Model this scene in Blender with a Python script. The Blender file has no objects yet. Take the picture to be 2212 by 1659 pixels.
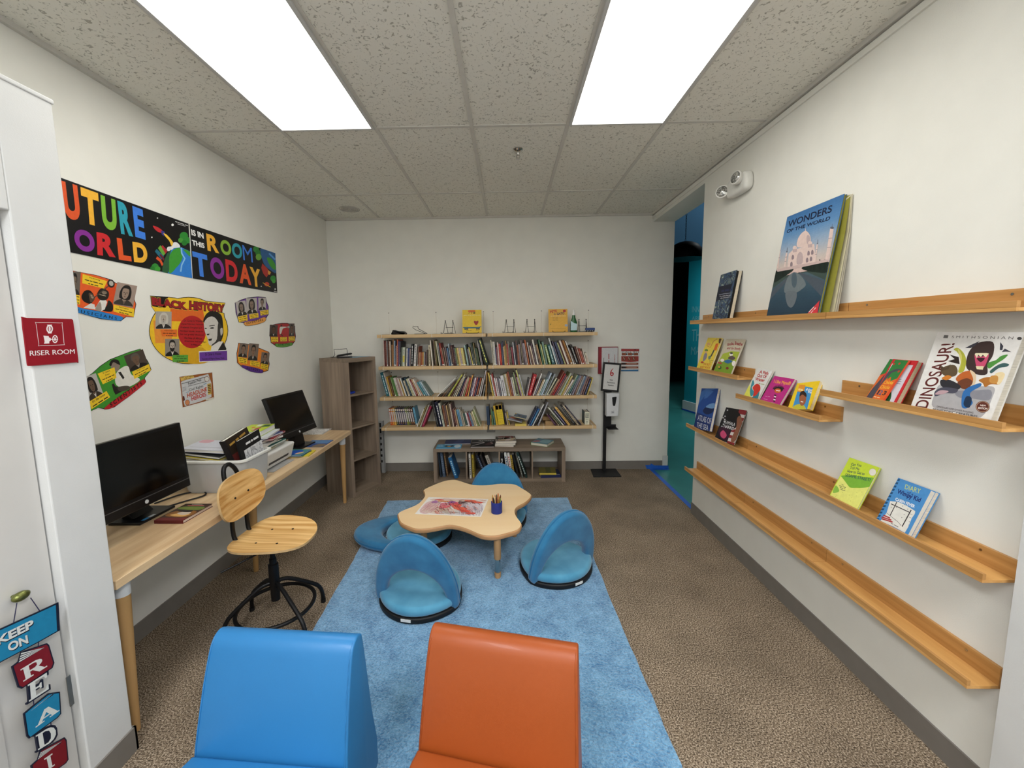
import bpy, bmesh, math, random
from mathutils import Vector, Matrix
C = bpy.context.scene.collection
S = bpy.context.scene
PI = math.pi
random.seed(7)

# ---------------------------------------------------------------- camera
IMG_W, IMG_H, FPX, CX, CY = 2212, 1659, 867.4, 1085.4, 813.5
PITCH, YAW, ROLL = 0.1113, -0.0127, -0.0133
EYE = Vector((0, 0, 1.664))
FW = Vector((math.sin(YAW)*math.cos(PITCH), math.cos(YAW)*math.cos(PITCH), -math.sin(PITCH)))
_r = Vector((math.cos(YAW), -math.sin(YAW), 0)); _u = _r.cross(FW)
RT = math.cos(ROLL)*_r + math.sin(ROLL)*_u
UP = -math.sin(ROLL)*_r + math.cos(ROLL)*_u
cam_data = bpy.data.cameras.new('camera')
cam = bpy.data.objects.new('camera', cam_data); C.objects.link(cam)
cam_data.sensor_fit = 'HORIZONTAL'; cam_data.sensor_width = 36
cam_data.lens = FPX/IMG_W*36
cam_data.shift_x = (IMG_W/2-CX)/IMG_W
cam_data.shift_y = (CY-IMG_H/2)/IMG_W
cam_data.clip_start = 0.02
m3 = Matrix((RT, UP, -FW)).transposed()
cam.matrix_world = Matrix.Translation(EYE) @ m3.to_4x4()
S.camera = cam

# ---------------------------------------------------------------- light and exposure
W = bpy.data.worlds.new('world'); S.world = W; W.use_nodes = True
W.node_tree.nodes['Background'].inputs[0].default_value = (0.75, 0.85, 1.0, 1)
W.node_tree.nodes['Background'].inputs[1].default_value = 0.15
S.view_settings.view_transform = 'Standard'; S.view_settings.look = 'None'
S.view_settings.gamma = 1; S.view_settings.use_curve_mapping = False
S.view_settings.exposure = 0.0
LAMP_POWER = 7.2          # emission of the ceiling troffer diffusers
REAR_POWER = 58           # the ceiling lamps of the room part behind the camera (W)
HALL_FILL_POWER = 34  # strength of the fill lights added in the hall

def lamp(name, loc, size, power, color=(1, 1, 1), rot=(0, 0, 0)):
    L = bpy.data.lights.new(name, 'AREA'); L.shape = 'RECTANGLE'; L.size, L.size_y = size
    L.energy = power; L.color = color
    o = bpy.data.objects.new(name, L); C.objects.link(o); o.location = loc; o.rotation_euler = rot
    return o
lamp('rear_room_light', (-0.9, -0.6, 2.94), (0.55, 1.15), REAR_POWER, (0.95, 0.97, 1.0))
lamp('rear_room_light', (0.9, -0.6, 2.94), (0.55, 1.15), REAR_POWER, (0.95, 0.97, 1.0))
lamp('hall_fill', (3.3, 6.6, 2.75), (0.5, 0.5), HALL_FILL_POWER, (0.85, 0.97, 1.0), (0.35, 0.1, 0))  # unseen fill, added to brighten the teal wall and hall floor
lamp('hall_fill', (5.4, 7.6, 5.7), (0.9, 0.9), HALL_FILL_POWER*1.1, (0.9, 0.97, 1.0), (0.7, 0, 0.2))  # second unseen fill, added high up to brighten the blue wall

# ---------------------------------------------------------------- materials
def lin(h):
    h = h.lstrip('#'); o = []
    for i in (0, 2, 4):
        c = int(h[i:i+2], 16)/255
        o.append(c/12.92 if c <= 0.04045 else ((c+0.055)/1.055)**2.4)
    return (o[0], o[1], o[2], 1)
_mats = {}
def mat(h, rough=.55, metal=0., var=.05, scale=40, stretch=(1, 1, 1), h2=None, bump=0., bscale=250, spec=.4,
        detail=3, sharp=None, sheen=0., name=None, trans=0., alpha=1., emit=0., coat=0.):
    key = (h, rough, metal, var, scale, stretch, h2, bump, bscale, spec, detail, sharp, sheen, trans, alpha, emit, coat)
    if key in _mats: return _mats[key]
    m = bpy.data.materials.new(name or 'surface_'+h); m.use_nodes = True
    nt = m.node_tree; N = nt.nodes; L = nt.links; b = N['Principled BSDF']
    c = lin(h)
    c2 = lin(h2) if h2 else tuple(min(1, x*(1+2*var)) for x in c[:3])+(1,)
    c1 = c if h2 else tuple(x*(1-2*var) for x in c[:3])+(1,)
    tc = N.new('ShaderNodeTexCoord'); mp = N.new('ShaderNodeMapping'); mp.inputs['Scale'].default_value = stretch
    L.new(tc.outputs['Object'], mp.inputs['Vector'])
    nz = N.new('ShaderNodeTexNoise'); nz.inputs['Scale'].default_value = scale; nz.inputs['Detail'].default_value = detail
    L.new(mp.outputs[0], nz.inputs['Vector'])
    rp = N.new('ShaderNodeValToRGB'); lo, hi = sharp or (.25, .75)
    rp.color_ramp.elements[0].position = lo; rp.color_ramp.elements[1].position = hi
    rp.color_ramp.elements[0].color = c1; rp.color_ramp.elements[1].color = c2
    L.new(nz.outputs['Fac'], rp.inputs['Fac']); L.new(rp.outputs['Color'], b.inputs['Base Color'])
    b.inputs['Roughness'].default_value = rough; b.inputs['Metallic'].default_value = metal
    b.inputs['Specular IOR Level'].default_value = spec
    if sheen: b.inputs['Sheen Weight'].default_value = sheen
    if coat: b.inputs['Coat Weight'].default_value = coat
    if trans: b.inputs['Transmission Weight'].default_value = trans
    if alpha < 1: b.inputs['Alpha'].default_value = alpha
    if emit:
        b.inputs['Emission Color'].default_value = c; b.inputs['Emission Strength'].default_value = emit
    if bump:
        n2 = N.new('ShaderNodeTexNoise'); n2.inputs['Scale'].default_value = bscale; n2.inputs['Detail'].default_value = 2
        L.new(mp.outputs[0], n2.inputs['Vector'])
        bp = N.new('ShaderNodeBump'); bp.inputs['Strength'].default_value = bump; bp.inputs['Distance'].default_value = .004
        L.new(n2.outputs['Fac'], bp.inputs['Height']); L.new(bp.outputs[0], b.inputs['Normal'])
    _mats[key] = m
    return m
def ink(h, rough=.45): return mat(h, rough=rough, var=.03, scale=60, spec=.35)
def wood(h, h2, along='x', scale=9, rough=.45, bump=0.):
    st = {'x': (.12, 1.6, 1.6), 'y': (1.6, .12, 1.6), 'z': (1.6, 1.6, .12)}[along]
    return mat(h, rough=rough, h2=h2, scale=scale, stretch=st, detail=6, sharp=(.3, .72), spec=.35, bump=bump, bscale=90)

# ---------------------------------------------------------------- mesh builder
ROOT = {}
class MB:
    def __init__(s, T=None): s.v = []; s.f = []; s.m = []; s.mats = []; s.T = T or Matrix.Identity(4)
    def mi(s, m):
        if m not in s.mats: s.mats.append(m)
        return s.mats.index(m)
    def add(s, vs, fs, m):
        o = len(s.v); k = s.mi(m)
        s.v += [s.T @ Vector(p) for p in vs]
        for f in fs: s.f.append([o+i for i in f]); s.m.append(k)
        return s
    def box(s, a, b, m):
        x0, y0, z0 = a; x1, y1, z1 = b
        return s.add([(x0,y0,z0),(x1,y0,z0),(x1,y1,z0),(x0,y1,z0),(x0,y0,z1),(x1,y0,z1),(x1,y1,z1),(x0,y1,z1)],
              [(3,2,1,0),(4,5,6,7),(0,1,5,4),(1,2,6,5),(2,3,7,6),(3,0,4,7)], m)
    def prism(s, pts, d0, d1, axis, m):
        f = {'x': lambda p, d: (d, p[0], p[1]), 'y': lambda p, d: (p[0], d, p[1]), 'z': lambda p, d: (p[0], p[1], d)}[axis]
        n = len(pts)
        return s.add([f(p, d0) for p in pts]+[f(p, d1) for p in pts],
              [tuple(range(n))[::-1], tuple(range(n, 2*n))]+[(i, (i+1) % n, n+(i+1) % n, n+i) for i in range(n)], m)
    def tube(s, path, r, m, n=10, closed=False):
        P = [Vector(p) for p in path]; K = len(P); vs = []; fs = []
        rr = r if isinstance(r, (list, tuple)) else [r]*K
        nrm = None
        for i in range(K):
            if closed: t = P[(i+1) % K]-P[i-1]
            else: t = P[min(i+1, K-1)]-P[max(i-1, 0)]
            t.normalize()
            if nrm is None:
                nrm = t.orthogonal().normalized()
            else:
                nrm = nrm-t*nrm.dot(t)
                nrm = nrm.normalized() if nrm.length > 1e-6 else t.orthogonal().normalized()
            b = t.cross(nrm)
            for k in range(n):
                a = 2*PI*k/n; vs.append(P[i]+(nrm*math.cos(a)+b*math.sin(a))*rr[i])
        for i in range(K if closed else K-1):
            j = (i+1) % K
            for k in range(n): fs.append((i*n+k, i*n+(k+1) % n, j*n+(k+1) % n, j*n+k))
        if not closed: fs += [tuple(range(n))[::-1], tuple(range((K-1)*n, K*n))]
        return s.add(vs, fs, m)
    def lathe(s, prof, m, c=(0, 0, 0), n=28, sx=1, sy=1):
        vs = []; fs = []; K = len(prof)
        for r, z in prof:
            for k in range(n):
                a = 2*PI*k/n; vs.append((c[0]+r*sx*math.cos(a), c[1]+r*sy*math.sin(a), c[2]+z))
        for i in range(K-1):
            for k in range(n): fs.append((i*n+k, i*n+(k+1) % n, (i+1)*n+(k+1) % n, (i+1)*n+k))
        fs += [tuple(range(n))[::-1], tuple(range((K-1)*n, K*n))]
        return s.add(vs, fs, m)
    def pillow(s, outline, z0, z1, m, rnd=.02, steps=4):
        """closed 2-D outline thickened along z with rounded rim (inset rings)"""
        n = len(outline); c = Vector((sum(p[0] for p in outline)/n, sum(p[1] for p in outline)/n))
        pts = [Vector(p) for p in outline]; rings = []
        nr = []
        for i in range(n):
            t = (pts[(i+1) % n]-pts[i-1]).normalized(); nr.append(Vector((t.y, -t.x)))
        area = sum(pts[i].x*pts[(i+1) % n].y-pts[(i+1) % n].x*pts[i].y for i in range(n))
        if area < 0: nr = [-q for q in nr]
        for k in range(steps+1):
            a = PI/2*k/steps; rings.append((rnd*(1-math.sin(a)), z0+rnd*(1-math.cos(a))))
        for k in range(steps+1):
            a = PI/2*k/steps; rings.append((rnd*(1-math.cos(a)), z1-rnd*(1-math.sin(a))))
        vs = []; fs = []
        for ins, z in rings:
            for i in range(n): q = pts[i]-nr[i]*ins; vs.append((q.x, q.y, z))
        R = len(rings)
        for r in range(R-1):
            for i in range(n): fs.append((r*n+i, r*n+(i+1) % n, (r+1)*n+(i+1) % n, (r+1)*n+i))
        fs += [tuple(range(n))[::-1], tuple(range((R-1)*n, R*n))]
        return s.add(vs, fs, m)
    def build(s, name, parent=None, loc=None, world=False, smooth=False, bevel=0, seg=2, recalc=True, rot=None):
        me = bpy.data.meshes.new(name)
        vs = s.v
        if parent is not None and world:
            inv = ROOT[parent.name].inverted(); vs = [inv @ v for v in vs]
        elif loc is not None: vs = [v-Vector(loc) for v in vs]
        me.from_pydata([tuple(v) for v in vs], [], s.f)
        for m in s.mats: me.materials.append(m)
        for p, k in zip(me.polygons, s.m): p.material_index = k; p.use_smooth = smooth
        if recalc:
            bm = bmesh.new(); bm.from_mesh(me); bmesh.ops.recalc_face_normals(bm, faces=bm.faces); bm.to_mesh(me); bm.free()
        o = bpy.data.objects.new(name, me); C.objects.link(o)
        M = Matrix.Identity(4)
        if parent is not None:
            o.parent = parent; M = ROOT[parent.name].copy()
        elif loc is not None: o.location = loc; M = Matrix.Translation(loc)
        ROOT[o.name] = M
        if bevel:
            b = o.modifiers.new('soft_edges', 'BEVEL'); b.width = bevel; b.segments = seg; b.limit_method = 'ANGLE'; b.angle_limit = .6
        if smooth:
            try:
                e = o.modifiers.new('edge_split', 'EDGE_SPLIT'); e.split_angle = math.radians(50)
            except Exception: pass
        return o
def tag(o, label=None, cat=None, group=None, kind=None):
    if label: o['label'] = label
    if cat: o['category'] = cat
    if group: o['group'] = group
    if kind: o['kind'] = kind
    return o
def thing(name, label, cat, loc=(0, 0, 0), rz=0., group=None):
    o = bpy.data.objects.new(name, None); C.objects.link(o)
    o.empty_display_size = .05
    o.location = loc; o.rotation_euler = (0, 0, rz)
    ROOT[o.name] = Matrix.Translation(loc) @ Matrix.Rotation(rz, 4, 'Z')
    return tag(o, label, cat, group)
def struct(o): o['kind'] = 'structure'; return o

# ---------------------------------------------------------------- rays: where the line of sight through a picture point meets a real surface
def ray(u, v): return ((u-CX)/FPX*RT-(v-CY)/FPX*UP+FW)
def pick(u, v, P, n):
    d = ray(u, v); n = Vector(n); return EYE+d*((Vector(P)-EYE).dot(n)/d.dot(n))
def atx(u, v, x): return pick(u, v, (x, 0, 0), (1, 0, 0))
def aty(u, v, y): return pick(u, v, (0, y, 0), (0, 1, 0))
def atz(u, v, z): return pick(u, v, (0, 0, z), (0, 0, 1))

# ---------------------------------------------------------------- flat printed artwork and lettering
_txt = {}
def glyphs(body, bold=0.):
    k = (body, bold)
    if k in _txt: return _txt[k]
    cu = bpy.data.curves.new('lettering', 'FONT'); cu.body = body; cu.offset = bold; cu.resolution_u = 6
    o = bpy.data.objects.new('lettering', cu); C.objects.link(o)
    dg = bpy.context.evaluated_depsgraph_get(); ev = o.evaluated_get(dg); me = ev.to_mesh()
    vs = [(p.co.x, p.co.y) for p in me.vertices]; fs = [tuple(p.vertices) for p in me.polygons]
    ev.to_mesh_clear(); bpy.data.objects.remove(o); bpy.data.curves.remove(cu)
    if vs:
        x0 = min(p[0] for p in vs); x1 = max(p[0] for p in vs); y0 = min(p[1] for p in vs); y1 = max(p[1] for p in vs)
        vs = [((p[0]-x0)/(x1-x0 or 1), (p[1]-y0)/(y1-y0 or 1)) for p in vs]
    _txt[k] = (vs, fs); return _txt[k]
SERIF = {  # slab-serif capitals on a unit square: lists of (outline, holes are cut by separate strokes)
 'R': [[(0,0),(.42,0),(.42,.09),(.32,.09),(.32,.42),(.42,.42),(.66,0),(1,0),(1,.09),(.9,.09),(.68,.47),(.8,.55),(.86,.66),(.86,.8),(.78,.92),(.62,1),(0,1),(0,.91),(.1,.91),(.1,.09),(0,.09)]],
 'E': [[(0,0),(.92,0),(.92,.3),(.84,.3),(.78,.1),(.34,.1),(.34,.46),(.5,.46),(.55,.36),(.62,.36),(.62,.66),(.55,.66),(.5,.56),(.34,.56),(.34,.9),(.74,.9),(.8,.72),(.88,.72),(.88,1),(0,1),(0,.91),(.1,.91),(.1,.09),(0,.09)]],
 'A': [[(0,0),(.36,0),(.36,.09),(.26,.09),(.32,.26),(.62,.26),(.68,.09),(.58,.09),(.58,0),(1,0),(1,.09),(.93,.09),(.6,1),(.42,1),(.09,.09),(0,.09)]],
 'D': [[(0,0),(.6,0),(.82,.1),(.95,.3),(.97,.55),(.9,.8),(.76,.94),(.55,1),(0,1),(0,.91),(.1,.91),(.1,.09),(0,.09)]],
 'I': [[(.1,0),(.9,0),(.9,.1),(.68,.1),(.68,.9),(.9,.9),(.9,1),(.1,1),(.1,.9),(.32,.9),(.32,.1),(.1,.1)]],
}
HOLE = {'R': [(.32,.53),(.32,.9),(.54,.9),(.63,.82),(.63,.62),(.54,.53)], 'A': [(.36,.36),(.58,.36),(.48,.68)],
        'D': [(.34,.1),(.34,.9),(.5,.9),(.66,.8),(.72,.55),(.68,.25),(.54,.1)]}
def smooth_loop(pts, sub=5):
    n = len(pts); P = [Vector(p) for p in pts]; o = []
    for i in range(n):
        a, b, c, d = P[i-1], P[i], P[(i+1) % n], P[(i+2) % n]
        for k in range(sub):
            t = k/sub
            o.append(.5*((2*b)+(c-a)*t+(2*a-5*b+4*c-d)*t*t+(3*b-a-3*c+d)*t**3))
    return [tuple(p) for p in o]
class Art:
    """printed shapes laid on a plane; crop=(ox,oy,s): coordinates read from an enlarged view of that plane, or uv on a frame"""
    def __init__(s, mb, P=None, n=None, crop=None, frame=None, lift=.0003, step=.000012):
        s.mb = mb; s.lift = lift; s.step = min(step, .000015); s.crop = crop; s.clip = None
        if frame:                                   # frame = (origin, u vector, v vector)
            s.o, s.eu, s.ev = [Vector(q) for q in frame]; s.n = s.eu.cross(s.ev).normalized(); s.frame = True
        else:
            s.P = Vector(P); s.n = Vector(n).normalized(); s.frame = False
    def w(s, X, Y):
        if s.frame: return s.o+s.eu*X+s.ev*Y
        ox, oy, k = s.crop; return pick(ox+X/k, oy+Y/k, s.P, s.n)
    def _put(s, pts3, faces, h, m=None):
        off = s.n*s.lift; s.lift += s.step
        if s.clip and len(faces) == 1:                # keep the print inside its (convex) sheet
            pts3 = [pts3[i] for i in faces[0]]
            for a, b in zip(s.clip, s.clip[1:]+s.clip[:1]):
                e = s.n.cross(b-a); d = [(p-a).dot(e) for p in pts3]; o = []
                for i in range(len(pts3)):
                    j = (i+1) % len(pts3)
                    if d[i] >= 0: o.append(pts3[i])
                    if (d[i] < 0) != (d[j] < 0): o.append(pts3[i].lerp(pts3[j], d[i]/(d[i]-d[j])))
                pts3 = o
                if len(pts3) < 3: return
            faces = [tuple(range(len(pts3)))]
        s.mb.add([p+off for p in pts3], faces, m or ink(h))
    def within(s, pts3):
        c = sum(pts3, Vector())/len(pts3)
        s.clip = list(pts3) if (pts3[1]-pts3[0]).cross(pts3[2]-pts3[1]).dot(s.n) > 0 else list(pts3)[::-1]; return s
    def poly(s, h, pts): s._put([s.w(*p) for p in pts], [tuple(range(len(pts)))], h); return s
    def blob(s, h, pts, sub=4): return s.poly(h, smooth_loop(pts, sub))
    def ell(s, h, cx, cy, rx, ry=None, rot=0., n=24):
        ry = rx if ry is None else ry; c, q = math.cos(rot), math.sin(rot)
        return s.poly(h, [(cx+rx*math.cos(a)*c-ry*math.sin(a)*q, cy+rx*math.cos(a)*q+ry*math.sin(a)*c) for a in [2*PI*i/n for i in range(n)]])
    def ring(s, h, cx, cy, rx, ry, t, rot=0., n=24):
        c, q = math.cos(rot), math.sin(rot); P = []
        for f in (1, t):
            for i in range(n):
                a = 2*PI*i/n; P.append(s.w(cx+f*rx*math.cos(a)*c-f*ry*math.sin(a)*q, cy+f*rx*math.cos(a)*q+f*ry*math.sin(a)*c))
        s._put(P, [(i, (i+1) % n, n+(i+1) % n, n+i) for i in range(n)], h); return s
    def line(s, h, pts, t):
        P = [Vector(p) for p in pts]; L = []; R = []
        for i in range(len(P)):
            d = (P[min(i+1, len(P)-1)]-P[max(i-1, 0)]); d = d.normalized() if d.length else Vector((1, 0))
            nn = Vector((-d.y, d.x))*t/2; L.append(P[i]+nn); R.append(P[i]-nn)
        K = len(P)
        s._put([s.w(*p) for p in L+R], [(i, i+1, K+i+1, K+i) for i in range(K-1)], h); return s
    def text(s, h, body, bl, br, tl, bold=.0):
        heavy = bold > .012 and 'M' in body           # the M outline folds over when thickened: overprint it instead
        vs, fs = glyphs(body, 0. if 'M' in body else bold)
        a, b, c = s.w(*bl), s.w(*br), s.w(*tl)
        for k in ((-1, 0, 1) if heavy else (0,)):
            sh = (b-a).normalized()*(c-a).length*bold*.8*k
            if vs: s._put([a+sh+(b-a)*x+(c-a)*y for x, y in vs], fs, h)
        return s
    def serif(s, h, ch, bl, br, tl, hole=None):
        a, b, c = s.w(*bl), s.w(*br), s.w(*tl)
        for o in SERIF[ch]: s._put([a+(b-a)*x+(c-a)*y for x, y in o], [tuple(range(len(o)))], h)
        if ch in HOLE and hole: s._put([a+(b-a)*x+(c-a)*y for x, y in HOLE[ch]], [tuple(range(len(HOLE[ch])))], hole)
        return s
    def dashes(s, h, words, bl, br, tl):
        """print too small to read: a row of word-long marks"""
        a, b, c = Vector(bl), Vector(br), Vector(tl); L = sum(words)+len(words)-1; x = 0
        for w_ in words:
            p, q = a.lerp(b, x/L), a.lerp(b, (x+w_)/L); u_ = (c-a)*.62
            s.poly(h, [tuple(p+(c-a)*.12), tuple(q+(c-a)*.12), tuple(q+u_), tuple(p+u_)]); x += w_+1
        return s
    def lines(s, h, rows, x0, y0, x1, dy, hgt, slope=0., skew=0.):
        L = max(sum(r)+len(r)-1 for r in rows); w = x1-x0
        for i, r in enumerate(rows):
            ww = w*max(.25, (sum(r)+len(r)-1)/L); cx = (x0+x1)/2; xa, xb = cx-ww/2, cx+ww/2; y = y0+dy*i
            s.dashes(h, r, (xa, y+slope*(xa-x0)), (xb, y+slope*(xb-x0)), (xa+skew, y-hgt+slope*(xa-x0)))
        return s
    def portrait(s, cx, cy, w, h, rot=0., bg='8d8272', skin='a08a74', hair='1d1a18', coat='2a2624', shirt='d9d4cc', long_hair=False, beard=None):
        c, q = math.cos(rot), math.sin(rot)
        t = lambda x, y: (cx+(x*w)*c-(y*h)*q, cy+(x*w)*q+(y*h)*c)
        P = lambda col, pts: s.poly(col, [t(*p) for p in pts])
        B = lambda col, pts: s.blob(col, [t(*p) for p in pts])
        if bg: P(bg, [(-.5,-.5),(.5,-.5),(.5,.5),(-.5,.5)])
        P(coat, smooth_loop([(-.42,.49),(-.38,.32),(-.12,.2),(.15,.2),(.4,.32),(.44,.49)], 3)[:-3])
        P(shirt, [(-.1,.2),(.12,.2),(.02,.44)])
        P(skin, [(-.1,.05),(.1,.05),(.1,.24),(0,.3),(-.1,.24)])
        if long_hair: B(hair, [(-.26,-.2),(-.1,-.42),(.14,-.42),(.28,-.2),(.28,.12),(.18,.2),(-.18,.2),(-.28,.1)])
        else: B(hair, [(-.22,-.1),(-.18,-.36),(0,-.44),(.18,-.36),(.22,-.1),(.1,.0),(-.1,.0)])
        B(skin, [(-.17,-.14),(-.12,-.28),(.12,-.28),(.17,-.14),(.14,.06),(.05,.17),(-.05,.17),(-.14,.06)])
        if beard: B(beard, [(-.16,.0),(0,.04),(.16,.0),(.12,.16),(0,.24),(-.12,.16)])
        for sx in (-.07, .07): P(hair, [(sx-.035,-.12),(sx+.035,-.12),(sx+.03,-.09),(sx-.03,-.09)])
        P('5a463a', [(-.01,-.1),(.015,-.1),(.03,.0),(-.02,.0)])
        P('4a2c28', [(-.05,.07),(.05,.07),(.03,.095),(-.03,.095)])
        return s
# ================================================================ the room shell
XL, XR, YB, HC = -2.046, 1.663, 4.707, 2.963
XH = 1.905                                             # hall side of the right wall
WALL = mat('e9e8e0', rough=.8, var=.012, scale=6, bump=.12, bscale=300, spec=.2, name='eggshell_wall_paint')
PIER = mat('d5d6d5', rough=.6, var=.015, scale=7, bump=.1, bscale=220, spec=.3, name='white_gloss_paint')
BASE = mat('7a756f', rough=.5, var=.03, scale=12, name='grey_vinyl_base')
def carpet_material():
    m = bpy.data.materials.new('brown_cut_pile_carpet'); m.use_nodes = True
    nt = m.node_tree; N = nt.nodes; L = nt.links; b = N['Principled BSDF']
    tc = N.new('ShaderNodeTexCoord')
    n1 = N.new('ShaderNodeTexNoise'); n1.inputs['Scale'].default_value = 165; n1.inputs['Detail'].default_value = 3
    n2 = N.new('ShaderNodeTexNoise'); n2.inputs['Scale'].default_value = 3.5; n2.inputs['Detail'].default_value = 4
    for n in (n1, n2): L.new(tc.outputs['Object'], n.inputs['Vector'])
    r1 = N.new('ShaderNodeValToRGB'); e = r1.color_ramp.elements
    e[0].position = .34; e[0].color = lin('3f362d'); e[1].position = .68; e[1].color = lin('c2b29e')
    k = r1.color_ramp.elements.new(.5); k.color = lin('82725f')
    r2 = N.new('ShaderNodeValToRGB'); e = r2.color_ramp.elements
    e[0].position = .3; e[0].color = (.78, .78, .78, 1); e[1].position = .7; e[1].color = (1.1, 1.1, 1.1, 1)
    mx = N.new('ShaderNodeMix'); mx.data_type = 'RGBA'; mx.blend_type = 'MULTIPLY'; mx.inputs['Factor'].default_value = 1
    L.new(n1.outputs['Fac'], r1.inputs['Fac']); L.new(n2.outputs['Fac'], r2.inputs['Fac'])
    L.new(r1.outputs[0], mx.inputs['A']); L.new(r2.outputs[0], mx.inputs['B']); L.new(mx.outputs['Result'], b.inputs['Base Color'])
    b.inputs['Roughness'].default_value = .95; b.inputs['Specular IOR Level'].default_value = .1
    bp = N.new('ShaderNodeBump'); bp.inputs['Strength'].default_value = .6; bp.inputs['Distance'].default_value = .006
    L.new(n1.outputs['Fac'], bp.inputs['Height']); L.new(bp.outputs[0], b.inputs['Normal'])
    return m
def ceiling_material():
    m = bpy.data.materials.new('fissured_mineral_tile'); m.use_nodes = True
    nt = m.node_tree; N = nt.nodes; L = nt.links; b = N['Principled BSDF']
    tc = N.new('ShaderNodeTexCoord')
    n1 = N.new('ShaderNodeTexNoise'); n1.inputs['Scale'].default_value = 55; n1.inputs['Detail'].default_value = 2; n1.inputs['Distortion'].default_value = 1.2
    L.new(tc.outputs['Object'], n1.inputs['Vector'])
    r1 = N.new('ShaderNodeValToRGB'); e = r1.color_ramp.elements
    e[0].position = .33; e[0].color = lin('b2afa4'); e[1].position = .41; e[1].color = lin('eae8de')
    L.new(n1.outputs['Fac'], r1.inputs['Fac']); L.new(r1.outputs[0], b.inputs['Base Color'])
    b.inputs['Roughness'].default_value = .9; b.inputs['Specular IOR Level'].default_value = .1
    bp = N.new('ShaderNodeBump'); bp.inputs['Strength'].default_value = .5; bp.inputs['Distance'].default_value = .004
    L.new(r1.outputs[0], bp.inputs['Height']); L.new(bp.outputs[0], b.inputs['Normal'])
    return m
CARPET = carpet_material()
HALLFLOOR = mat('3a8580', rough=.28, var=.06, scale=3, spec=.5, name='teal_epoxy_floor')
struct(MB().box((XL-.1, -1.9, -.1), (1.70, YB+.02, 0), CARPET).build('floor'))
struct(MB().box((1.70, 2.9, -.1), (9, 13.1, -.002), HALLFLOOR).build('floor_hall'))
# ceiling: tiles between the T-bars
GX = [-2.0375+.6096*i for i in range(1, 7)]
GX = [-.2089+.6096*k for k in range(-2, 4)]
RY = [2.703-1.2192*3, 2.703-1.2192*2, 2.703-1.2192, 2.703, 3.9224]
TILE = ceiling_material()
TBAR = mat('cfccc4', rough=.5, var=.02, scale=20, name='painted_steel_grid')
ce = struct(MB().box((XL-.1, -1.9, HC), (XH+.1, YB+.12, HC+.08), TILE).build('ceiling'))
g = MB()
for x in GX:
    if x < XR-.05: g.box((x-.012, -1.8, HC-.006), (x+.012, YB, HC+.001), TBAR)
for y in RY: g.box((XL, y-.012, HC-.0055), (XR, y+.012, HC+.001), TBAR)
g.box((XL, -1.8, HC-.022), (XL+.02, YB, HC+.001), TBAR); g.box((XR-.022, -1.8, HC-.022), (XR, YB, HC+.001), TBAR); g.box((XL, YB-.02, HC-.022), (XR, YB, HC+.001), TBAR)
g.build('ceiling_grid', parent=ce)
# walls
struct(MB().box((XL-.12, -1.9, 0), (XL, YB+.12, HC), WALL).build('wall_left'))
struct(MB().box((XL, YB, 0), (XH, YB+.13, HC), WALL).build('wall_back'))
w = MB()
w.box((XR, 1.22, 0), (XH, 3.52, HC), WALL); w.box((XR, 3.52, 2.872), (XH, YB, HC), WALL)
struct(w.build('wall_right'))
struct(MB().box((1.612, -1.8, 0), (XH, 1.22, HC), PIER).build('wall_entry'))
struct(MB().box((XL, -1.95, 0), (XH, -1.8, HC), WALL).build('wall_front'))
# riser closet: a boxed-out chase lower than the ceiling
RX, RYE, RZ = -1.526, 1.432, 2.45
w = MB()
w.box((XL, 1.268, 0), (RX, RYE, RZ), PIER); w.box((XL, -1.8, 2.055), (RX, 1.268, RZ), PIER); w.box((XL, -1.8, 0), (RX, .35, 2.055), PIER)
w.box((XL, .35, 0), (RX-.09, 1.268, 2.055), PIER)
w.box((RX-.004, RYE-.20, RZ-.004), (RX+.004, RYE+.004, RZ+.012), PIER); w.box((RX-.004, 1.0, RZ-.002), (RX+.004, RYE-.2, RZ+.006), PIER)
struct(w.build('wall_riser_closet', bevel=.004))
d1 = MB().box((RX-.075, .36, .01), (RX-.03, 1.262, 2.05), mat('cfcdc9', rough=.5, var=.02, scale=5, name='door_paint')).build('door_1'); struct(d1)
DP = mat('c4c2be', rough=.5, var=.02, scale=5)
for z0, z1 in ((.16, .78), (.98, 1.88)):
    MB().box((RX-.031, .5, z0), (RX-.026, 1.08, z1), DP).build('door_panel', parent=d1)
sp = MB().box((RX-.001, 1.236, .395), (RX+.0015, 1.249, .505), mat('8d8a84', rough=.35, metal=.8)).build('strike_plate', parent=d1)
# baseboards
struct(MB().box((XL, RYE, 0), (XL+.008, YB, .1016), BASE).build('baseboard_left'))
struct(MB().box((XL, YB-.008, 0), (XH-.06, YB, .1016), BASE).build('baseboard_back'))
struct(MB().box((XR-.008, 1.22, 0), (XR, 3.52, .1016), BASE).build('baseboard_right'))
w = MB().box((RX, 1.268, 0), (RX+.008, RYE+.008, .1016), BASE); w.box((XL, RYE, 0), (RX+.008, RYE+.008, .1016), BASE)
struct(w.build('baseboard_riser_closet'))
struct(MB().box((XH-.055, YB-.012, 0), (XH+.004, YB+.004, .16), PIER).build('trim_1'))
struct(MB().box((XR-.012, 1.2, HC-.06), (XR, YB, HC-.03), WALL).build('trim_2'))
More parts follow.
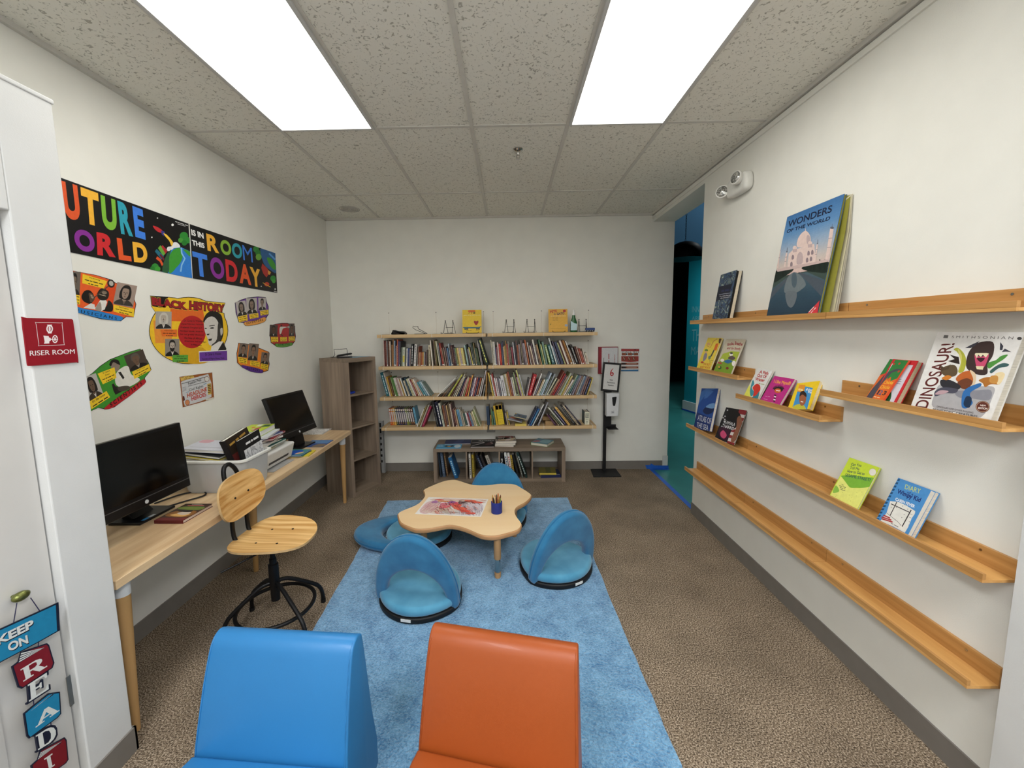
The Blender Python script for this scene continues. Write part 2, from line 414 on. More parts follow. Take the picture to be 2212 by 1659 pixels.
# the exhibit hall seen through the opening
TEAL = mat('1793a3', rough=.6, var=.03, scale=2, name='teal_hall_paint')
DARK = mat('0b0b0c', rough=.9, var=.1, scale=3, name='black_hall_paint')
BLUE = mat('3a6f92', rough=.7, var=.03, scale=2, name='blue_hall_paint')
hx0, hy0 = 3.66, 8.28
dv = Vector((.17, -.985, 0)).normalized(); nv = Vector((-dv.y, dv.x, 0))
w = MB(); a = Vector((hx0, hy0, 0)); b_ = a+dv*3.2
w.prism([(a.x, a.y), (b_.x, b_.y), (b_.x+.3, b_.y+.06), (a.x+.3, a.y+.06)], 0, 3.05, 'z', TEAL)
tw = struct(w.build('wall_hall_teal'))
w = MB()
w.prism([(a.x-.03, a.y), (b_.x-.03, b_.y), (b_.x, b_.y), (a.x, a.y+.02)], .03, .2, 'z', PIER); struct(w.build('baseboard_hall'))
struct(MB().box((1.8, 12.9, 0), (9, 13.1, 6.2), DARK).build('wall_hall_far'))
struct(MB().box((9, 2.9, 0), (9.1, 13.1, 6.2), BLUE).build('wall_hall_side'))
struct(MB().box((XH-.1, YB+.13, 0), (XH, 13, 6.2), DARK).build('wall_hall_near'))
struct(MB().box((XH, 2.8, 0), (9, 2.9, 6.2), DARK).build('wall_hall_front'))
struct(MB().box((XH-.05, 2.8, 6.2), (9.1, 13.1, 6.3), DARK).build('ceiling_hall'))
w = MB().box((XH+.1, 9.6, 3.25), (9, 9.75, 6.2), BLUE); struct(w.build('wall_hall_upper'))
struct(MB().box((XH, 2.9, HC+.08), (XH+.04, YB+.13, 6.2), DARK).build('wall_hall_over_door'))
# wording painted on the teal wall
w = MB(); A = Art(w, P=a-Vector((.001, 0, 0)), n=(dv.y, -dv.x, 0), crop=(1440, 420, 4.88), lift=.002)
LT = '6fb0b8'
A.text(LT, 'INNO', (268, 1243), (384, 1243), (270, 1180)); A.text(LT, 'ARE', (266, 1330), (356, 1330), (268, 1285))
A.text(LT, 'TH', (262, 1548), (354, 1545), (268, 1425)); A.text(LT, 'MA', (256, 1690), (352, 1690), (262, 1605))
o = w.build('wall_lettering', parent=tw, recalc=False)
# taped edges
TAPE = mat('1f5fc0', rough=.6, var=.06, scale=25, name='blue_painters_tape')
t = MB().box((1.690, 3.52, 0), (1.735, 4.69, .002), TAPE).build('masking_tape', loc=(1.7, 4.1, 0)); tag(t, 'long blue tape strip along the carpet edge at the hall opening', 'tape')
t = MB().prism([(1.66, .004), (1.92, .004), (1.92, .042), (1.75, .045), (1.71, .07), (1.70, .05), (1.64, .05)], YB-.016, YB-.013, 'y', TAPE)
t.box((1.73, YB-.05, 0), (1.92, YB-.012, .003), TAPE)
t = t.build('masking_tape', loc=(1.8, YB-.01, 0)); tag(t, 'short blue tape piece stuck on the grey baseboard end by the opening', 'tape')
t = MB(); p0 = a-Vector((.034, 0, 0)); p1 = p0+dv*3.2
t.prism([(p0.x, p0.y), (p1.x, p1.y), (p1.x+.01, p1.y), (p0.x+.01, p0.y)], 0, .03, 'z', TAPE); t = t.build('masking_tape', loc=(hx0, hy0, 0)); tag(t, 'blue tape strip under the white baseboard of the teal hall wall', 'tape')
# pendant lamp in the hall
pc = aty(1480, 545, 6.0); L = thing('pendant_lamp', 'black dome pendant lamp hanging on a chain in the dark hall', 'lamp', (pc.x, 6.0, pc.z-.1))
BLK = mat('0c0c0d', rough=.5, var=.1, scale=20)
R0 = .26
m = MB().lathe([(R0, 0), (R0*.97, .07), (R0*.86, .14), (R0*.66, .2), (R0*.4, .235), (.05, .25), (.0, .252)], BLK); m.build('lamp_shade', parent=L, smooth=True)
m = MB()
for i in range(int((6.2-(pc.z-.1)-.25)/.035)):
    z = .25+.035*i; e = [(0, .008*math.cos(a), z+.022+.022*math.sin(a)) if i % 2 else (.008*math.cos(a), 0, z+.022+.022*math.sin(a)) for a in [PI/4*k for k in range(8)]]
    m.tube(e, .0025, BLK, n=5, closed=True)
m.build('chain', parent=L)
for k in range(3):
    a_ = 2*PI*k/3+.4; m = MB().lathe([(.001, -.06), (.03, -.05), (.04, -.02), (.02, .02), (.015, .06)], mat('8a8f94', rough=.2, spec=.6), c=(.12*math.cos(a_), .12*math.sin(a_), .06), n=14); m.build('bulb', parent=L, smooth=True)
# dim exhibits at the back of the hall
t = MB().box((3.0, 11.2, 0), (4.1, 11.6, .55), mat('3e4a4a', rough=.6)).build('exhibit_bench', loc=(3.5, 11.4, 0)); tag(t, 'low dark grey bench far back in the hall', 'bench')
t = MB().box((2.75, 12.3, .0), (3.7, 12.5, 2.3), mat('6a4a1c', rough=.7, var=.2, scale=3)).build('display_board', loc=(3.2, 12.4, 0)); tag(t, 'dim brown display board at the far end of the hall', 'display board')

# ---------------------------------------------------------------- ceiling fittings
GLOW = bpy.data.materials.new('prismatic_diffuser'); GLOW.use_nodes = True
nt = GLOW.node_tree; b = nt.nodes['Principled BSDF']; b.inputs['Base Color'].default_value = (.9, .9, .9, 1)
tc = nt.nodes.new('ShaderNodeTexCoord'); vo = nt.nodes.new('ShaderNodeTexVoronoi'); vo.inputs['Scale'].default_value = 180
mr = nt.nodes.new('ShaderNodeMapRange'); mr.inputs['To Min'].default_value = LAMP_POWER*1.08; mr.inputs['To Max'].default_value = LAMP_POWER*.9
nt.links.new(tc.outputs['Object'], vo.inputs['Vector']); nt.links.new(vo.outputs['Distance'], mr.inputs['Value'])
b.inputs['Emission Color'].default_value = (1.0, .975, .91, 1); nt.links.new(mr.outputs[0], b.inputs['Emission Strength'])
FRAME = mat('c9c9c7', rough=.4, var=.02)
for x0, side in ((GX[0], 'left'), (GX[3], 'right')):
    y0, y1 = RY[2], RY[3]; x1 = x0+.6096
    L = thing('ceiling_light', 'glowing %s fluorescent ceiling panel of the pair' % side, 'ceiling light', ((x0+x1)/2, (y0+y1)/2, HC-.02), 0, 'fluorescent panels in the drop ceiling')
    m = MB(); e = .022
    for a_, b__ in (((x0+.006, y0+.006), (x0+e, y1-.006)), ((x1-e, y0+.006), (x1-.006, y1-.006)), ((x0+e, y0+.006), (x1-e, y0+e)), ((x0+e, y1-e), (x1-e, y1-.006))):
        m.box((a_[0], a_[1], HC-.016), (b__[0], b__[1], HC-.0002), FRAME)
    m.build('frame', parent=L, world=True)
    MB().box((x0+e, y0+e, HC-.012), (x1-e, y1-e, HC-.002), GLOW).build('diffuser', parent=L, world=True)
CHROME = mat('b8b6b2', rough=.18, metal=1., var=.02)
sp = thing('fire_sprinkler', 'small chrome sprinkler head in the middle ceiling tile', 'sprinkler', (.094, 3.04, HC-.07))
MB().lathe([(.035, .069), (.036, .062), (.026, .054), (.014, .05)], CHROME).build('escutcheon', parent=sp, smooth=True)
m = MB().lathe([(.009, .055), (.009, .03), (.005, .026)], CHROME, n=12)
for q in (-1, 1): m.tube([(q*.008, 0, .03), (q*.014, 0, .018), (q*.006, 0, .004)], .0022, CHROME, n=6)
m.build('frame', parent=sp, smooth=True)
MB().lathe([(.016, .004), (.016, .0015), (.004, 0)], CHROME, n=16).build('deflector', parent=sp, smooth=True)
vt = thing('ceiling_vent', 'faint round white grille in the far left ceiling tile', 'vent', (-1.634, 4.357, HC-.006))
WV = mat('c2bfb8', rough=.6)
m = MB()
for r in (.1, .082, .064, .046, .028): m.tube([(r*math.cos(a), r*math.sin(a), .003) for a in [PI/12*k for k in range(24)]], .004, WV, n=6, closed=True)
m.build('grille', parent=vt, smooth=True)
em = thing('emergency_light', 'white twin-head emergency light high on the right wall', 'emergency light', (XR, 2.95, 2.66))
WPL = mat('dcdbd5', rough=.4, var=.02)
out = [(-.125, -.02), (-.11, -.055), (-.06, -.066), (.06, -.066), (.11, -.055), (.125, -.02), (.118, .035), (.08, .062), (-.08, .062), (-.118, .035)]
T = Matrix(((0, 0, -1, XR), (-1, 0, 0, 2.95), (0, 1, 0, 2.66), (0, 0, 0, 1)))
MB(T).pillow(smooth_loop(out, 3), .0005, .06, WPL, rnd=.02).build('housing', parent=em, world=True, smooth=True)
LENS = mat('a9a9a6', rough=.15, var=.25, scale=90, metal=.6, sharp=(.45, .55))
for yy, zz, tl in ((2.90, 2.685, .25), (3.10, 2.655, .75)):
    Tm = Matrix.Translation((XR-.062, yy, zz)) @ Matrix.Rotation(-PI/2+.15, 4, 'Y') @ Matrix.Rotation(tl*1.1, 4, 'X')
    h = MB(Tm).lathe([(.02, -.03), (.036, -.015), (.045, .022), (.045, .032), (.04, .034)], WPL, n=24).build('lamp_head', parent=em, world=True, smooth=True)
    MB(Tm).lathe([(.039, .033), (.03, .04), (.0, .044)], LENS, n=20).build('lens', parent=h, world=True, smooth=True)
# ================================================================ the rug, table, floor seats
SUEDE = mat('25648f', rough=.85, var=.07, scale=9, bump=.15, bscale=500, spec=.15, sheen=.35, name='blue_suede', h2='3a82ad')
SUEDE2 = mat('3f88ac', rough=.85, scale=7, bump=.15, bscale=500, spec=.15, sheen=.35, name='pale_blue_suede', h2='63a8c8')  # paler blue suede for the seat cushions
BLACKP = mat('101012', rough=.55, var=.08, scale=40, name='black_plastic')
def rug_material():
    m = bpy.data.materials.new('light_blue_shag'); m.use_nodes = True
    nt = m.node_tree; N = nt.nodes; L = nt.links; b = N['Principled BSDF']
    tc = N.new('ShaderNodeTexCoord')
    n1 = N.new('ShaderNodeTexNoise'); n1.inputs['Scale'].default_value = 110; n1.inputs['Detail'].default_value = 3; n1.inputs['Distortion'].default_value = .6
    n2 = N.new('ShaderNodeTexNoise'); n2.inputs['Scale'].default_value = 9; n2.inputs['Detail'].default_value = 5; n2.inputs['Roughness'].default_value = .65
    for n in (n1, n2): L.new(tc.outputs['Object'], n.inputs['Vector'])
    ad = N.new('ShaderNodeMath'); ad.operation = 'MULTIPLY_ADD'; ad.inputs[1].default_value = .6
    L.new(n1.outputs['Fac'], ad.inputs[0])
    sc = N.new('ShaderNodeMath'); sc.operation = 'MULTIPLY'; sc.inputs[1].default_value = .5
    L.new(n2.outputs['Fac'], sc.inputs[0]); L.new(sc.outputs[0], ad.inputs[2])
    r1 = N.new('ShaderNodeValToRGB'); e = r1.color_ramp.elements
    e[0].position = .38; e[0].color = lin('2f6c9c'); e[1].position = .72; e[1].color = lin('86bbe0')
    L.new(ad.outputs[0], r1.inputs['Fac']); L.new(r1.outputs[0], b.inputs['Base Color'])
    b.inputs['Roughness'].default_value = .95; b.inputs['Specular IOR Level'].default_value = .1; b.inputs['Sheen Weight'].default_value = .5
    bp = N.new('ShaderNodeBump'); bp.inputs['Strength'].default_value = .8; bp.inputs['Distance'].default_value = .012
    L.new(n1.outputs['Fac'], bp.inputs['Height']); L.new(bp.outputs[0], b.inputs['Normal'])
    return m
def edge(a, b, n, amp):
    return [(a[0]+(b[0]-a[0])*i/n+random.uniform(-amp, amp), a[1]+(b[1]-a[1])*i/n+random.uniform(-amp, amp)) for i in range(n)]
RUGC = [(-1.206, 3.815), (.588, 3.858), (.655, 1.02), (-1.06, 1.02)]
out = []
for i in range(4): out += edge(RUGC[i], RUGC[(i+1) % 4], 40, .004)
rug = MB().pillow(out, .0005, .014, rug_material(), rnd=.006, steps=2).build('area_rug', loc=(-.27, 2.4, 0))
tag(rug, 'large light blue shag rug under the low play table', 'rug')

# low wavy table
TZ = .33
MAPLE = wood('efcd9c', 'f5dab0', 'x', 5, .4); MAPLE_E = wood('b98a5e', 'c99b6e', 'x', 6, .45)
T_OUT = [(-.7255,3.317),(-.61,3.477),(-.5375,3.525),(-.4675,3.517),(-.341,3.415),(-.25,3.39),(-.164,3.397),(-.09,3.42),(-.01,3.421),(.06,3.4),(.111,3.325),(.17,3.22),(.1855,3.15),(.137,3.037),(.075,2.96),(.0515,2.912),(.045,2.85),(.057,2.777),(.082,2.70),(.0865,2.652),(.06,2.585),(-.011,2.54),(-.09,2.505),(-.166,2.511),(-.22,2.545),(-.274,2.591),(-.35,2.64),(-.419,2.66),(-.49,2.635),(-.557,2.611),(-.63,2.605),(-.682,2.63),(-.77,2.70),(-.8205,2.81),(-.83,2.85),(-.815,2.887),(-.77,2.94),(-.7315,2.988),(-.705,3.06),(-.695,3.167),(-.715,3.25)]
tb = thing('play_table', 'low wavy edged maple table for toddlers on the blue rug', 'table', (-.32, 2.97, .014))
ol = smooth_loop(T_OUT, 3)
m = MB(); m.pillow(ol, TZ-.034, TZ, MAPLE_E, rnd=.011, steps=4)
n_ = len(ol); cc = Vector((-.32, 2.97))
ins = [tuple(cc+(Vector(p)-cc)*.985) for p in ol]
m.add([(p[0], p[1], TZ+.0004) for p in ins], [tuple(range(n_))], MAPLE)
m.build('tabletop', parent=tb, world=True, smooth=True)
LEGW = wood('b58a5c', 'c39a6c', 'z', 8, .45)
for lx, ly in ((-.082, 2.55), (.04, 3.10), (-.63, 2.80), (-.56, 3.36)):
    lg = MB().lathe([(.0, TZ-.033), (.024, TZ-.034), (.0245, .15), (.022, .146)], LEGW, c=(lx, ly, 0), n=20).build('leg', parent=tb, world=True, smooth=True)
    MB().lathe([(.0195, .15), (.0195, .05), (.018, .048)], CHROME, c=(lx, ly, 0), n=20).build('chrome_sleeve', parent=lg, world=True, smooth=True)
    MB().lathe([(.0, .0505), (.022, .05), (.0225, .03), (.02, .0145), (0, .0142)], LEGW, c=(lx, ly, 0), n=20).build('foot', parent=lg, world=True, smooth=True)
# crayon drawing on the table
pz = TZ+.001
c4 = [Vector(p) for p in ((-.698, 2.835, pz), (-.205, 2.78, pz), (-.165, 3.09, pz), (-.655, 3.14, pz))]
m = MB(); m.add(c4+[p+Vector((0, 0, .0006)) for p in c4], [(3,2,1,0),(4,5,6,7),(0,1,5,4),(1,2,6,5),(2,3,7,6),(3,0,4,7)], ink('f2eeea'))
A = Art(m, frame=(c4[0]+Vector((0, 0, .0006)), c4[1]-c4[0], c4[3]-c4[0]), lift=.0002, step=.000015)
rnd = random.Random(3)
def scrib(n, cols, x0, x1, y0, y1, dx, dy, t0, t1, k=5):
    for _ in range(n):
        x, y = rnd.uniform(x0, x1), rnd.uniform(y0, y1); pts = [(x, y)]; a = rnd.uniform(-.5, .5)
        for i in range(k):
            x += dx*rnd.uniform(.3, 1.2); y += dy*rnd.uniform(.3, 1.2)+a*.03; pts.append((min(.975, max(.025, x)), min(.96, max(.04, y))))
        A.line(rnd.choice(cols), pts, rnd.uniform(t0, t1))
for cx, cy, w_, h_, col in ((.14, .4, .13, .4, 'e2c4c4'), (.3, .25, .25, .2, 'e4d0c4'), (.45, .85, .4, .12, 'e4cfc4'), (.78, .45, .2, .35, 'd8cdd4'), (.6, .15, .25, .1, 'd4d0d2')):
    A.blob(col, [(min(.975, max(.025, cx+w_*math.cos(a))), min(.96, max(.04, cy+h_*math.sin(a)))) for a in [PI/5*k for k in range(10)]])
scrib(60, ['d49aa0', 'dcb0b2', 'c88a94', 'd8b8a8'], .03, .25, .05, .5, .012, .07, .004, .009)
scrib(60, ['b8a8b4', 'c4b4be', '9c8c98', 'c8c0c4'], .62, .95, .1, .6, .012, -.06, .003, .008)
scrib(30, ['d8a890', 'e0b8a4', 'c8a0a0'], .2, .9, .75, .95, .04, .006, .005, .012)
scrib(30, ['c8b89a', 'd0a890', 'b8a8a0'], .2, .6, .05, .3, .05, .01, .004, .009)
for cx, cy, w_, h_, col in ((.16, .7, .05, .08, 'b07aa8'), (.33, .6, .07, .08, 'd0788c'), (.37, .45, .1, .1, 'd86a78'), (.48, .62, .08, .12, 'd85a6a'), (.55, .5, .08, .12, 'e0604e'), (.63, .38, .1, .09, 'e2664e'), (.73, .25, .1, .07, 'd8584a'), (.82, .14, .09, .05, 'd85c50'), (.72, .83, .1, .06, 'e06a54'), (.85, .76, .1, .05, 'd86050'), (.44, .72, .06, .06, '9a5a9a'), (.3, .76, .1, .03, 'e08a4a'), (.22, .84, .08, .03, 'd04a44'), (.6, .72, .06, .06, '6a5a62')):
    A.blob(col, [(min(.97, cx+w_*rnd.uniform(.75, 1.2)*math.cos(a)), min(.96, max(.04, cy+h_*rnd.uniform(.75, 1.2)*math.sin(a)))) for a in [PI/4*k for k in range(8)]])
scrib(60, ['e8806a', 'c84a44', 'd89a8a', 'e4a090', 'b8505a'], .25, .85, .15, .8, .018, -.04, .004, .010)
scrib(44, ['3a3038', '54444e', '2e282e', '6a4a58'], .2, .85, .3, .85, .016, -.03, .003, .007)
scrib(10, ['2a2428', '3a2a2e'], .5, .65, .55, .8, .03, .03, .006, .011, 3)
pp = m.build('crayon_drawing', loc=(-.43, 2.96, pz), recalc=False); tag(pp, 'sheet with a scribbled red and black crayon drawing on the wavy table', 'drawing')
# crayon cup
cz = TZ+.0008
cup = MB().lathe([(.0, 0), (.0405, 0), (.041, .002), (.041, .082), (.038, .084), (.0365, .082), (.0365, .006), (0, .005)], mat('1d2f86', rough=.5, var=.04, scale=30), c=(-.092, 2.855, cz), n=32).build('pencil_cup', loc=(-.092, 2.855, cz), smooth=True)
tag(cup, 'round blue cup full of crayons on the wavy table', 'cup')
rnd = random.Random(11)
pcs = ['b8863a', '6a3a22', 'c9602a', '3a4a2a', 'a83228', 'd0a050', '2a2a2e', '8a5a3a', 'e0c890', '5a2a22', 'c98a3a', '7a8a4a']
pn = ['mustard', 'dark brown', 'orange', 'dark green', 'red', 'golden', 'black', 'brown', 'cream', 'maroon', 'ochre', 'olive']
for i in range(12):
    a = 2*PI*i/12; r0 = .014+.012*(i % 2); r1 = r0+.008
    p0 = Vector((-.092+r0*math.cos(a), 2.855+r0*math.sin(a), cz+.008)); p1 = Vector((-.092+r1*math.cos(a), 2.855+r1*math.sin(a), cz+.095+rnd.uniform(0, .035)))
    d = (p1-p0).normalized()
    o = MB().tube([p0, p1, p1+d*.004, p1+d*.013], [.0042, .0042, .0036, .001], ink(pcs[i]), n=8).build('crayon', loc=p0, smooth=True)
    tag(o, '%s crayon standing in the blue cup on the wavy table' % pn[i], 'crayon', 'crayons in the blue cup')

def half_ellipse(a, l, n=18, y0=0, sgn=1): return [(a*math.cos(PI*i/n), y0+sgn*l*math.sin(PI*i/n)) for i in range(n+1)]
def floor_seat(name, label, loc, rz, back_deg):
    """round fold-up floor seat: front pad, inner rear pad, arch backrest hinged across the middle"""
    t = thing(name, label, 'floor seat', loc, rz, 'blue fold-up floor seats around the low table')
    def disc(a, lf, lr):
        return half_ellipse(a, lf, 22)+[(a*math.cos(q)*(1+.17*math.sin(q)), lr*math.sin(q)) for q in [PI+PI*k/22 for k in range(1, 22)]]
    MB().pillow(disc(.258, .335, .19), .0005, .034, BLACKP, rnd=.008, steps=2).build('base', parent=t, smooth=True)
    MB().pillow(disc(.252, .33, .184), .03, .09, SUEDE2, rnd=.027, steps=5).build('seat_cushion', parent=t, smooth=True)
    outer = half_ellipse(.268, .43, 26); inner = half_ellipse(.193, .205, 26)
    arch = outer+[(-.262, -.022), (-.245, -.04), (-.215, -.038), (-.197, -.02)]+inner[::-1]+[(.197, -.02), (.215, -.038), (.245, -.04), (.262, -.022)]
    th = math.radians(back_deg)      # 0 = lying flat backwards, 90 = upright
    # local arch plane: u = x, v = along the back; v axis = (0,-cos,sin)
    T = Matrix.Translation((0, -.012, .052)) @ Matrix(((1, 0, 0, 0), (0, -math.cos(th), math.sin(th), 0), (0, math.sin(th), math.cos(th), 0), (0, 0, 0, 1)))
    b = MB(T).pillow(arch, -.036, .036, SUEDE, rnd=.026, steps=5).build('backrest', parent=t, smooth=True)
    rim = [(x*.998, y*.998, 0) for x, y in outer]
    MB(T).tube(rim, .0045, mat('1f6a98', rough=.8, var=.05, scale=20), n=6).build('piping', parent=b, smooth=True)
    MB().box((-.03, -.1905, .014), (.03, -.1875, .03), ink('e6e6e2')).build('label_tag', parent=t)
    return t
F1 = math.atan2(.984, .18)-PI/2
floor_seat('floor_seat', 'blue floor seat at the near left, seen from behind its upright arched back', (-.562, 2.295, .0145), F1, 81)
floor_seat('floor_seat', 'blue floor seat at the right of the table with its arched back turned to us', (.35, 2.605, .0145), math.atan2(.855, -.52)-PI/2, 79)
floor_seat('floor_seat', 'blue floor seat behind the table, its back rising before the low cubby', (-.105, 3.42, .0145), PI+.06, 78)
floor_seat('floor_seat', 'blue floor seat folded flat on the rug left of the table', (-.80, 3.075, .0145), -PI/2+.02, 1.0)

# ---------------------------------------------------------------- two vinyl chairs in front
def vinyl_chair(label, h, loc, rz, wtop=.505, wbot=.54):
    M_ = mat(h, rough=.42, var=.02, scale=4, bump=.06, bscale=700, spec=.4, coat=.05)
    t = thing('vinyl_chair', label, 'chair', loc, rz)
    back = [(0, .26), (.02, .36), (.055, .49), (.085, .575), (.098, .603), (.115, .62), (.14, .628), (.165, .615), (.178, .58), (.2, .30), (.215, .06), (.02, .06), (.0, .12)]
    back = smooth_loop(back, 2)
    def shear(m):   # the chair widens towards its foot
        m.v = [Vector((v.x*(wbot+(wtop-wbot)*min(1, v.z/.6)), v.y, v.z)) for v in m.v]; return m
    b = shear(MB().prism(back, -.5, .5, 'x', M_)).build('backrest', parent=t, bevel=.012, seg=3, smooth=True)
    seam = mat(h, rough=.5, var=.1, scale=30)
    for sx in (-1, 1):
        pts = [(sx*.485*(wbot+(wtop-wbot)*min(1, z/.6)), y-.0015, z) for y, z in [(.0, .27), (.02, .36), (.055, .49), (.085, .575), (.098, .603), (.116, .6195), (.14, .627)]]
        MB().tube(pts, .0018, seam, n=5).build('seam', parent=b, smooth=True)
    seat = [(-.38, .1), (-.4, .2), (-.385, .27), (-.35, .3), (-.1, .305), (-.02, .295), (.003, .27), (.003, .08), (-.36, .08)]
    shear(MB().prism(smooth_loop(seat, 2), -.497, .497, 'x', M_)).build('seat', parent=t, bevel=.012, seg=3, smooth=True)
    for sx in (-1, 1):
        for y in (-.32, .16): MB().lathe([(.018, .09), (.018, .004), (.015, .0005)], BLACKP, c=(sx*.21, y, 0), n=14).build('foot', parent=t, smooth=True)
    return t
vinyl_chair('bright blue vinyl child chair facing us at the bottom left', '2a76b0', (-.782, 1.133, .0145), -.075)
vinyl_chair('orange vinyl child chair facing us at the bottom centre', '9c4a1c', (-.055, 1.122, .0145), -.205)

# ---------------------------------------------------------------- desk along the left wall
DZ = .72
BUTCHER = mat('c4a27a', rough=.42, h2='e0c69e', scale=6, stretch=(4, .35, 4), detail=5, sharp=(.3, .7), spec=.35, name='beech_butcher_block')
OAK = wood('b08a56', 'c49a66', 'z', 7, .5)
dk = thing('desk', 'long butcher block desk top on round wooden legs by the left wall', 'desk', (-1.79, 2.64, 0))
m = MB(); m.prism([(XL+.02, 1.445), (-1.532, 1.445), (-1.546, 3.845), (XL+.02, 3.905)], DZ-.037, DZ, 'z', BUTCHER)
m.build('desk_top', parent=dk, world=True, bevel=.002)
for tx, ty, fx, fy in ((-1.60, 1.53, -1.60, 1.515), (-1.60, 2.63, -1.80, 2.66), (-1.60, 3.76, -1.627, 3.80), (-1.97, 1.55, -2.0, 1.53)):
    a, b = Vector((tx, ty, DZ-.037)), Vector((fx, fy, 0))
    if abs(fx+1.8) < .01: a = Vector((-1.76, 2.63, DZ-.037))
    q = a+(b-a)*.1
    lg = MB().tube([q, b], [.027, .0155], OAK, n=18).build('leg', parent=dk, world=True, smooth=True)
    MB().tube([a, q+(b-a)*.012], [.029, .0282], mat('d5d8da', rough=.4, var=.02), n=18).build('leg_cap', parent=lg, world=True, smooth=True)

# ---------------------------------------------------------------- swivel chair
sc = thing('swivel_chair', 'swivel chair with a dished plywood seat and back on a black steel base', 'chair', (-1.345, 2.135, 0))
PLY = mat('c69452', rough=.4, h2='ecc688', scale=7, stretch=(.22, 6, 6), detail=4, sharp=(.35, .68), spec=.4, name='pine_plywood')
PLYE = mat('c9a878', rough=.5, var=.05, scale=40)
BSTEEL = mat('121214', rough=.45, var=.05, scale=40, metal=.3, name='black_powder_coat')
def super_loop(a, b, e, n=48):
    o = []
    for i in range(n):
        t = 2*PI*i/n; c_, s_ = math.cos(t), math.sin(t)
        o.append((a*math.copysign(abs(c_)**(2/e), c_), b*math.copysign(abs(s_)**(2/e), s_)))
    return o
def dished(outline, th, f, mtop, medge, T):
    n = len(outline); rings = 9; vs = []; fs = []
    mm = MB(T)
    for side in (0, 1):
        for r in range(rings+1):
            for x, y in outline:
                k = r/rings; vs.append((x*k, y*k, f(x*k, y*k)+(th if side else 0)))
    o = (rings+1)*n
    tp = []; bt = []
    for r in range(rings):
        for i in range(n):
            tp.append((o+r*n+i, o+r*n+(i+1) % n, o+(r+1)*n+(i+1) % n, o+(r+1)*n+i)); bt.append((r*n+i, (r+1)*n+i, (r+1)*n+(i+1) % n, r*n+(i+1) % n))
    mm.add(vs, tp+bt, mtop)
    e = [(rings*n+i, rings*n+(i+1) % n, o+rings*n+(i+1) % n, o+rings*n+i) for i in range(n)]
    k = mm.mi(medge)
    for f_ in e: mm.f.append(list(f_)); mm.m.append(k)
    return mm
SZ = .505
so = [(x*(1.0 if x > 0 else 1.02), y*(1-.12*(x/.2))) for x, y in super_loop(.2, .212, 2.7)]
dished(so, .012, lambda x, y: .55*y*y+.35*x*x*(1 if x < 0 else -.5)-.0, PLY, PLYE, Matrix.Translation((.015, .03, SZ))).build('seat', parent=sc, smooth=True)
for q in ((-.07, -.05), (.05, -.055), (-.07, .105), (.05, .11)):
    MB().lathe([(.006, .0), (.006, .0018), (.0, .0025)], BSTEEL, c=(q[0]+.015, q[1], SZ+.013+.004), n=10).build('screw', parent=sc)
bo = [(x*(1+.0*y), y*(1-.1*(x/.15))) for x, y in super_loop(.2, .135, 2.8)]
bo = [(x, y) for x, y in super_loop(.188, .12, 2.8)]
TB = Matrix.Translation((-.162, .005, .78)) @ Matrix.Rotation(math.radians(-8), 4, 'Y') @ Matrix(((0, 0, 1, 0), (1, 0, 0, 0), (0, 1, 0, 0), (0, 0, 0, 1)))
PLYV = mat('bb8440', rough=.4, h2='e8be7e', scale=7, stretch=(6, .22, 6), detail=4, sharp=(.35, .68), spec=.4, name='pine_plywood_back')
dished(bo, .012, lambda x, y: .5*x*x, PLYV, PLYE, TB).build('backrest', parent=sc, smooth=True)
for q in (-.055, .055):
    p = TB @ Vector((q, 0, .0145)); MB().tube([p, p+Vector((.003, 0, 0))], .006, BSTEEL, n=10).build('screw', parent=sc)
def curve(pts, sub=6):
    P = [Vector(p) for p in pts]; P = [2*P[0]-P[1]]+P+[2*P[-1]-P[-2]]; o = []
    for i in range(1, len(P)-2):
        for k in range(sub):
            t = k/sub; a, b, c, d = P[i-1], P[i], P[i+1], P[i+2]
            o.append(.5*((2*b)+(c-a)*t+(2*a-5*b+4*c-d)*t*t+(3*b-a-3*c+d)*t**3))
    return o+[P[-2]]
tube = []
for sy in (-1, 1):
    tube.append([(-.02, .03+sy*.055, SZ-.012), (-.12, .03+sy*.058, SZ-.014), (-.178, .03+sy*.06, SZ+.02), (-.19, .03+sy*.062, SZ+.09), (-.173, .01+sy*.06, SZ+.2), (-.18, .005+sy*.058, .80), (-.198, .0+sy*.05, .9), (-.203, -.01+sy*.028, .945)])
path = curve(tube[0]+[(-.204, -.01, .956)]+tube[1][::-1], 5)
MB().tube(path, .0115, BSTEEL, n=12).build('back_tube', parent=sc, smooth=True)
MB().tube([(.01, -.06, SZ-.012), (-.1, -.16, SZ-.045), (-.15, -.2, SZ-.06)], .005, BSTEEL, n=8).build('lever', parent=sc, smooth=True)
m = MB().box((-.09, -.05, SZ-.012), (.1, .11, SZ-.001), BSTEEL); m.build('seat_plate', parent=sc)
MB().lathe([(.014, SZ-.01), (.014, .36)], BSTEEL, n=16).build('post', parent=sc, smooth=True)
MB().lathe([(.0, .405), (.019, .404), (.019, .375), (.027, .37), (.027, .245), (.024, .24), (.024, .155), (.0, .153)], BSTEEL, n=18).build('hub', parent=sc, smooth=True)
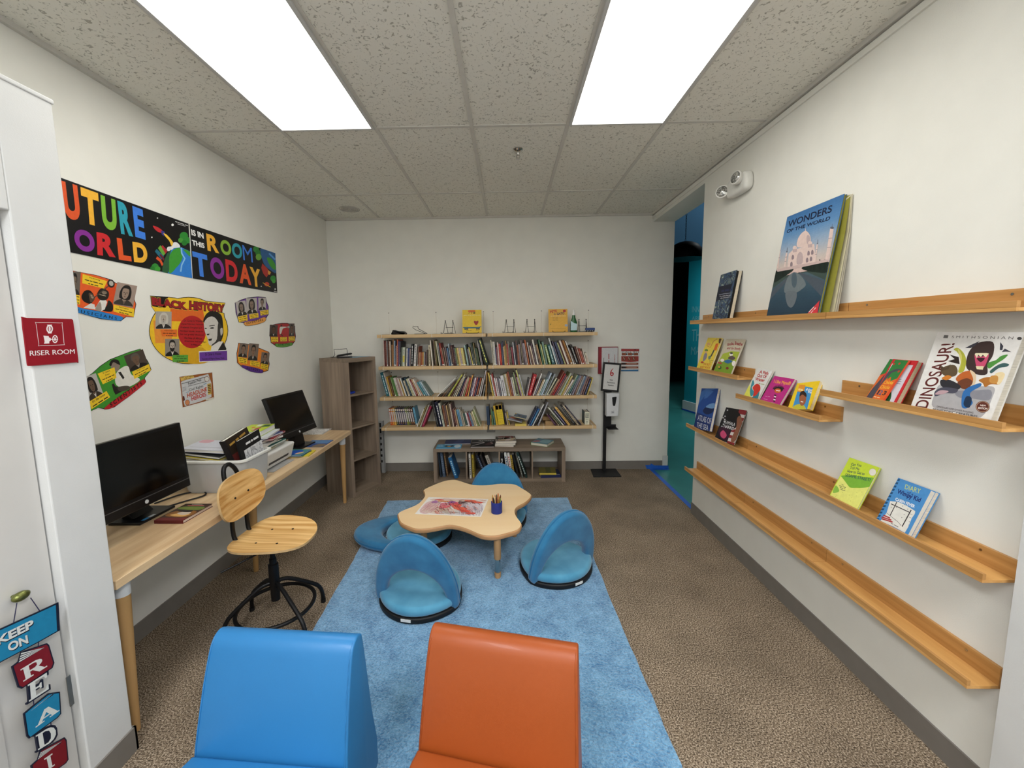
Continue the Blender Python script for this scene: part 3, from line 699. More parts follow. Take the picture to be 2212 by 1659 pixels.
for fx, fy in ((-.215, -.135), (.25, -.165), (.175, .19), (-.222, .115)):
    v = Vector((fx, fy, 0)); u_ = v.normalized()
    MB().tube(curve([u_*.02+Vector((0, 0, .262)), u_*.08+Vector((0, 0, .245)), v*.78+Vector((0, 0, .155)), v*.94+Vector((0, 0, .11)), v+Vector((0, 0, .06)), v*1.01+Vector((0, 0, .003+(.0145 if fx > .2 else 0)))], 5), .0115, BSTEEL, n=12).build('leg', parent=sc, smooth=True)
    MB().lathe([(.014, .0005), (.0145, .02)], BLACKP, c=(fx*1.01, fy*1.01, .0145 if fx > .2 else 0), n=12).build('foot', parent=sc, smooth=True)
MB().tube([(.2*math.cos(a), .2*math.sin(a), .118) for a in [2*PI*k/48 for k in range(48)]], .0105, BSTEEL, n=10, closed=True).build('foot_ring', parent=sc, smooth=True)

# ---------------------------------------------------------------- tall bookcase and low cubby
GREYOAK = wood('7a6b5e', 'a18e7b', 'z', 11, .5); GREYOAKX = wood('706254', '948371', 'x', 11, .5)
bk = thing('cube_bookcase', 'tall grey oak bookcase with four open cubes standing askew in the corner', 'bookcase', (-1.772, 4.175, 0), math.atan2(.361, .178)-0*PI)
# local: x along the front (length .40), y pointing back
ang = math.atan2(4.253-3.898, -1.41+1.596)
bk.location = (-1.588, 3.91, 0); bk.rotation_euler = (0, 0, ang); ROOT[bk.name] = Matrix.Translation((-1.588, 3.91, 0)) @ Matrix.Rotation(ang, 4, 'Z')
w_, d_, h_ = .39, .385, 1.42
MB().box((0, 0, 0), (.038, d_, h_-.04), GREYOAK).build('side_panel', parent=bk)
MB().box((w_-.038, 0, 0), (w_, d_, h_-.04), GREYOAK).build('side_panel', parent=bk)
MB().box((0, 0, h_-.04), (w_, d_, h_), GREYOAKX).build('top_panel', parent=bk)
MB().box((.038, .0, .0), (w_-.038, d_, .04), GREYOAKX).build('bottom_panel', parent=bk)
MB().box((.038, d_-.012, .04), (w_-.038, d_-.002, h_-.04), GREYOAK).build('back_panel', parent=bk)
for k in range(1, 4): z = .04+(h_-.08)*k/4; MB().box((.038, .004, z-.008), (w_-.038, d_-.012, z+.008), GREYOAKX).build('shelf', parent=bk)
cb = thing('cube_cubby', 'low grey oak cubby of four cubes under the back wall shelves', 'bookcase', (-.097, 4.5, 0))
x0, x1, y0, y1, h_ = -.832, .628, 4.31, 4.695, .388
MB().box((x0, y0, 0), (x0+.04, y1, h_-.038), GREYOAK).build('side_panel', parent=cb, world=True)
MB().box((x1-.04, y0, 0), (x1, y1, h_-.038), GREYOAK).build('side_panel', parent=cb, world=True)
MB().box((x0, y0, h_-.038), (x1, y1, h_), GREYOAKX).build('top_panel', parent=cb, world=True)
MB().box((x0+.04, y0, 0), (x1-.04, y1, .038), GREYOAKX).build('bottom_panel', parent=cb, world=True)
for k in range(1, 4): x = x0+(x1-x0)*k/4; MB().box((x-.008, y0+.003, .038), (x+.008, y1, h_-.038), GREYOAK).build('divider', parent=cb, world=True)

# ---------------------------------------------------------------- picture ledges on the right wall
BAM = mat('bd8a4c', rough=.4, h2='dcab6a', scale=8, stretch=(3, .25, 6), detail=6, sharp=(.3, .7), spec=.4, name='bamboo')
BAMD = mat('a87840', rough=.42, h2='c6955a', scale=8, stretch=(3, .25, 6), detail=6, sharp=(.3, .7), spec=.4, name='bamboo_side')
LEDGE = [('top', 1.706, 1.25, 1.982, 'near half of the top bamboo ledge on the right wall'), ('top', 1.706, 1.986, 3.437, 'long far half of the top bamboo ledge on the right wall'),
  ('s2', 1.32, 2.700, 3.437, 'short bamboo ledge holding two children books near the opening'), ('s3', 1.197, 1.976, 2.711, 'short bamboo ledge holding three small picture books'),
  ('s4', 1.33, 1.248, 1.985, 'bamboo ledge holding the white dinosaur book'), ('s5', .825, 1.249, 2.720, 'long near half of the second lowest bamboo ledge'), ('s5', .825, 2.723, 3.439, 'far half of the second lowest bamboo ledge under two dark covers'),
  ('s6', .438, 1.254, 1.994, 'near third of the empty lowest bamboo ledge'), ('s6', .438, 1.997, 2.722, 'middle third of the empty lowest bamboo ledge'), ('s6', .438, 2.725, 3.436, 'far third of the empty lowest bamboo ledge')]
for _, z, y0, y1, lab in LEDGE:
    t = thing('picture_ledge', lab, 'shelf', (XR, (y0+y1)/2, z), 0, 'bamboo picture ledges on the right wall')
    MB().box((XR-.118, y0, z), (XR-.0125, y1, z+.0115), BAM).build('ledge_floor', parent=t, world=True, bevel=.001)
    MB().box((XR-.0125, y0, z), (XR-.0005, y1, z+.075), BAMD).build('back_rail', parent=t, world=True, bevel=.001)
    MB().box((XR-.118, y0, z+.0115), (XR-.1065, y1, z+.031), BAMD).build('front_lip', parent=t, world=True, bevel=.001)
    for ys in ([y0+.1, y1-.1] if y1-y0 < 1 else [y0+.1, (y0+y1)/2, y1-.1]):
        MB().tube([(XR-.0124, ys, z+.058), (XR-.0145, ys, z+.058)], .0045, CHROME, n=10).build('screw', parent=t, world=True)

# ---------------------------------------------------------------- wire-hung planks on the back wall
BIRCH = wood('c9a878', 'dcc096', 'x', 6, .5)
WIRE = mat('e4e0d6', rough=.4, var=.02, name='white_wire')
YF = 4.40
SHZ = {1: 1.648, 2: 1.297, 3: .953, 4: .611}
PT = .036
PLANK = {}
for r, z in SHZ.items():
    for half, (xa, xb, bx) in {'left': (-1.425, -.232, (-1.372, -.822, -.271)), 'right': (-.212, .985, (-.158, .400, .944))}.items():
        nm = {1: 'topmost', 2: 'second', 3: 'third', 4: 'lowest'}[r]
        t = thing('wall_shelf', '%s plank of the %s hand wall shelf stack' % (nm, half), 'shelf', ((xa+xb)/2, YB, z), 0, 'wire-hung birch planks on the back wall')
        MB().box((xa, YF, z-PT), (xb, YB-.002, z), BIRCH).build('plank', parent=t, world=True, bevel=.002)
        for x in bx:
            zs = z+.245
            MB().tube([(x, YB-.003, zs), (x, YB-.004, z+.004), (x, YF+.02, z+.002), (x, YF-.002, z+.002), (x, YF-.003, z-PT-.002), (x, YF+.03, z-PT-.002)], .0026, WIRE, n=6).build('wire_bracket', parent=t, world=True)
            MB().tube([(x, YB-.0005, zs+.004), (x, YB-.005, zs+.004)], .005, mat('4a4744', rough=.4, metal=.6), n=8).build('screw', parent=t, world=True)
        PLANK[(r, half)] = (xa, xb)
# ================================================================ books standing on the wall planks
NAMED = {'white':'e6e4e0','cream':'dccfa8','pale grey':'bdbdbb','grey':'8a8a8a','dark grey':'505052','black':'1c1c1e','maroon':'5a2226','red':'a8282c','rust':'94462c','orange':'c46a30',
 'tan':'b88a58','brown':'6e5340','dark brown':'44342a','yellow':'d8c458','gold':'b8923c','olive':'7c7a48','green':'5c8248','dark green':'22362a','grey green':'7d9384','teal':'2a6268',
 'sky blue':'7aa6c0','blue':'47659a','navy':'262c52','purple':'4a3a62','lilac':'b09ca4','pink':'c89490','plum':'74404e','steel blue':'5c7080','dark slate':'3c4450'}
def cname(h):
    a = [int(h[i:i+2], 16) for i in (0, 2, 4)]
    return min(NAMED, key=lambda k: sum((a[i]-int(NAMED[k][2*i:2*i+2], 16))**2 for i in range(3)))
_o = ['', 'first', 'second', 'third', 'fourth', 'fifth', 'sixth', 'seventh', 'eighth', 'ninth', 'tenth', 'eleventh', 'twelfth', 'thirteenth', 'fourteenth', 'fifteenth', 'sixteenth', 'seventeenth', 'eighteenth', 'nineteenth']
_t = ['', '', 'twent', 'thirt', 'fort', 'fift', 'sixt', 'sevent']
ORD = _o[1:]+[_t[n//10]+('ieth' if n % 10 == 0 else 'y-'+_o[n % 10]) for n in range(20, 80)]
def mixc(a, b, k=.5): return ''.join('%02x' % round(int(a[i:i+2], 16)*(1-k)+int(b[i:i+2], 16)*k) for i in (0, 2, 4))
def P(s): return [tuple(int(x) if i < 4 else x for i, x in enumerate(e.split(','))) for e in s.split()]
# each entry: top-left x, top y, bottom-left x, spine width, cover colour [, accent colour], read from an enlarged view
ROWS = [
 (2, 'left', (820, 720, 17.696), 1262, '''130,280,165,28,c9b5ab 160,280,195,42,4a1f1f 205,295,242,42,6b2f2b 250,285,285,44,8a8585 300,330,328,28,3a2420 328,285,356,42,5d3a2c 370,310,400,44,d8ccbe 420,310,444,28,4a4038
 455,440,472,38,9a6a3a 495,245,512,42,8f6a4a 550,285,560,34,9db4c6 590,290,597,30,2c3a52 622,480,630,36,b38a86 660,240,668,46,a8553a 715,300,716,36,4a4470 755,320,752,26,5c5a66 785,320,782,34,2b2b2e
 838,535,832,44,7f8a7a,c8b43a 888,535,880,80,c9cfbf,d0bf4a 1030,580,1012,42,e6e2e0 1080,575,1064,34,4a5a86 1118,580,1104,38,39436b 1155,590,1146,30,b9a7a4 1215,420,1192,88,1a1a1c,e0e0de 1340,420,1300,88,dcdad6,33333a
 1455,520,1430,38,77695c 1500,500,1474,26,8a3f28 1512,725,1500,62,b08a6a 1585,725,1575,50,8e3c1e 1640,725,1630,50,c99a55 1692,725,1686,44,9aa0a0 1750,740,1738,36,4a3a46 1790,640,1786,40,6e5f55 1862,450,1878,84,cfc4a8,5a4a40 1905,280,2010,38,e8dfd0,a83228'''),
 (2, 'left', (935, 720, 17.696), 1238, '''0,250,100,40,6b5648 55,290,150,28,7d7448 95,300,245,40,cfc9ae 165,390,292,44,6a6a72 225,380,372,62,8c2f2b 322,560,442,30,8c7a6c 390,550,505,38,967d70 450,520,580,40,7a666a 525,570,630,44,5c7fa0
 575,400,706,28,aebdc6 620,470,745,42,4d4746 672,460,795,54,4a2224 745,540,855,40,3f1f22 785,560,900,36,55545a 832,570,945,44,6f8a5c 888,570,1005,36,c09a54 925,570,1045,38,e0cf8e 975,570,1090,72,b7a19c 1055,570,1168,34,d9c774
 1095,570,1206,44,e6da86 1145,560,1256,34,6a5a30 1180,460,1320,56,9ab3ae 1255,430,1392,48,1e2b28 1305,610,1446,52,8f8f94 1352,540,1520,40,c9c06a 1405,380,1570,40,4c4c4e 1455,360,1618,38,3a4a40 1525,380,1664,42,8a7a52 1580,560,1712,48,2f443c
 1640,580,1768,44,4d5a3c 1690,290,1850,38,b9b5b0 1740,400,1890,34,6f6f7c 1690,215,2030,120,10231a,e2e07a'''),
 (2, 'right', (1050, 720, 17.696), 1213, '''165,270,270,36,b9b2a0 232,330,312,36,d8d6c8 280,330,354,36,e0dedc 340,560,398,36,2b2f55 375,520,440,40,7a4a56 415,355,490,44,d8c4be 470,410,548,76,a8282a,e06a3a 570,380,632,34,4a4f62 600,310,672,40,2c3258
 640,520,712,28,c9b48a 672,480,744,48,b8924e 720,280,795,38,8a6a3a 772,410,838,46,9c332c 818,310,890,42,8a8478 872,550,938,62,54483a 945,530,1022,56,8c4450 1005,340,1110,36,c9ccd2 1070,360,1160,40,34343c 1130,290,1218,30,7a5a56
 1160,450,1250,44,8f4a2c 1215,420,1302,70,8a7a78 1280,260,1392,50,5f5648 1335,270,1452,44,6a5a5e 1385,380,1512,40,8a8088 1425,380,1566,34,b5b0b2 1455,260,1620,50,a85a34 1555,350,1715,34,d6d2ce 1600,450,1765,56,6a4a44 1650,480,1830,44,d6c6ae
 1695,390,1888,48,5e4c54 1745,250,1955,60,d2cdc4 1860,450,2050,46,7a6a5c 1910,430,2110,38,c9a070'''),
 (2, 'right', (1165, 720, 17.696), 1195, '''-46,250,130,56,3c6a50 32,430,205,40,d0d088 85,330,262,66,6f8a80 185,450,375,86,7f9a58,e8e8e0 298,440,500,112,2f5a5e,c8dcd8 345,190,650,52,d8dcda 440,500,718,40,8094a4 480,310,775,44,5a4f66 570,340,850,92,3f4660
 675,370,980,40,bcc48a 720,360,1036,32,5a2418 750,290,1082,64,dcd2c8 825,310,1160,38,6a3a1e 872,290,1212,74,9a6830 985,310,1310,48,d6d4ce 1080,560,1372,36,5c4a44 1165,460,1424,92,2a2626,c8c8c6 1320,530,1536,60,4a2824
 1400,520,1612,34,cda79a 1480,590,1662,72,9a4234 1580,690,1746,34,c08a80 1632,600,1790,40,d2cabc 1740,750,1840,70,d0c9b8'''),
 (3, 'left', (815, 790, 16.385), 1078, '''95,255,330,98,1f5f6c,cfe0e0 205,250,440,38,cfcac0 300,400,490,54,b8903e 375,440,556,66,5a3a28 450,420,636,44,6f8a56 500,420,688,56,4f7a3e 560,440,756,80,c9c4bc 645,440,846,58,a88a88 705,440,912,44,d2ccc0 755,500,964,34,a8843e
 790,450,1004,42,e0ddd6 840,450,1054,40,29404c 880,540,1104,60,c4b8a0 940,440,1176,66,2a4454 1010,480,1256,64,c9c6a4,4a5a50 1080,470,1336,44,ecebe6 1132,500,1392,58,7a2c2c,c9a8a4 1190,480,1466,40,d0b08a 1240,480,1524,46,e2ddd6 1300,560,1590,42,cfae9c
 1385,600,1668,50,5a9aa4 1450,580,1742,52,7aa8bc 1510,580,1820,60,c4d4dc 1570,600,1906,40,6f827c'''),
 (3, 'left', (935, 790, 16.385), 1105, '''800,440,140,40,e8e6e0 790,540,240,40,3a2c28 760,590,330,46,8a5a44 790,600,416,50,3a3a36 940,320,530,70,c8c85a,5a5a30 960,480,636,36,7a4038 1000,450,690,40,b8a89c 1050,310,746,44,d6d2c0 1070,400,806,46,d0c8a8 1100,430,870,60,262c46
 1150,470,952,44,8a5864 1215,400,1016,46,d4c0b4 1255,430,1078,46,a09a70 1310,430,1140,66,b8422e 1380,340,1222,46,d8a45c 1435,430,1284,40,4a4660 1490,430,1336,64,d6c4c8,2a2a5a 1565,430,1414,42,b05a58 1620,430,1470,50,332a4e 1680,440,1534,56,8a4220 1755,450,1604,38,d2cec6
 1870,170,1670,46,c9c8cc 1840,660,1760,44,9a9a94 1890,230,1858,34,c08e4e'''),
 (3, 'right', (1040, 790, 16.385), 1095, '''222,260,400,44,d6bc5c,6a5020 310,330,470,34,f0eeea 350,300,510,42,9c3434 440,440,560,40,e6e2e2 505,450,612,40,d8c8cc 562,430,662,56,6a6a74 628,460,738,40,e0e0e4 660,360,802,112,cfcdd0 765,310,918,36,7a7a54 805,310,962,64,c2bfae
 860,290,1034,44,b8824a 905,230,1090,48,8a4a3c 1020,430,1150,42,c9c0c4 1070,400,1200,58,ced2b0 1085,310,1266,46,3f4a44 1105,240,1316,40,8a9a70 1180,310,1360,34,5a2430 1235,410,1404,40,b09aa4 1210,160,1452,42,c9c878 1320,320,1504,34,b8bcc0'''),
 (3, 'right', (1040, 790, 16.385), 1085, '''1665,440,1556,24,5a5a58 1710,460,1590,40,c9bebc 1860,310,1640,128,b0202c,e0b0a8 1985,500,1778,34,7a3a3e 2120,280,1820,40,eceae4 2100,490,1870,62,6a6670 2185,510,1942,36,d6bc90'''),
 (3, 'right', (1165, 790, 16.385), 1068, '''190,490,-60,40,e8e4da 270,480,-6,48,a8c4c4 385,260,56,60,b4c4d4 440,380,128,46,5a6054 540,300,186,50,9aa2a8 600,440,250,44,d8d8c0 640,500,306,36,3f4638 690,480,354,38,d2ae92 850,200,404,48,8a4a40 905,290,464,64,9a2a2c
 940,340,540,48,6a5260 985,380,602,46,b08a80 1050,260,662,42,8a9468 1105,270,716,42,c0c6bc 1135,370,770,36,c4bc58 1165,370,818,38,d6b890 1195,500,868,62,e4dedc 1270,330,942,42,b0b496 1325,350,1000,58,4a7a7c 1390,350,1074,56,5a6a78 1450,360,1148,66,8a8494
 1515,370,1232,52,8a6a58 1585,370,1300,60,a0a8ac 1640,380,1376,46,54708c 1690,370,1436,62,8a7674 1755,400,1520,50,7a5a58 1800,470,1590,78,232a4a,9aa4c8 1862,430,1690,38,d2be6a'''),
 (4, 'left', (825, 860, 16.385), 956, '''235,370,310,66,b04a20,S 305,370,382,68,d07a30,S 370,365,456,72,d0a040,S 440,370,534,70,2c3a30,S 512,375,610,70,2a2c48,S 582,375,686,66,33244a,S 650,378,758,66,1c1c22,S 718,375,830,68,3c3c66,S 785,370,904,70,6a7a30,S 858,375,980,68,3a4a34,S 925,375,1054,68,4a2420,S 1000,375,1128,66,42201c,S 1080,340,1202,66,6aa6c4'''),
 (4, 'left', (825, 860, 16.385), 1025, '''1470,390,1226,36,dad4ca 1545,300,1276,52,8a7a4a 1640,250,1340,56,b0a898 1700,290,1410,84,8c1c40,c06a80'''),
 (4, 'left', (930, 860, 16.385), 1030, '''30,120,226,88,121214,6a6a6c 140,150,330,108,0e1230,e4e4e2 270,190,450,64,c4c8b8,5a5f58 392,270,530,64,7a4a30 455,240,600,62,5c4a48 535,270,672,42,c0a070 592,200,726,56,5a4a34 658,220,794,42,d8c8b8 702,210,848,52,4a2c2c 765,400,910,46,7a4a44 845,430,966,42,c4a884'''),
 (4, 'left', (930, 860, 16.385), 1000, '''905,420,1048,96,6a98b4,3a5a7a 1000,400,1152,48,a8a498 1085,470,1216,40,bab09a 1140,560,1270,62,2e5a54 1212,530,1344,56,e0d8da 1280,530,1412,52,7a2438 1335,530,1478,70,7a8ea4,2a2a4a 1405,540,1562,48,c8b894 1450,480,1626,44,e0d8b0 1490,440,1690,44,8a9a60 1480,380,1752,40,b8b89a'''),
 (4, 'right', (1045, 860, 16.385), 955, '''80,290,120,100,2c3e56 230,600,236,42,b88a44 200,390,296,56,5c7a50 290,470,372,56,3a6a68 330,280,440,66,c8a428 410,255,520,232,d6ba30,G 640,260,770,46,241e22 750,540,832,46,b8a890 800,490,892,36,c4aa4a'''),
 (4, 'right', (1045, 860, 16.385), 1020, '''1870,370,1560,50,1c2c50 1935,380,1628,72,2c5a9c,6ab0a0 2110,230,1724,40,dcdcd8 2150,240,1786,66,1c1a1c 2250,150,1900,64,8a8a90,d8d8da'''),
 (4, 'right', (1165, 860, 16.385), 1000, '''265,610,560,76,4a2440 395,600,676,50,6a5a40 445,590,760,50,4a5a44 300,340,840,48,dcdccc 490,440,920,78,241a40,b8b4d0 545,340,1040,98,e0b464,7a3a20 680,400,1172,44,4a4230 720,240,1240,92,141214,8a8a88 800,290,1364,70,b8a890,4a3a34 880,270,1464,56,1e1a30'''),
]
PAGES = mat('cfc8b8', rough=.8, var=.08, scale=220, stretch=(1, 1, 1))
RN = {2: 'upper', 3: 'middle', 4: 'lowest'}
brnd = random.Random(5)
count = {}
segs = []
for row, half, crop, vb, data in ROWS:
    ox, oy, k = crop; zt = SHZ[row]
    ent = P(data); bks = []
    ym = atz(ox+ent[len(ent)//2][2]/k, oy+vb/k, zt).y; ym = min(4.52, max(4.408, ym))
    for e in ent:
        xt, yt, xb, w_, col = e[:5]; acc = e[5] if len(e) > 5 else None
        B = aty(ox+xb/k, oy+vb/k, ym); T_ = aty(ox+xt/k, oy+yt/k, ym)
        bks.append([B.x, T_.x, max(.09, T_.z-zt), w_/k/FPX*ym, col, acc, ym])
    segs.append((row, half, bks))
# neighbours lean on, never through, each other
for half_row in {(s[0], s[1]) for s in segs}:
    allb = [b for s in segs if (s[0], s[1]) == half_row for b in s[2]]
    allb.sort(key=lambda b: b[0])
    xa, xe = PLANK[half_row]
    for i, b in enumerate(allb):
        for n_ in allb[i+1:i+3]:
            zc = min(b[2], n_[2]); f = lambda q, z: q[0]+(q[1]-q[0])*z/q[2]
            gb = n_[0]-b[0]
            if gb < .0035: n_[1] += .0035-gb; n_[0] = b[0]+.0035; gb = .0035
            gt = f(n_, zc)-f(b, zc)
            need = min(gb, .0045) if n_ is not allb[min(i+1, len(allb)-1)] else min(gb*.7, b[3]*.85)
            if gt < need:
                d = need-gt; n_[1] += d*n_[2]/zc; gt = need
            b[3] = min(b[3], max(.0022, min(gb, gt)*.97))
    for i, b in enumerate(allb):
        X0, X1, h_, wd, col, acc, ym = b
        th = math.atan2(X1-X0, h_); L_ = math.hypot(X1-X0, h_); t = max(.002, wd*math.cos(th)*(.93 if th > 0 else 1))
        L_ = L_ if th <= 0 else L_-t*math.sin(th)*.5
        dep = min(.215, max(.13, L_*.78)); ym = max(ym, 4.408)
        if ym+dep > YB-.004: dep = YB-.004-ym
        T0 = Matrix.Rotation(th, 4, 'Y')
        z0 = SHZ[half_row[0]]+.0004+max(0, t*math.sin(th))
        m = MB(T0); cm = mat(col, rough=.5, var=.1, scale=90, stretch=(1, 1, .5), spec=.35)
        if t > .006:
            m.box((0, 0, 0), (t, .002, L_), cm); m.box((0, .002, 0), (.0016, dep, L_), cm); m.box((t-.0016, .002, 0), (t, dep, L_), cm)
            m.box((.0016, .002, .003), (t-.0016, dep-.004, L_-.004), PAGES)
        else: m.box((0, 0, 0), (t, dep, L_), cm)
        c3 = [int(col[q:q+2], 16) for q in (0, 2, 4)]; dark = sum(c3) < 360
        ac = acc if acc and len(acc) == 6 else mixc(col, brnd.choice(['d8d4ca', 'c9b48a', 'b8a8a0', 'a85a4a'] if dark else ['3a3436', '5a3a30', '4a5a6a', '8a3a30']))
        am = ink(ac)
        def strip(u0, u1, v0, v1, mm): m.add([(t*u0, -.0003, L_*v0), (t*u1, -.0003, L_*v0), (t*u1, -.0003, L_*v1), (t*u0, -.0003, L_*v1)], [(0, 1, 2, 3)], mm)
        if acc == 'S':                                     # matching series: pale label panel on a coloured spine
            strip(.12, .78, .2, .78, ink('d9d4d4')); strip(.1, .8, .84, .97, ink('cfc4b4'))
            for q in range(9): strip(.3, .6, .24+.06*q, .24+.06*q+.03, ink('6a5a5e'))
            strip(.15, .8, .04, .09, ink(col)); strip(.2, .7, .1, .15, ink('d8b070'))
        elif acc == 'G':
            strip(0, .99, .76, .99, ink('8a6a20')); strip(.02, .35, .78, .97, ink('a85a28')); strip(.5, .9, .78, .97, ink('5c7a30'))
            for q in (.3, .5, .62): strip(.1, .9, q, q+.012, ink('a88a1a'))
        elif acc and t > .012:
            v = .1
            if acc in ('c8b43a', 'd0bf4a'): strip(.05, .95, .22, .56, am); v = .62; am = ink('5a5a4a')
            while v < .86:
                d = brnd.uniform(.04, .13); strip(.36, .64, v, v+d, am); v += d+brnd.uniform(.012, .03)
        elif t > .004 and brnd.random() < .85:
            v = brnd.uniform(.08, .2); ve = brnd.uniform(.55, .92)
            while v < ve:
                d = brnd.uniform(.03, .11); strip(.34, .64, v, v+d, am); v += d+brnd.uniform(.01, .03)
            if brnd.random() < .3: strip(.02, .98, .02, .07, ink('e4e0d6'))
        o = m.build('book'); o.location = (X0 if th <= 0 else X0, ym, z0); ROOT[o.name] = Matrix.Translation(o.location)
        lean = 'upright' if abs(th) < .05 else ('leaning left' if th < 0 else 'leaning right')
        size = 'thick' if t > .018 else ('thin' if t < .008 else 'slim')
        tag(o, '%s %s book %s, %s from left, %s %s plank' % (size, cname(col), lean, ORD[i], RN[half_row[0]], half_row[1]), 'book',
            group='books on the %s %s plank' % (RN[half_row[0]], half_row[1]))

# books lying down and odd items on the lowest plank
def lying(name_label, cx, cy, z, lx, ly, t, rz, cover, tilt=(0, 0), art=None, group=None, name='book', pages='d6d0c2', spine=None):
    """closed book lying flat; x spine-to-edge, y along the spine; spine on -y side by default ('s','n','w','e')"""
    T = Matrix.Translation((cx, cy, z)) @ Matrix.Rotation(rz, 4, 'Z') @ Matrix.Rotation(tilt[0], 4, 'X') @ Matrix.Rotation(tilt[1], 4, 'Y')
    m = MB(T); cm = ink(cover); pm = mat(pages, rough=.8, var=.06, scale=160, stretch=(.05, .05, 4))
    c_ = min(.002, t*.2)
    m.box((-lx/2, -ly/2, 0), (lx/2, ly/2, c_), cm); m.box((-lx/2, -ly/2, t-c_), (lx/2, ly/2, t), cm)
    m.box((-lx/2+.002, -ly/2+.003, c_), (lx/2-.003, ly/2-.003, t-c_), pm)
    sm = ink(spine or cover)
    sp_ = art['spine'] if art and 'spine' in art else 'w'
    if sp_ == 'w': m.box((-lx/2, -ly/2, c_), (-lx/2+.0025, ly/2, t-c_), sm)
    if sp_ == 's': m.box((-lx/2, -ly/2, c_), (lx/2, -ly/2+.0028, t-c_), sm)
    if sp_ == 'e': m.box((lx/2-.0025, -ly/2, c_), (lx/2, ly/2, t-c_), sm)
    if art and 'draw' in art:
        o3 = Vector((-lx/2, -ly/2, t)); A = Art(m, frame=(T @ o3, (T @ Vector((lx/2, -ly/2, t)))-(T @ o3), (T @ Vector((-lx/2, ly/2, t)))-(T @ o3)), lift=.0002, step=.00005)
        m.T = Matrix.Identity(4); art['draw'](A)
    o = m.build(name, loc=(cx, cy, z), recalc=False); tag(o, name_label, 'book', group); return o
zl = SHZ[4]+.0005
lying('yellow paperback lying flat at the front of the lowest right plank', .138, 4.50, zl, .125, .17, .021, .05, 'd8c060', art=dict(spine='s'))
def dr(A): A.poly('8a90a0', [(0, 0), (1, 0), (1, 1), (0, 1)]); A.blob('c8682c', [(.1, .5), (.3, .9), (.55, .6), (.9, .3), (.6, .25), (.3, .45)]); A.blob('6a4a3c', [(.5, .3), (.9, .15), (.95, .3), (.6, .45)])
lying('grey and orange picture book lying tilted on the yellow paperback, lowest plank', .082, 4.52, zl+.052, .165, .19, .009, -.1, '8a8a98', tilt=(0, .21), art=dict(spine='e', draw=dr))
def dr(A): A.poly('5f7488', [(0, 0), (1, 0), (1, 1), (0, 1)]); A.ell('2c2a30', .4, .45, .12, .14); A.ell('2c2a30', .75, .35, .08, .1); A.ell('8a5a50', .55, .5, .07, .09); A.poly('d8b85a', [(0, .7), (.14, .75), (.1, 1), (0, 1)])
lying('blue illustrated book on top of the tilted pile, lowest right plank', .142, 4.545, zl+.076, .14, .17, .012, -.12, '5f7488', tilt=(0, .2), art=dict(spine='w', draw=dr), pages='d8c48a')
KR = mat('a5855c', rough=.8, var=.06, scale=25, name='kraft_board')
for nm, a, b, lab in (('kraft_box', (1165+215/16.385, 1165+540/16.385), None, 'plain kraft box at the front of the lowest right plank'),):
    p0 = aty(1165+215/16.385, 860+1035/16.385, 4.45); p1 = aty(1165+540/16.385, 860+1035/16.385, 4.45)
    o = MB().box((p0.x, 4.44, zl), (p1.x-.012, 4.57, zl+.043), KR).build('kraft_box', loc=((p0.x+p1.x)/2, 4.5, zl), bevel=.002); tag(o, lab, 'box', 'kraft boxes on the lowest plank')
o = MB().box((p0.x-.03, 4.50, zl+.0438), (p1.x-.045, 4.63, zl+.0858), KR).build('kraft_box', loc=((p0.x+p1.x)/2-.05, 4.56, zl+.0438), bevel=.002); tag(o, 'plain kraft box resting set back on the other kraft box, lowest right plank', 'box', 'kraft boxes on the lowest plank')
# thick dictionary at the right end
p0 = aty(1165+1600/16.385, 860+1000/16.385, 4.45); p1 = aty(1165+1772/16.385, 860+490/16.385, 4.45)
m = MB(); hh = p1.z-zl
m.box((p0.x, 4.445, zl), (p1.x, 4.447, zl+hh), ink('d8d6c0')); m.box((p0.x, 4.447, zl), (p0.x+.003, 4.61, zl+hh+.003), ink('27484a')); m.box((p1.x-.003, 4.447, zl), (p1.x, 4.61, zl+hh+.003), ink('1f2426')); m.box((p0.x+.003, 4.447, zl+.003), (p1.x-.003, 4.605, zl+hh-.004), PAGES)
A = Art(m, frame=((p0.x, 4.445, zl), (p1.x-p0.x, 0, 0), (0, 0, hh)), lift=.0003)
A.poly('8a8f86', [(.12, .8), (.88, .8), (.88, .88), (.12, .88)]); A.ell('1f2426', .22, .69, .1, .04); A.poly('3a4040', [(.36, .67), (.88, .67), (.88, .72), (.36, .72)]); A.poly('5a6058', [(.14, .55), (.86, .55), (.86, .61), (.14, .61)]); A.poly('a8aa98', [(.2, .4), (.8, .4), (.8, .46), (.2, .46)]); A.ell('9aa090', .5, .22, .14, .07); A.ell('5a6058', .5, .1, .06, .02)
o = m.build('book', loc=((p0.x+p1.x)/2, 4.53, zl), recalc=False); tag(o, 'thick dark green volume with a cream spine at the right end of the lowest plank', 'book')

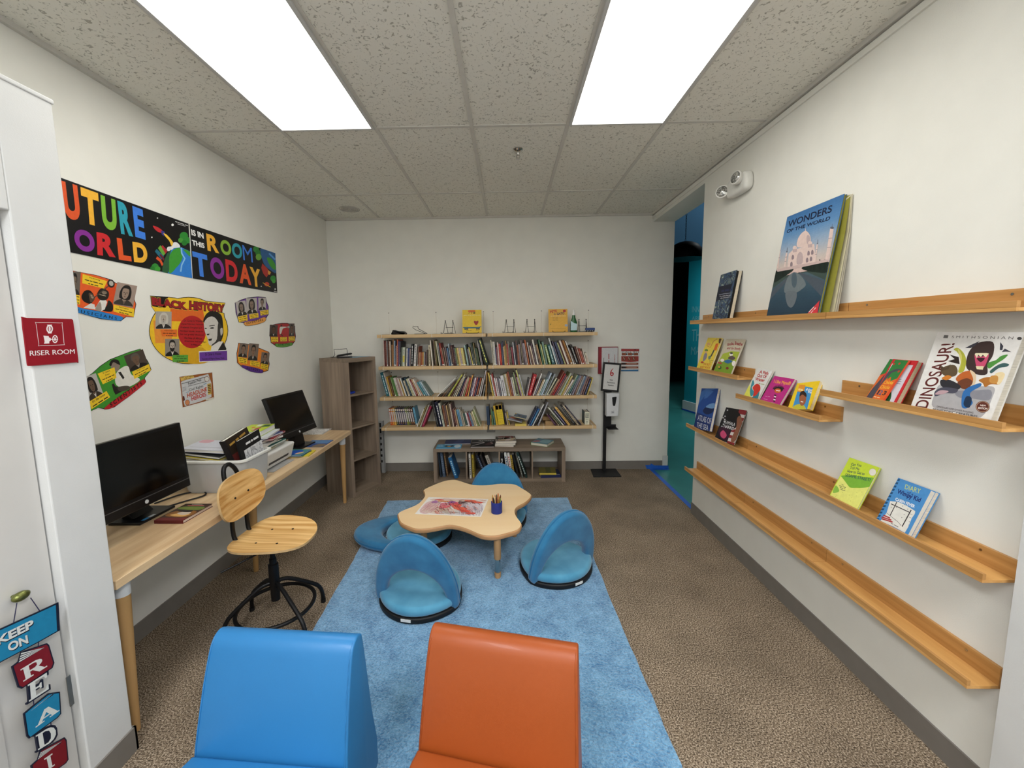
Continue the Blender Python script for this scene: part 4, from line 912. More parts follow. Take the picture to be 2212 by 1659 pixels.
# ================================================================ the low cubby: books inside and on top
CK = 6.9125
def cubby_book(label, xt, yt, xb, yb, w_, col, acc=None, depth=.2, words=None):
    zf = .0385; B = atz(920+xb/CK, 920+yb/CK, zf); ym = min(4.45, max(4.325, B.y)); B = aty(920+xb/CK, 920+yb/CK, ym); T_ = aty(920+xt/CK, 920+yt/CK, ym)
    h_ = T_.z-zf; th = math.atan2(T_.x-B.x, h_); L_ = math.hypot(T_.x-B.x, h_); t = w_/CK/FPX*ym*math.cos(th)
    L_ = min(L_, .34)
    m = MB(Matrix.Rotation(th, 4, 'Y')); cm = mat(col, rough=.4, var=.08, scale=60)
    m.box((0, 0, 0), (t, .002, L_), cm); m.box((0, .002, 0), (.0016, depth, L_), cm); m.box((t-.0016, .002, 0), (t, depth, L_), cm); m.box((.0016, .002, .003), (t-.0016, depth-.004, L_-.003), PAGES)
    m.T = Matrix.Identity(4)
    R = Matrix.Rotation(th, 4, 'Y')
    A = Art(m, frame=(Vector((0, 0, 0)), R @ Vector((t, 0, 0)), R @ Vector((0, 0, L_))), lift=.0003)
    if words: A.text(acc or 'e4e4e2', words, (.75, .78), (.75, .2), (.2, .78), .02) if len(words) < 6 else A.text(acc or 'e4e4e2', words, (.3, .9), (.3, .1), (.72, .9), .01)
    elif acc:
        v = .15
        while v < .85: A.poly(acc, [(.3, v), (.7, v), (.7, v+.06), (.3, v+.06)]); v += .09
    o = m.build('book', recalc=False); o.location = (B.x, ym, zf+.0004+max(0, t*math.sin(th))); ROOT[o.name] = Matrix.Translation(o.location)
    tag(o, label, 'book', 'books inside the low cubby')
cubby_book('dark slate book, leftmost in the first cubby cell', 172, 395, 215, 768, 26, '26303c')
cubby_book('grey blue book, second from the left in the first cubby cell', 206, 395, 256, 765, 40, '4a5a70', '7a8aa0')
cubby_book('brown book leaning behind the grey blue one, first cubby cell', 258, 392, 312, 755, 26, '6a5038', 'b89a70')
cubby_book('glossy blue book leaning at the right of the first cubby cell', 330, 480, 432, 798, 56, '1f5f94', 'a8d4e8')
cubby_book('white spined book, leftmost in the second cubby cell', 636, 420, 656, 785, 28, 'd4d0c8', '3a3a3a')
cubby_book('yellow spined book, second from the left in the second cubby cell', 682, 430, 700, 770, 28, 'b8a03c', '3a3420')
cubby_book('navy book leaning in the second cubby cell', 738, 445, 866, 690, 44, '262c40', '8a98b0')
cubby_book('dark grey book leaning in the middle of the second cubby cell', 800, 450, 915, 690, 36, '3a3638')
cubby_book('white paged book leaning at the right of the second cubby cell', 880, 450, 985, 690, 52, 'c8c0b4', '8a8478')
cubby_book('black book lettered in white, leftmost in the third cubby cell', 1112, 408, 1122, 785, 42, '141416', 'e8e8e6', words='EARTH')
cubby_book('white spined book, second from the left in the third cubby cell', 1165, 398, 1218, 778, 36, 'dcdcd8', '2a4a7a')
cubby_book('white book with red lettering, third in the third cubby cell', 1210, 402, 1262, 775, 36, 'e0dcd6', 'b03a30')
cubby_book('yellow book leaning right of the white ones, third cubby cell', 1256, 440, 1306, 770, 28, 'c0a040', '3a3a30')
cubby_book('black thin book leaning in the third cubby cell', 1285, 430, 1372, 780, 30, '1f2224')
cubby_book('grey thin book leaning in the third cubby cell', 1338, 425, 1436, 785, 24, '5a5e58', 'a8a89c')
cubby_book('dark green book at the far right of the third cubby cell', 1345, 400, 1490, 788, 34, '223a38', 'c8d0cc')
lying('dark blue book lying at the bottom of the fourth cubby cell', .465, 4.43, .0388, .225, .2, .028, .06, '1c2242', art=dict(spine='s', draw=lambda A: A.dashes('d8d8dc', [5, 6], (.45, .2), (.95, .05), (.47, .3))), spine='232a52')
lying('yellow book lying on the dark blue book in the fourth cubby cell', .44, 4.44, .0672, .19, .19, .022, -.03, '6a6228', art=dict(spine='s', draw=lambda A: A.poly('4a4a24', [(.4, .05), (.7, .05), (.7, .95), (.4, .95)])), spine='d2bc4e', pages='d2bc4e')
zt = .3884
def mag(A):
    A.poly('4f9cc4', [(0, 0), (1, 0), (1, 1), (0, 1)]); A.blob('1c2028', [(.3, .5), (.38, .72), (.44, .6), (.56, .6), (.62, .72), (.7, .5), (.58, .3), (.42, .3)]); A.blob('c98a3a', [(.42, .4), (.5, .6), (.58, .4), (.5, .3)]); A.ell('c8d4da', .84, .45, .13, .42); A.lines('dfe8ec', [[6], [4, 5], [2, 3, 4]], .05, .8, .25, -.2, -.1)
lying('light blue illustrated magazine at the left end of the cubby top', -.665, 4.39, zt, .28, .15, .006, .02, '4f9cc4', art=dict(spine='s', draw=mag), pages='d0d8dc')
lying('dark blue book lying behind the light blue magazine on the cubby top', -.585, 4.56, zt, .30, .17, .010, .04, '2a3560', art=dict(spine='w', draw=lambda A: (A.poly('3a4878', [(.3, 0), (.6, 0), (.75, 1), (.5, 1)]))))
def mult(A):
    A.text('e0e0e0', 'MULTIVERSE', (.3, .8), (.97, .8), (.3, .93), .015); A.line('b8b0b0', [(.04, .08), (.25, .3), (.5, .52), (.55, .6), (.45, .66), (.2, .6), (.04, .56)], .06); A.blob('4a3034', [(.6, .2), (.75, .6), (.95, .55), (.85, .25)]); A.ell('c0a8a4', .86, .62, .05, .05); A.ell('c0a8a4', .9, .42, .05, .04)
lying('black large format book titled in silver on the middle of the cubby top', -.29, 4.47, zt, .265, .27, .014, .01, '151416', art=dict(spine='w', draw=mult), pages='bdb5b0')
gp = 'books stacked on the cubby top'
lying('red and white patterned book lowest of the stack on the cubby top', -.035, 4.47, zt, .21, .2, .018, -.1, 'd8d0cc', group=gp)
lying('white paged book second in the stack on the cubby top', -.03, 4.46, zt+.0186, .225, .2, .017, -.04, 'dcd8d4', group=gp)
def pat(A):
    r = random.Random(4)
    for _ in range(26): A.blob(r.choice(['b8a8a0', '6a5048', 'd8c8c0', '9a3a38', '4a4a44', 'c0b090']), [(r.uniform(.05, .95), r.uniform(.05, .95)) for k in range(4)])
lying('busy patterned book on top of the stack on the cubby top', -.03, 4.50, zt+.0362, .23, .22, .02, .05, 'a09890', art=dict(spine='e', draw=pat), group=gp)
def gs(A): A.poly('6a90a0', [(0, 0), (1, 0), (1, 1), (0, 1)]); A.blob('a86a70', [(.05, .1), (.3, .25), (.4, .5), (.1, .5)]); A.blob('8ab0b8', [(.4, .3), (.9, .3), (.9, .8), (.5, .9)])
lying('grey blue book with a green spine at the right end of the cubby top', .39, 4.47, zt, .2, .2, .03, -.5, '3f8a2c', art=dict(spine='w', draw=gs))
# ================================================================ things on the top plank
zt = SHZ[1]+.0006
BLKW = mat('17171a', rough=.4, metal=.5, var=.05)
def easel(label, cx, cy, w_=.085, h_=.145):
    t = thing('wire_easel', label, 'book stand', (cx, cy, zt), 0, 'black wire book stands on the top plank')
    for s_ in (-1, 1):
        x = s_*w_/2; e = -.036 if s_ < 0 else -.012
        MB().tube([(x+e, -.055, .02), (x+e*1.1, -.06, .006), (x+e*.8, -.04, .003), (x+e*.5, .0, .012), (x, .03, h_), (x, .032, h_), (x+.02, .085, .003), (x+e*.5, .03, .004)], .0028, BLKW, n=6).build('easel_leg', parent=t, smooth=True)
        MB().lathe([(.0, -.007), (.006, -.003), (.006, .003), (0, .007)], BLKW, c=(x, .03, h_), n=10).build('finial', parent=t, smooth=True)
    MB().tube([(-w_/2, .0, .005), (w_/2, .0, .005)], .0028, BLKW, n=6).build('crossbar', parent=t)
    MB().tube([(-w_/2, .05, .07), (w_/2, .05, .07)], .002, BLKW, n=6).build('crossbar', parent=t)
easel('empty black wire book stand left of the yellow skateboard book', -.647, 4.50)
easel('empty black wire book stand nearest the middle joint of the top plank', .035, 4.50)
easel('empty black wire book stand second right of the middle joint', .267, 4.50)
easel('black wire book stand behind the blue toy truck at the right end', .855, 4.56, .08, .14)
def top_book(label, u0, u1, vb, vt, y0, col, draw, stand):
    a, b, c = aty(u0, vb, y0), aty(u1, vb, y0), aty(u0, vt, y0); w_ = b.x-a.x; h_ = c.z-zt
    tilt = .16; T = Matrix.Translation((a.x, y0-.02, zt+.006)) @ Matrix.Rotation(-tilt, 4, 'X')
    m = MB(T); cm = ink(col); h2 = h_/math.cos(tilt)-.004
    m.box((0, 0, 0), (w_, .002, h2), cm); m.box((0, .012, 0), (w_, .014, h2), cm); m.box((0, .002, 0), (.002, .012, h2), cm); m.box((.002, .002, .003), (w_-.003, .012, h2-.003), PAGES)
    m.T = Matrix.Identity(4)
    O_ = T @ Vector((0, 0, 0)); A = Art(m, frame=(O_, (T @ Vector((w_, 0, 0)))-O_, (T @ Vector((0, 0, h2)))-O_), lift=.0004)
    draw(A); o = m.build('picture_book', loc=(a.x+w_/2, y0, zt), recalc=False); tag(o, label, 'book')
    x0, x1 = a.x+w_*.2, a.x+w_*.85
    st = thing('wire_easel', stand, 'book stand', ((x0+x1)/2, y0, zt), 0, 'black wire book stands on the top plank')
    MB().tube([(x0, y0-.03, zt+.018), (x0+.004, y0-.036, zt+.007), (x0+.02, y0-.037, zt+.004), (x1-.02, y0-.037, zt+.004), (x1-.004, y0-.036, zt+.007), (x1, y0-.03, zt+.018)], .0028, BLKW, n=6).build('front_lip', parent=st, world=True, smooth=True)
    for x in (x0+.02, x1-.02): MB().tube([(x, y0-.037, zt+.004), (x, y0+.002, zt+.003), (x, y0+.09, zt+.003), (x, y0+.05, zt+.14)], .0028, BLKW, n=6).build('easel_leg', parent=st, world=True, smooth=True)
Y1 = 'e2c02e'
def d1_(A):
    A.poly(Y1, [(0, 0), (1, 0), (1, 1), (0, 1)]); A.poly('c8342a', smooth_loop([(.32, .925), (.66, .925), (.68, .95), (.66, .975), (.32, .975), (.3, .95)], 2))
    A.text('b8301f', '皮特', (.3, .83), (.54, .83), (.3, .91), .03); A.text('3a2a1a', '猫', (.56, .83), (.68, .83), (.56, .91), .03)
    A.lines('f0e8c8', [[7, 3, 4, 6, 5, 4]], .06, .765, .94, .1, -.03)
    A.poly('3a6a78', smooth_loop([(.03, .235), (.1, .26), (.8, .25), (.92, .275), (.99, .30), (.93, .24), (.85, .2), (.15, .2), (.08, .215)], 2))
    for x in (.15, .25, .76, .86): A.ell('1f2022', x, .175, .05, .036); A.ell('8a9a9a', x, .175, .02, .015)
    A.lines('6a5a1a', [[4, 3, 5, 2]], .2, .09, .5, .1, -.035); A.lines('6a5a1a', [[6]], .7, .09, .85, .1, -.03)
    A.blob('9a2a24', [(.72, .5), (.8, .53), (.84, .46), (.72, .33), (.6, .46), (.64, .53)])
top_book('yellow picture book with a skateboard and a red heart on the top plank', 999.5, 1040.5, 718.5, 670, 4.49, Y1, d1_, 'black wire stand holding the yellow skateboard book')
def d2_(A):
    A.poly('dba636', [(0, 0), (1, 0), (1, 1), (0, 1)]); A.text('b83224', 'PETE', (.09, .82), (.45, .86), (.08, .93), .03); A.text('2a2a48', 'EL', (.3, .75), (.39, .76), (.3, .81), .03); A.text('2a2a48', 'GATO', (.44, .74), (.84, .76), (.44, .84), .03)
    A.ell('b02a2a', .84, .91, .08, .055); A.lines('ecd8a0', [[3, 3, 4, 6, 7]], .12, .68, .92, .1, -.028); A.lines('8a6a1e', [[4, 5], [3, 6], [5, 4]], .22, .62, .5, -.06, -.03)
    A.ell('9aa4b0', .92, .28, .075, .055); A.ell('8a7a24', .1, .33, .03, .03); A.line('a88420', [(.1, .14), (.9, .12)], .012)
top_book('ochre picture book with red and navy title letters at the right of the top plank', 1185, 1226, 717, 668, 4.49, 'dba636', d2_, 'black wire stand holding the ochre titled picture book')
# leaning wire stand lying on its side, black shoe-like case
ws = thing('wire_easel', 'black wire stand tipped on its side beside the black pouch', 'book stand', (-.965, 4.5, zt), 0, 'black wire book stands on the top plank')
MB().tube([(-.07, 0, .004), (.04, 0, .004), (.075, 0, .006), (-.02, 0, .058), (-.028, 0, .078), (-.024, 0, .088), (-.055, 0, .083), (-.08, 0, .092), (-.085, 0, .075), (-.06, 0, .052), (.058, 0, .004)], .0028, BLKW, n=6).build('frame', parent=ws, smooth=True)
MB().tube([(-.07, .08, .004), (.04, .08, .004), (.04, .0, .004)], .0028, BLKW, n=6).build('frame', parent=ws, smooth=True)
sh = [(-.075, .0), (-.07, .03), (-.062, .05), (-.04, .046), (-.015, .038), (.02, .036), (.05, .034), (.068, .024), (.072, .008), (.066, 0)]
o = MB(Matrix.Translation((-1.20, 4.49, zt)) @ Matrix.Rotation(PI/2, 4, 'X')).pillow(smooth_loop(sh, 3), -.05, .05, mat('1b1a1c', rough=.6, var=.15, scale=40), rnd=.016).build('soft_pouch', loc=(-1.2, 4.49, zt), smooth=True); tag(o, 'crumpled black pouch at the left end of the top plank', 'pouch')
bt = thing('spray_bottle', 'green plastic squirt bottle with a white cap right of the ochre book', 'bottle', (.737, 4.48, zt))
GRN = mat('2e6a3a', rough=.15, var=.05, trans=.25, scale=20); CLR = mat('a9c2bd', rough=.2, var=.08, trans=.3, scale=20)
MB().lathe([(.0, 0), (.036, .001), (.038, .01), (.038, .085), (.036, .11), (.022, .15), (.0175, .165), (.0175, .185), (0, .186)], GRN, n=24, sy=.7).build('bottle_body', parent=bt, smooth=True)
m = MB(); pts = [(-.0365, .02), (.03, .02), (.034, .09), (-.005, .10), (-.0365, .125)]
m.add([(x, -.028-.0012+.0*abs(x), z) for x, z in pts], [tuple(range(5))], ink('b4d0d6')); m.build('label', parent=bt)
MB().lathe([(.018, .186), (.018, .205), (.013, .212), (.011, .236), (.006, .244), (0, .245)], mat('e8e8e6', rough=.4, var=.02), n=18).build('cap', parent=bt, smooth=True)
tk = thing('toy_truck', 'small blue toy truck at the right end of the top plank', 'toy', (.915, 4.475, zt))
m = MB(); m.box((-.05, -.02, .018), (.052, .02, .046), mat('22407c', rough=.35, var=.06, scale=40)); m.build('truck_body', parent=tk, bevel=.004)
MB().box((-.056, -.018, .010), (.05, .018, .018), mat('b8bcc0', rough=.3, metal=.6)).build('chassis', parent=tk)
for x in (-.038, -.012, .014, .038): MB(Matrix.Translation((x, 0, .0105)) @ Matrix.Rotation(PI/2, 4, 'X')).lathe([(.0, -.022), (.0095, -.021), (.0095, .021), (0, .022)], BLACKP, n=16).build('wheel', parent=tk, smooth=True)
# things in and on the tall bookcase
bw = lambda x, y, z: ROOT[bk.name] @ Vector((x, y, z))
p = bw(.12, .15, 1.4206)
st = thing('stapler', 'black stapler lying on top of the tall bookcase', 'stapler', p, ang-.35)
MB().box((-.075, -.016, 0), (.075, .016, .008), BLACKP).build('stapler_base', parent=st, bevel=.003)
MB().prism([(-.075, .012), (.07, .03), (.078, .04), (.07, .048), (-.06, .034), (-.078, .024)], -.014, .014, 'y', BLACKP).build('stapler_arm', parent=st, bevel=.004)
MB().box((-.06, -.011, .0085), (.072, .011, .018), mat('8a8c90', rough=.3, metal=.8)).build('magazine', parent=st)
p2 = bw(.16, .24, 1.4206); ws = thing('wire_easel', 'black wire stand behind the stapler on the tall bookcase', 'book stand', p2, ang-.3)
MB().tube([(-.09, 0, .004), (-.07, .0, .03), (-.075, .0, .085), (.0, .02, .082), (.07, .03, .088), (.075, .03, .06), (.06, .0, .004)], .0028, BLKW, n=6).build('frame', parent=ws, smooth=True)
MB().tube([(-.09, 0, .004), (-.09, .06, .004), (.06, .06, .004), (.06, 0, .004)], .0028, BLKW, n=6).build('frame', parent=ws, smooth=True)
p = bw(.26, .12, 1.4206); o = MB(Matrix.Translation(p) @ Matrix.Rotation(ang+.1, 4, 'Z')).box((-.1, -.07, 0), (.1, .07, .0015), ink('7aa4bc')).build('paper_sheet', loc=p); tag(o, 'pale blue sheet of paper beside the stapler on the tall bookcase', 'paper')
zs = .04+(1.42-.08)*3/4+.009
p = bw(.105, .1, zs); o = MB(Matrix.Translation(p) @ Matrix.Rotation(ang, 4, 'Z')).pillow(smooth_loop([(-.05, -.03), (.05, -.035), (.065, 0), (.04, .035), (-.05, .03)], 3), 0, .018, mat('1c3aa8', rough=.5), rnd=.007).build('plastic_toy', loc=p, smooth=True); tag(o, 'small royal blue plastic toy in the top cell of the tall bookcase', 'toy')
p = bw(.085, .11, zs+.0186); o = MB(Matrix.Translation(p) @ Matrix.Rotation(ang, 4, 'Z')).lathe([(0, 0), (.03, .001), (.034, .02), (.03, .045), (.02, .06), (.0, .066)], mat('b0562a', rough=.6, h2='d8d0c4', scale=30, sharp=(.48, .52)), n=18).build('toy_ball', loc=p, smooth=True); tag(o, 'orange and white toy on the blue one inside the tall bookcase', 'toy')
# white shelf rail leaning behind the bookcase
m = MB(); rl = mat('b9bbbc', rough=.5, metal=.1, var=.03)
RX0, RX1, RYF = -1.521, -1.478, 4.64
m.box((RX0, RYF, .001), (RX1, RYF+.004, .635), rl); m.box((RX1-.003, RYF, .001), (RX1, RYF+.03, .635), rl)
for z in (.56, .49, .41, .34, .27, .2, .13): m.box((RX0, RYF-.0006, z), (RX0+.018, RYF-.0001, z+(.05 if z > .48 else .03)), BLACKP)
m.lathe([(0, 0), (.005, 0), (.005, .001), (0, .001)], BLACKP, c=(0, 0, 0), n=8) if False else None
o = m.build('shelf_rail', loc=(-1.5, RYF, .001)); tag(o, 'pale grey slotted metal rail standing between the tall bookcase and the shelf planks', 'rail')
# low wall plate under the planks
o = MB().box((-.255, YB-.014, .47), (-.155, YB-.0005, .62), mat('a9aaa8', rough=.5)).build('wall_plate', loc=(-.205, YB, .5)); tag(o, 'grey access plate on the back wall under the lowest planks', 'wall plate')
MB(Matrix.Translation((-.195, YB-.0145, .515)) @ Matrix.Rotation(PI/2, 4, 'X')).lathe([(0, 0), (.012, .0), (.011, .003), (0, .004)], BLACKP, n=16).build('knob', parent=o, world=True)
pl = atx(1543, 828, XR); o = MB().box((XR-.005, pl.y-.04, pl.z-.06), (XR-.0003, pl.y+.04, pl.z+.06), mat('e6e5de', rough=.5, var=.01)).build('wall_plate', loc=(XR, pl.y, pl.z), bevel=.002); tag(o, 'white blank plate on the right wall below the yellow picture books', 'wall plate')

# ================================================================ hand sanitizer stand, wall papers
ss = thing('sanitizer_stand', 'black floor stand with a framed sign and a white sanitizer dispenser', 'sanitizer stand', (1.13, 4.58, 0))
m = MB(); m.prism([(.965, 4.43), (1.283, 4.435), (1.288, 4.69), (.985, 4.69)], .0005, .012, 'z', BLACKP); m.build('base_plate', parent=ss, world=True, bevel=.003)
MB().box((1.113, 4.602, .012), (1.147, 4.632, .98), BLACKP).build('pole', parent=ss, world=True)
m = MB(); m.box((1.11, 4.598, .56), (1.20, 4.606, .98), BLACKP); m.build('back_plate', parent=ss, world=True)
m = MB(); m.box((1.135, 4.47, .545), (1.25, 4.598, .55), BLACKP); m.box((1.11, 4.597, .545), (1.255, 4.602, .575), BLACKP); m.build('drip_tray', parent=ss, world=True)
DSP = mat('d6d8da', rough=.35, var=.015)
m = MB(); m.prism(smooth_loop([(1.135, .69), (1.245, .69), (1.256, .71), (1.266, .93), (1.255, .952), (1.13, .952), (1.12, .935), (1.122, .71)], 2), 4.505, 4.598, 'y', DSP)
dp = m.build('dispenser', parent=ss, world=True, bevel=.012, seg=4, smooth=True)
m = MB(); A = Art(m, P=(0, 4.505, 0), n=(0, -1, 0), crop=(1250, 720, 5.03), lift=.0008)
A.poly('121316', smooth_loop([(366, 695), (405, 690), (412, 700), (400, 770), (393, 788), (376, 788), (369, 770), (364, 708)], 2)); A.poly('b8babd', [(352, 845), (385, 840), (388, 870), (350, 872)]); A.ell('8a8c90', 372, 858, 8, 6)
m.build('sensor_window', parent=dp, world=True, recalc=False)
m = MB(Matrix.Translation((1.182, 4.575, 1.132)) @ Matrix.Rotation(-.06, 4, 'X') @ Matrix.Rotation(.095, 4, 'Y'))
for a, b in (((-.102, -.166), (-.082, .166)), ((.082, -.166), (.102, .166)), ((-.082, -.166), (.082, -.144)), ((-.082, .144), (.082, .166))): m.box((a[0], -.008, a[1]), (b[0], .008, b[1]), BLACKP)
fr = m.build('sign_frame', parent=ss, world=True, bevel=.002)
T = m.T; m2 = MB(T); m2.box((-.083, -.002, -.145), (.083, .004, .145), ink('d3d2d0', .3)); m2.T = Matrix.Identity(4)
O_ = T @ Vector((-.083, -.002, -.145)); A = Art(m2, frame=(O_, T @ Vector((.083, -.002, -.145))-O_, T @ Vector((-.083, -.002, .145))-O_), lift=.0004)
A.blob('a8232a', [(.62, .86), (.5, .8), (.42, .7), (.42, .6), (.52, .54), (.64, .58), (.66, .66), (.56, .7), (.5, .68), (.52, .76)]); A.ell('d3d2d0', .54, .62, .05, .03)
for i, b in enumerate(('Hand', 'Sanitation', 'Station')): w_ = .055*len(b); A.text('3c3a3a', b, (.54-w_/2, .36-.105*i), (.54+w_/2, .36-.105*i), (.54-w_/2, .42-.105*i), .02)
m2.build('sign_paper', parent=fr, world=True, recalc=False)
# emergency binder in its holder and safety poster
bd = thing('wall_binder', 'white plan binder with a red spine hung on the back wall behind the sanitizer sign', 'binder', (1.17, YB, 1.16))
MB().box((1.06, YB-.035, 1.16), (1.285, YB-.001, 1.475), ink('8c1f2c')).build('binder_cover', parent=bd, world=True, bevel=.002)
m = MB(); m.box((1.095, YB-.038, 1.17), (1.28, YB-.0355, 1.465), ink('cfd0d2', .3))
A = Art(m, P=(0, YB-.038, 0), n=(0, -1, 0), crop=(1250, 720, 5.03), lift=.0004)
A.text('a03030', 'EMERGE', (384, 232), (384, 330), (397, 232), 0.); A.dashes('a03030', [5, 3, 5], (322, 222), (322, 400), (338, 222)); A.dashes('6a6a6a', [4, 6], (268, 265), (268, 400), (280, 265))
m.build('binder_sheet', parent=bd, world=True, recalc=False)
m = MB(); Pp = (0, YB-.002, 0); A = Art(m, P=Pp, n=(0, -1, 0), crop=(1250, 720, 5.03), lift=.0003)
A.poly('d9d8d6', [(458, 163), (663, 165), (660, 418), (458, 416)]); A.poly('a33a38', [(462, 168), (658, 170), (657, 196), (462, 194)]); A.poly('7a2420', [(600, 170), (625, 170), (622, 186), (604, 186)])
A.text('1f1a1a', 'CALL 911', (470, 211), (650, 212), (470, 197), .01)
for x in (468, 535, 600): A.poly('8a4a30', [(x, 214), (x+46, 214), (x+46, 240), (x, 240)])
for x in (522, 590): A.ell('1a1a1c', x, 226, 8, 9)
A.poly('9a3a34', [(463, 248), (650, 248), (650, 305), (560, 312), (463, 305)])
for x in (478, 532, 582): A.poly('7a4434', [(x, 254), (x+32, 254), (x+32, 300), (x, 300)]); A.line('d8c0b0', [(x+8, 262), (x+22, 285)], 4)
for y in (320, 360): A.poly('8c4c38', [(462, y), (648, y), (648, y+22), (462, y+22)]); A.poly('2c2624', [(466, y+3), (512, y+3), (512, y+20), (466, y+20)]); A.line('d8c8b8', [(525, y+8), (630, y+9)], 3)
A.poly('2a6a9a', [(460, 398), (648, 394), (648, 412), (460, 412)])
o = m.build('safety_poster', loc=(1.44, YB, 1.31), recalc=False); tag(o, 'red and brown emergency instruction sheet on the back wall by the opening', 'poster')

# ================================================================ on the desk
DT = DZ+.0006
SCR = mat('030304', rough=.18, var=.0, spec=.5, name='dark_screen'); BEZ = mat('0e0e10', rough=.32, var=.05, scale=30, name='gloss_bezel')
def monitor(label, p0, p1, tilt, h_, zb, foot):
    """screen lower edge from p0 (left) to p1 (right) in plan, leaning back by tilt"""
    a, b = Vector((p0[0], p0[1], 0)), Vector((p1[0], p1[1], 0)); L_ = (b-a).length; u_ = (b-a)/L_; n_ = Vector((u_.y, -u_.x, 0))  # n_ faces the viewer of the screen
    c = (a+b)/2; rz = math.atan2(u_.y, u_.x)
    t = thing('desktop_computer', label, 'computer', (foot[0], foot[1], DT), rz)
    T = ROOT[t.name].inverted() @ Matrix.Translation((c.x, c.y, zb)) @ Matrix.Rotation(rz, 4, 'Z') @ Matrix.Rotation(-tilt, 4, 'X')
    m = MB(T); m.box((-L_/2, 0, 0), (L_/2, .03, h_), BEZ); hd = m.build('display_housing', parent=t, bevel=.004)
    MB(T).box((-L_/2+.018, -.0008, .062), (L_/2-.018, .0002, h_-.016), SCR).build('screen', parent=hd)
    MB(T).box((-L_/2+.004, -.0014, .042), (L_/2-.004, .0, .0455), mat('6a6a6c', rough=.3, metal=.6)).build('trim_strip', parent=hd)
    MB(T @ Matrix.Translation((0, -.0005, .022)) @ Matrix.Rotation(PI/2, 4, 'X')).lathe([(0, 0), (.0095, .0), (.0095, .0015), (0, .002)], mat('c4c6c8', rough=.3), n=20).build('logo', parent=hd)
    MB(T).prism([(.03, .05), (.065, .09), (.065, h_-.09), (.03, h_-.03)], -L_/2+.05, L_/2-.05, 'x', BEZ).build('rear_shell', parent=hd, bevel=.006)
    I = ROOT[t.name].inverted(); f0 = I @ Vector((foot[0], foot[1], DT))
    q = T @ Vector((0, .05, .09))
    st = MB().prism([(-.03, .012), (.035, .012), (.05, .1), (q.y+.02, q.z+.05), (q.y-.005, q.z+.06), (q.y-.005, q.z-.02), (.02, .06)] if q.y < -.03 else [(-.04, .012), (.035, .012), (.02+q.y, q.z+.03), (q.y-.0, q.z+.06), (q.y-.02, q.z)], -.06, .06, 'x', BEZ).build('neck', parent=t, bevel=.004)
    MB().pillow([(-.105, -.105), (.105, -.105), (.105, .06), (-.105, .06)], 0, .013, BEZ, rnd=.004, steps=2).build('base', parent=t)
    return t
mt1 = monitor('black desktop computer at the near end of the desk', (-1.762, 1.585), (-1.755, 2.118), .07, .355, .845, (-1.955, 2.005))
mA = MB()
for y0, col in ((1.945, '3a8ac4'), (1.985, 'c8ccce')):
    mA.add([(-1.856, y0-.02, DT+.0136), (-1.856, y0+.015, DT+.0136), (-1.874, y0+.015, DT+.0136), (-1.874, y0-.02, DT+.0136)], [(0, 1, 2, 3)], ink(col))
mA.build('sticker', parent=mt1, world=True)
monitor('black desktop computer tilted back at the far end of the desk', (-1.765, 3.03), (-1.715, 3.515), .33, .36, .835, (-1.80, 3.31))
o = MB().tube(curve([(-1.95, 2.0, DT+.006), (-1.86, 2.16, DT+.006), (-1.80, 2.26, DT+.006), (-1.86, 2.32, DT+.006), (-1.95, 2.28, DT+.006), (-2.0, 2.15, DT+.006)], 6), .0045, BLACKP, n=8).build('power_cord', loc=(-1.9, 2.2, DT), smooth=True); tag(o, 'black cord looping on the desk behind the near computer', 'cord')
# paperback by the near computer
def fant(A):
    A.poly('6a1f22', [(0, 0), (1, 0), (1, 1), (0, 1)]); A.poly('3a2418', [(.16, .0), (1, 0), (1, 1), (.16, 1)]); A.blob('8a5a24', [(.2, .1), (.5, .05), (.6, .5), (.5, .9), (.25, .9)]); A.blob('d8a860', [(.22, .3), (.36, .15), (.42, .5), (.3, .8)]); A.blob('c9b8a8', [(.3, .3), (.45, .2), (.5, .5), (.4, .65)]); A.blob('1c1412', [(.5, .25), (.7, .35), (.72, .6), (.55, .8), (.48, .5)]); A.blob('6a7a30', [(.6, .1), (.8, .1), (.8, .9), (.66, .9)]); A.line('c85a5a', [(.88, .2), (.88, .8)], .03); A.line('d8c8b8', [(.93, .3), (.93, .7)], .015)
lying('maroon fantasy paperback lying beside the near computer', -1.722, 2.018, DT, .2, .15, .017, PI/2-.02, '5a1c1e', art=dict(spine='w', draw=fant), pages='d8cabc')
# open exercise book, folder, picture books at the far end
wb = thing('open_workbook', 'open white workbook at the far end of the desk', 'book', (-1.86, 3.80, DT), .05)
for s_ in (-1, 1):
    m = MB(); n_ = 6
    vs = [(-.1, s_*.11*k/n_, .003+.012*math.sin(PI*min(1, k/n_*1.0))**.8*.8) for k in range(n_+1)]+[(.1, s_*.11*k/n_, .003+.012*math.sin(PI*min(1, k/n_*1.0))**.8*.8) for k in range(n_+1)]
    vb = [(x, y, 0) for x, y, z in vs]; K = n_+1
    f = [(k, k+1, K+k+1, K+k) for k in range(n_)]+[(2*K+k, 3*K+k, 3*K+k+1, 2*K+k+1) for k in range(n_)]+[(k, k+1, 2*K+k+1, 2*K+k) for k in range(n_)]+[(K+k, K+k+1, 3*K+k+1, 3*K+k) for k in range(n_)]+[(n_, K+n_, 3*K+n_, 2*K+n_), (0, K, 3*K, 2*K)]
    pm = mat('dedcda', rough=.7, h2='a8a8aa', scale=60, stretch=(3, 1, 1), sharp=(.5, .62)); m.add(vs+vb, f, pm); m.build('page_block', parent=wb, smooth=True)
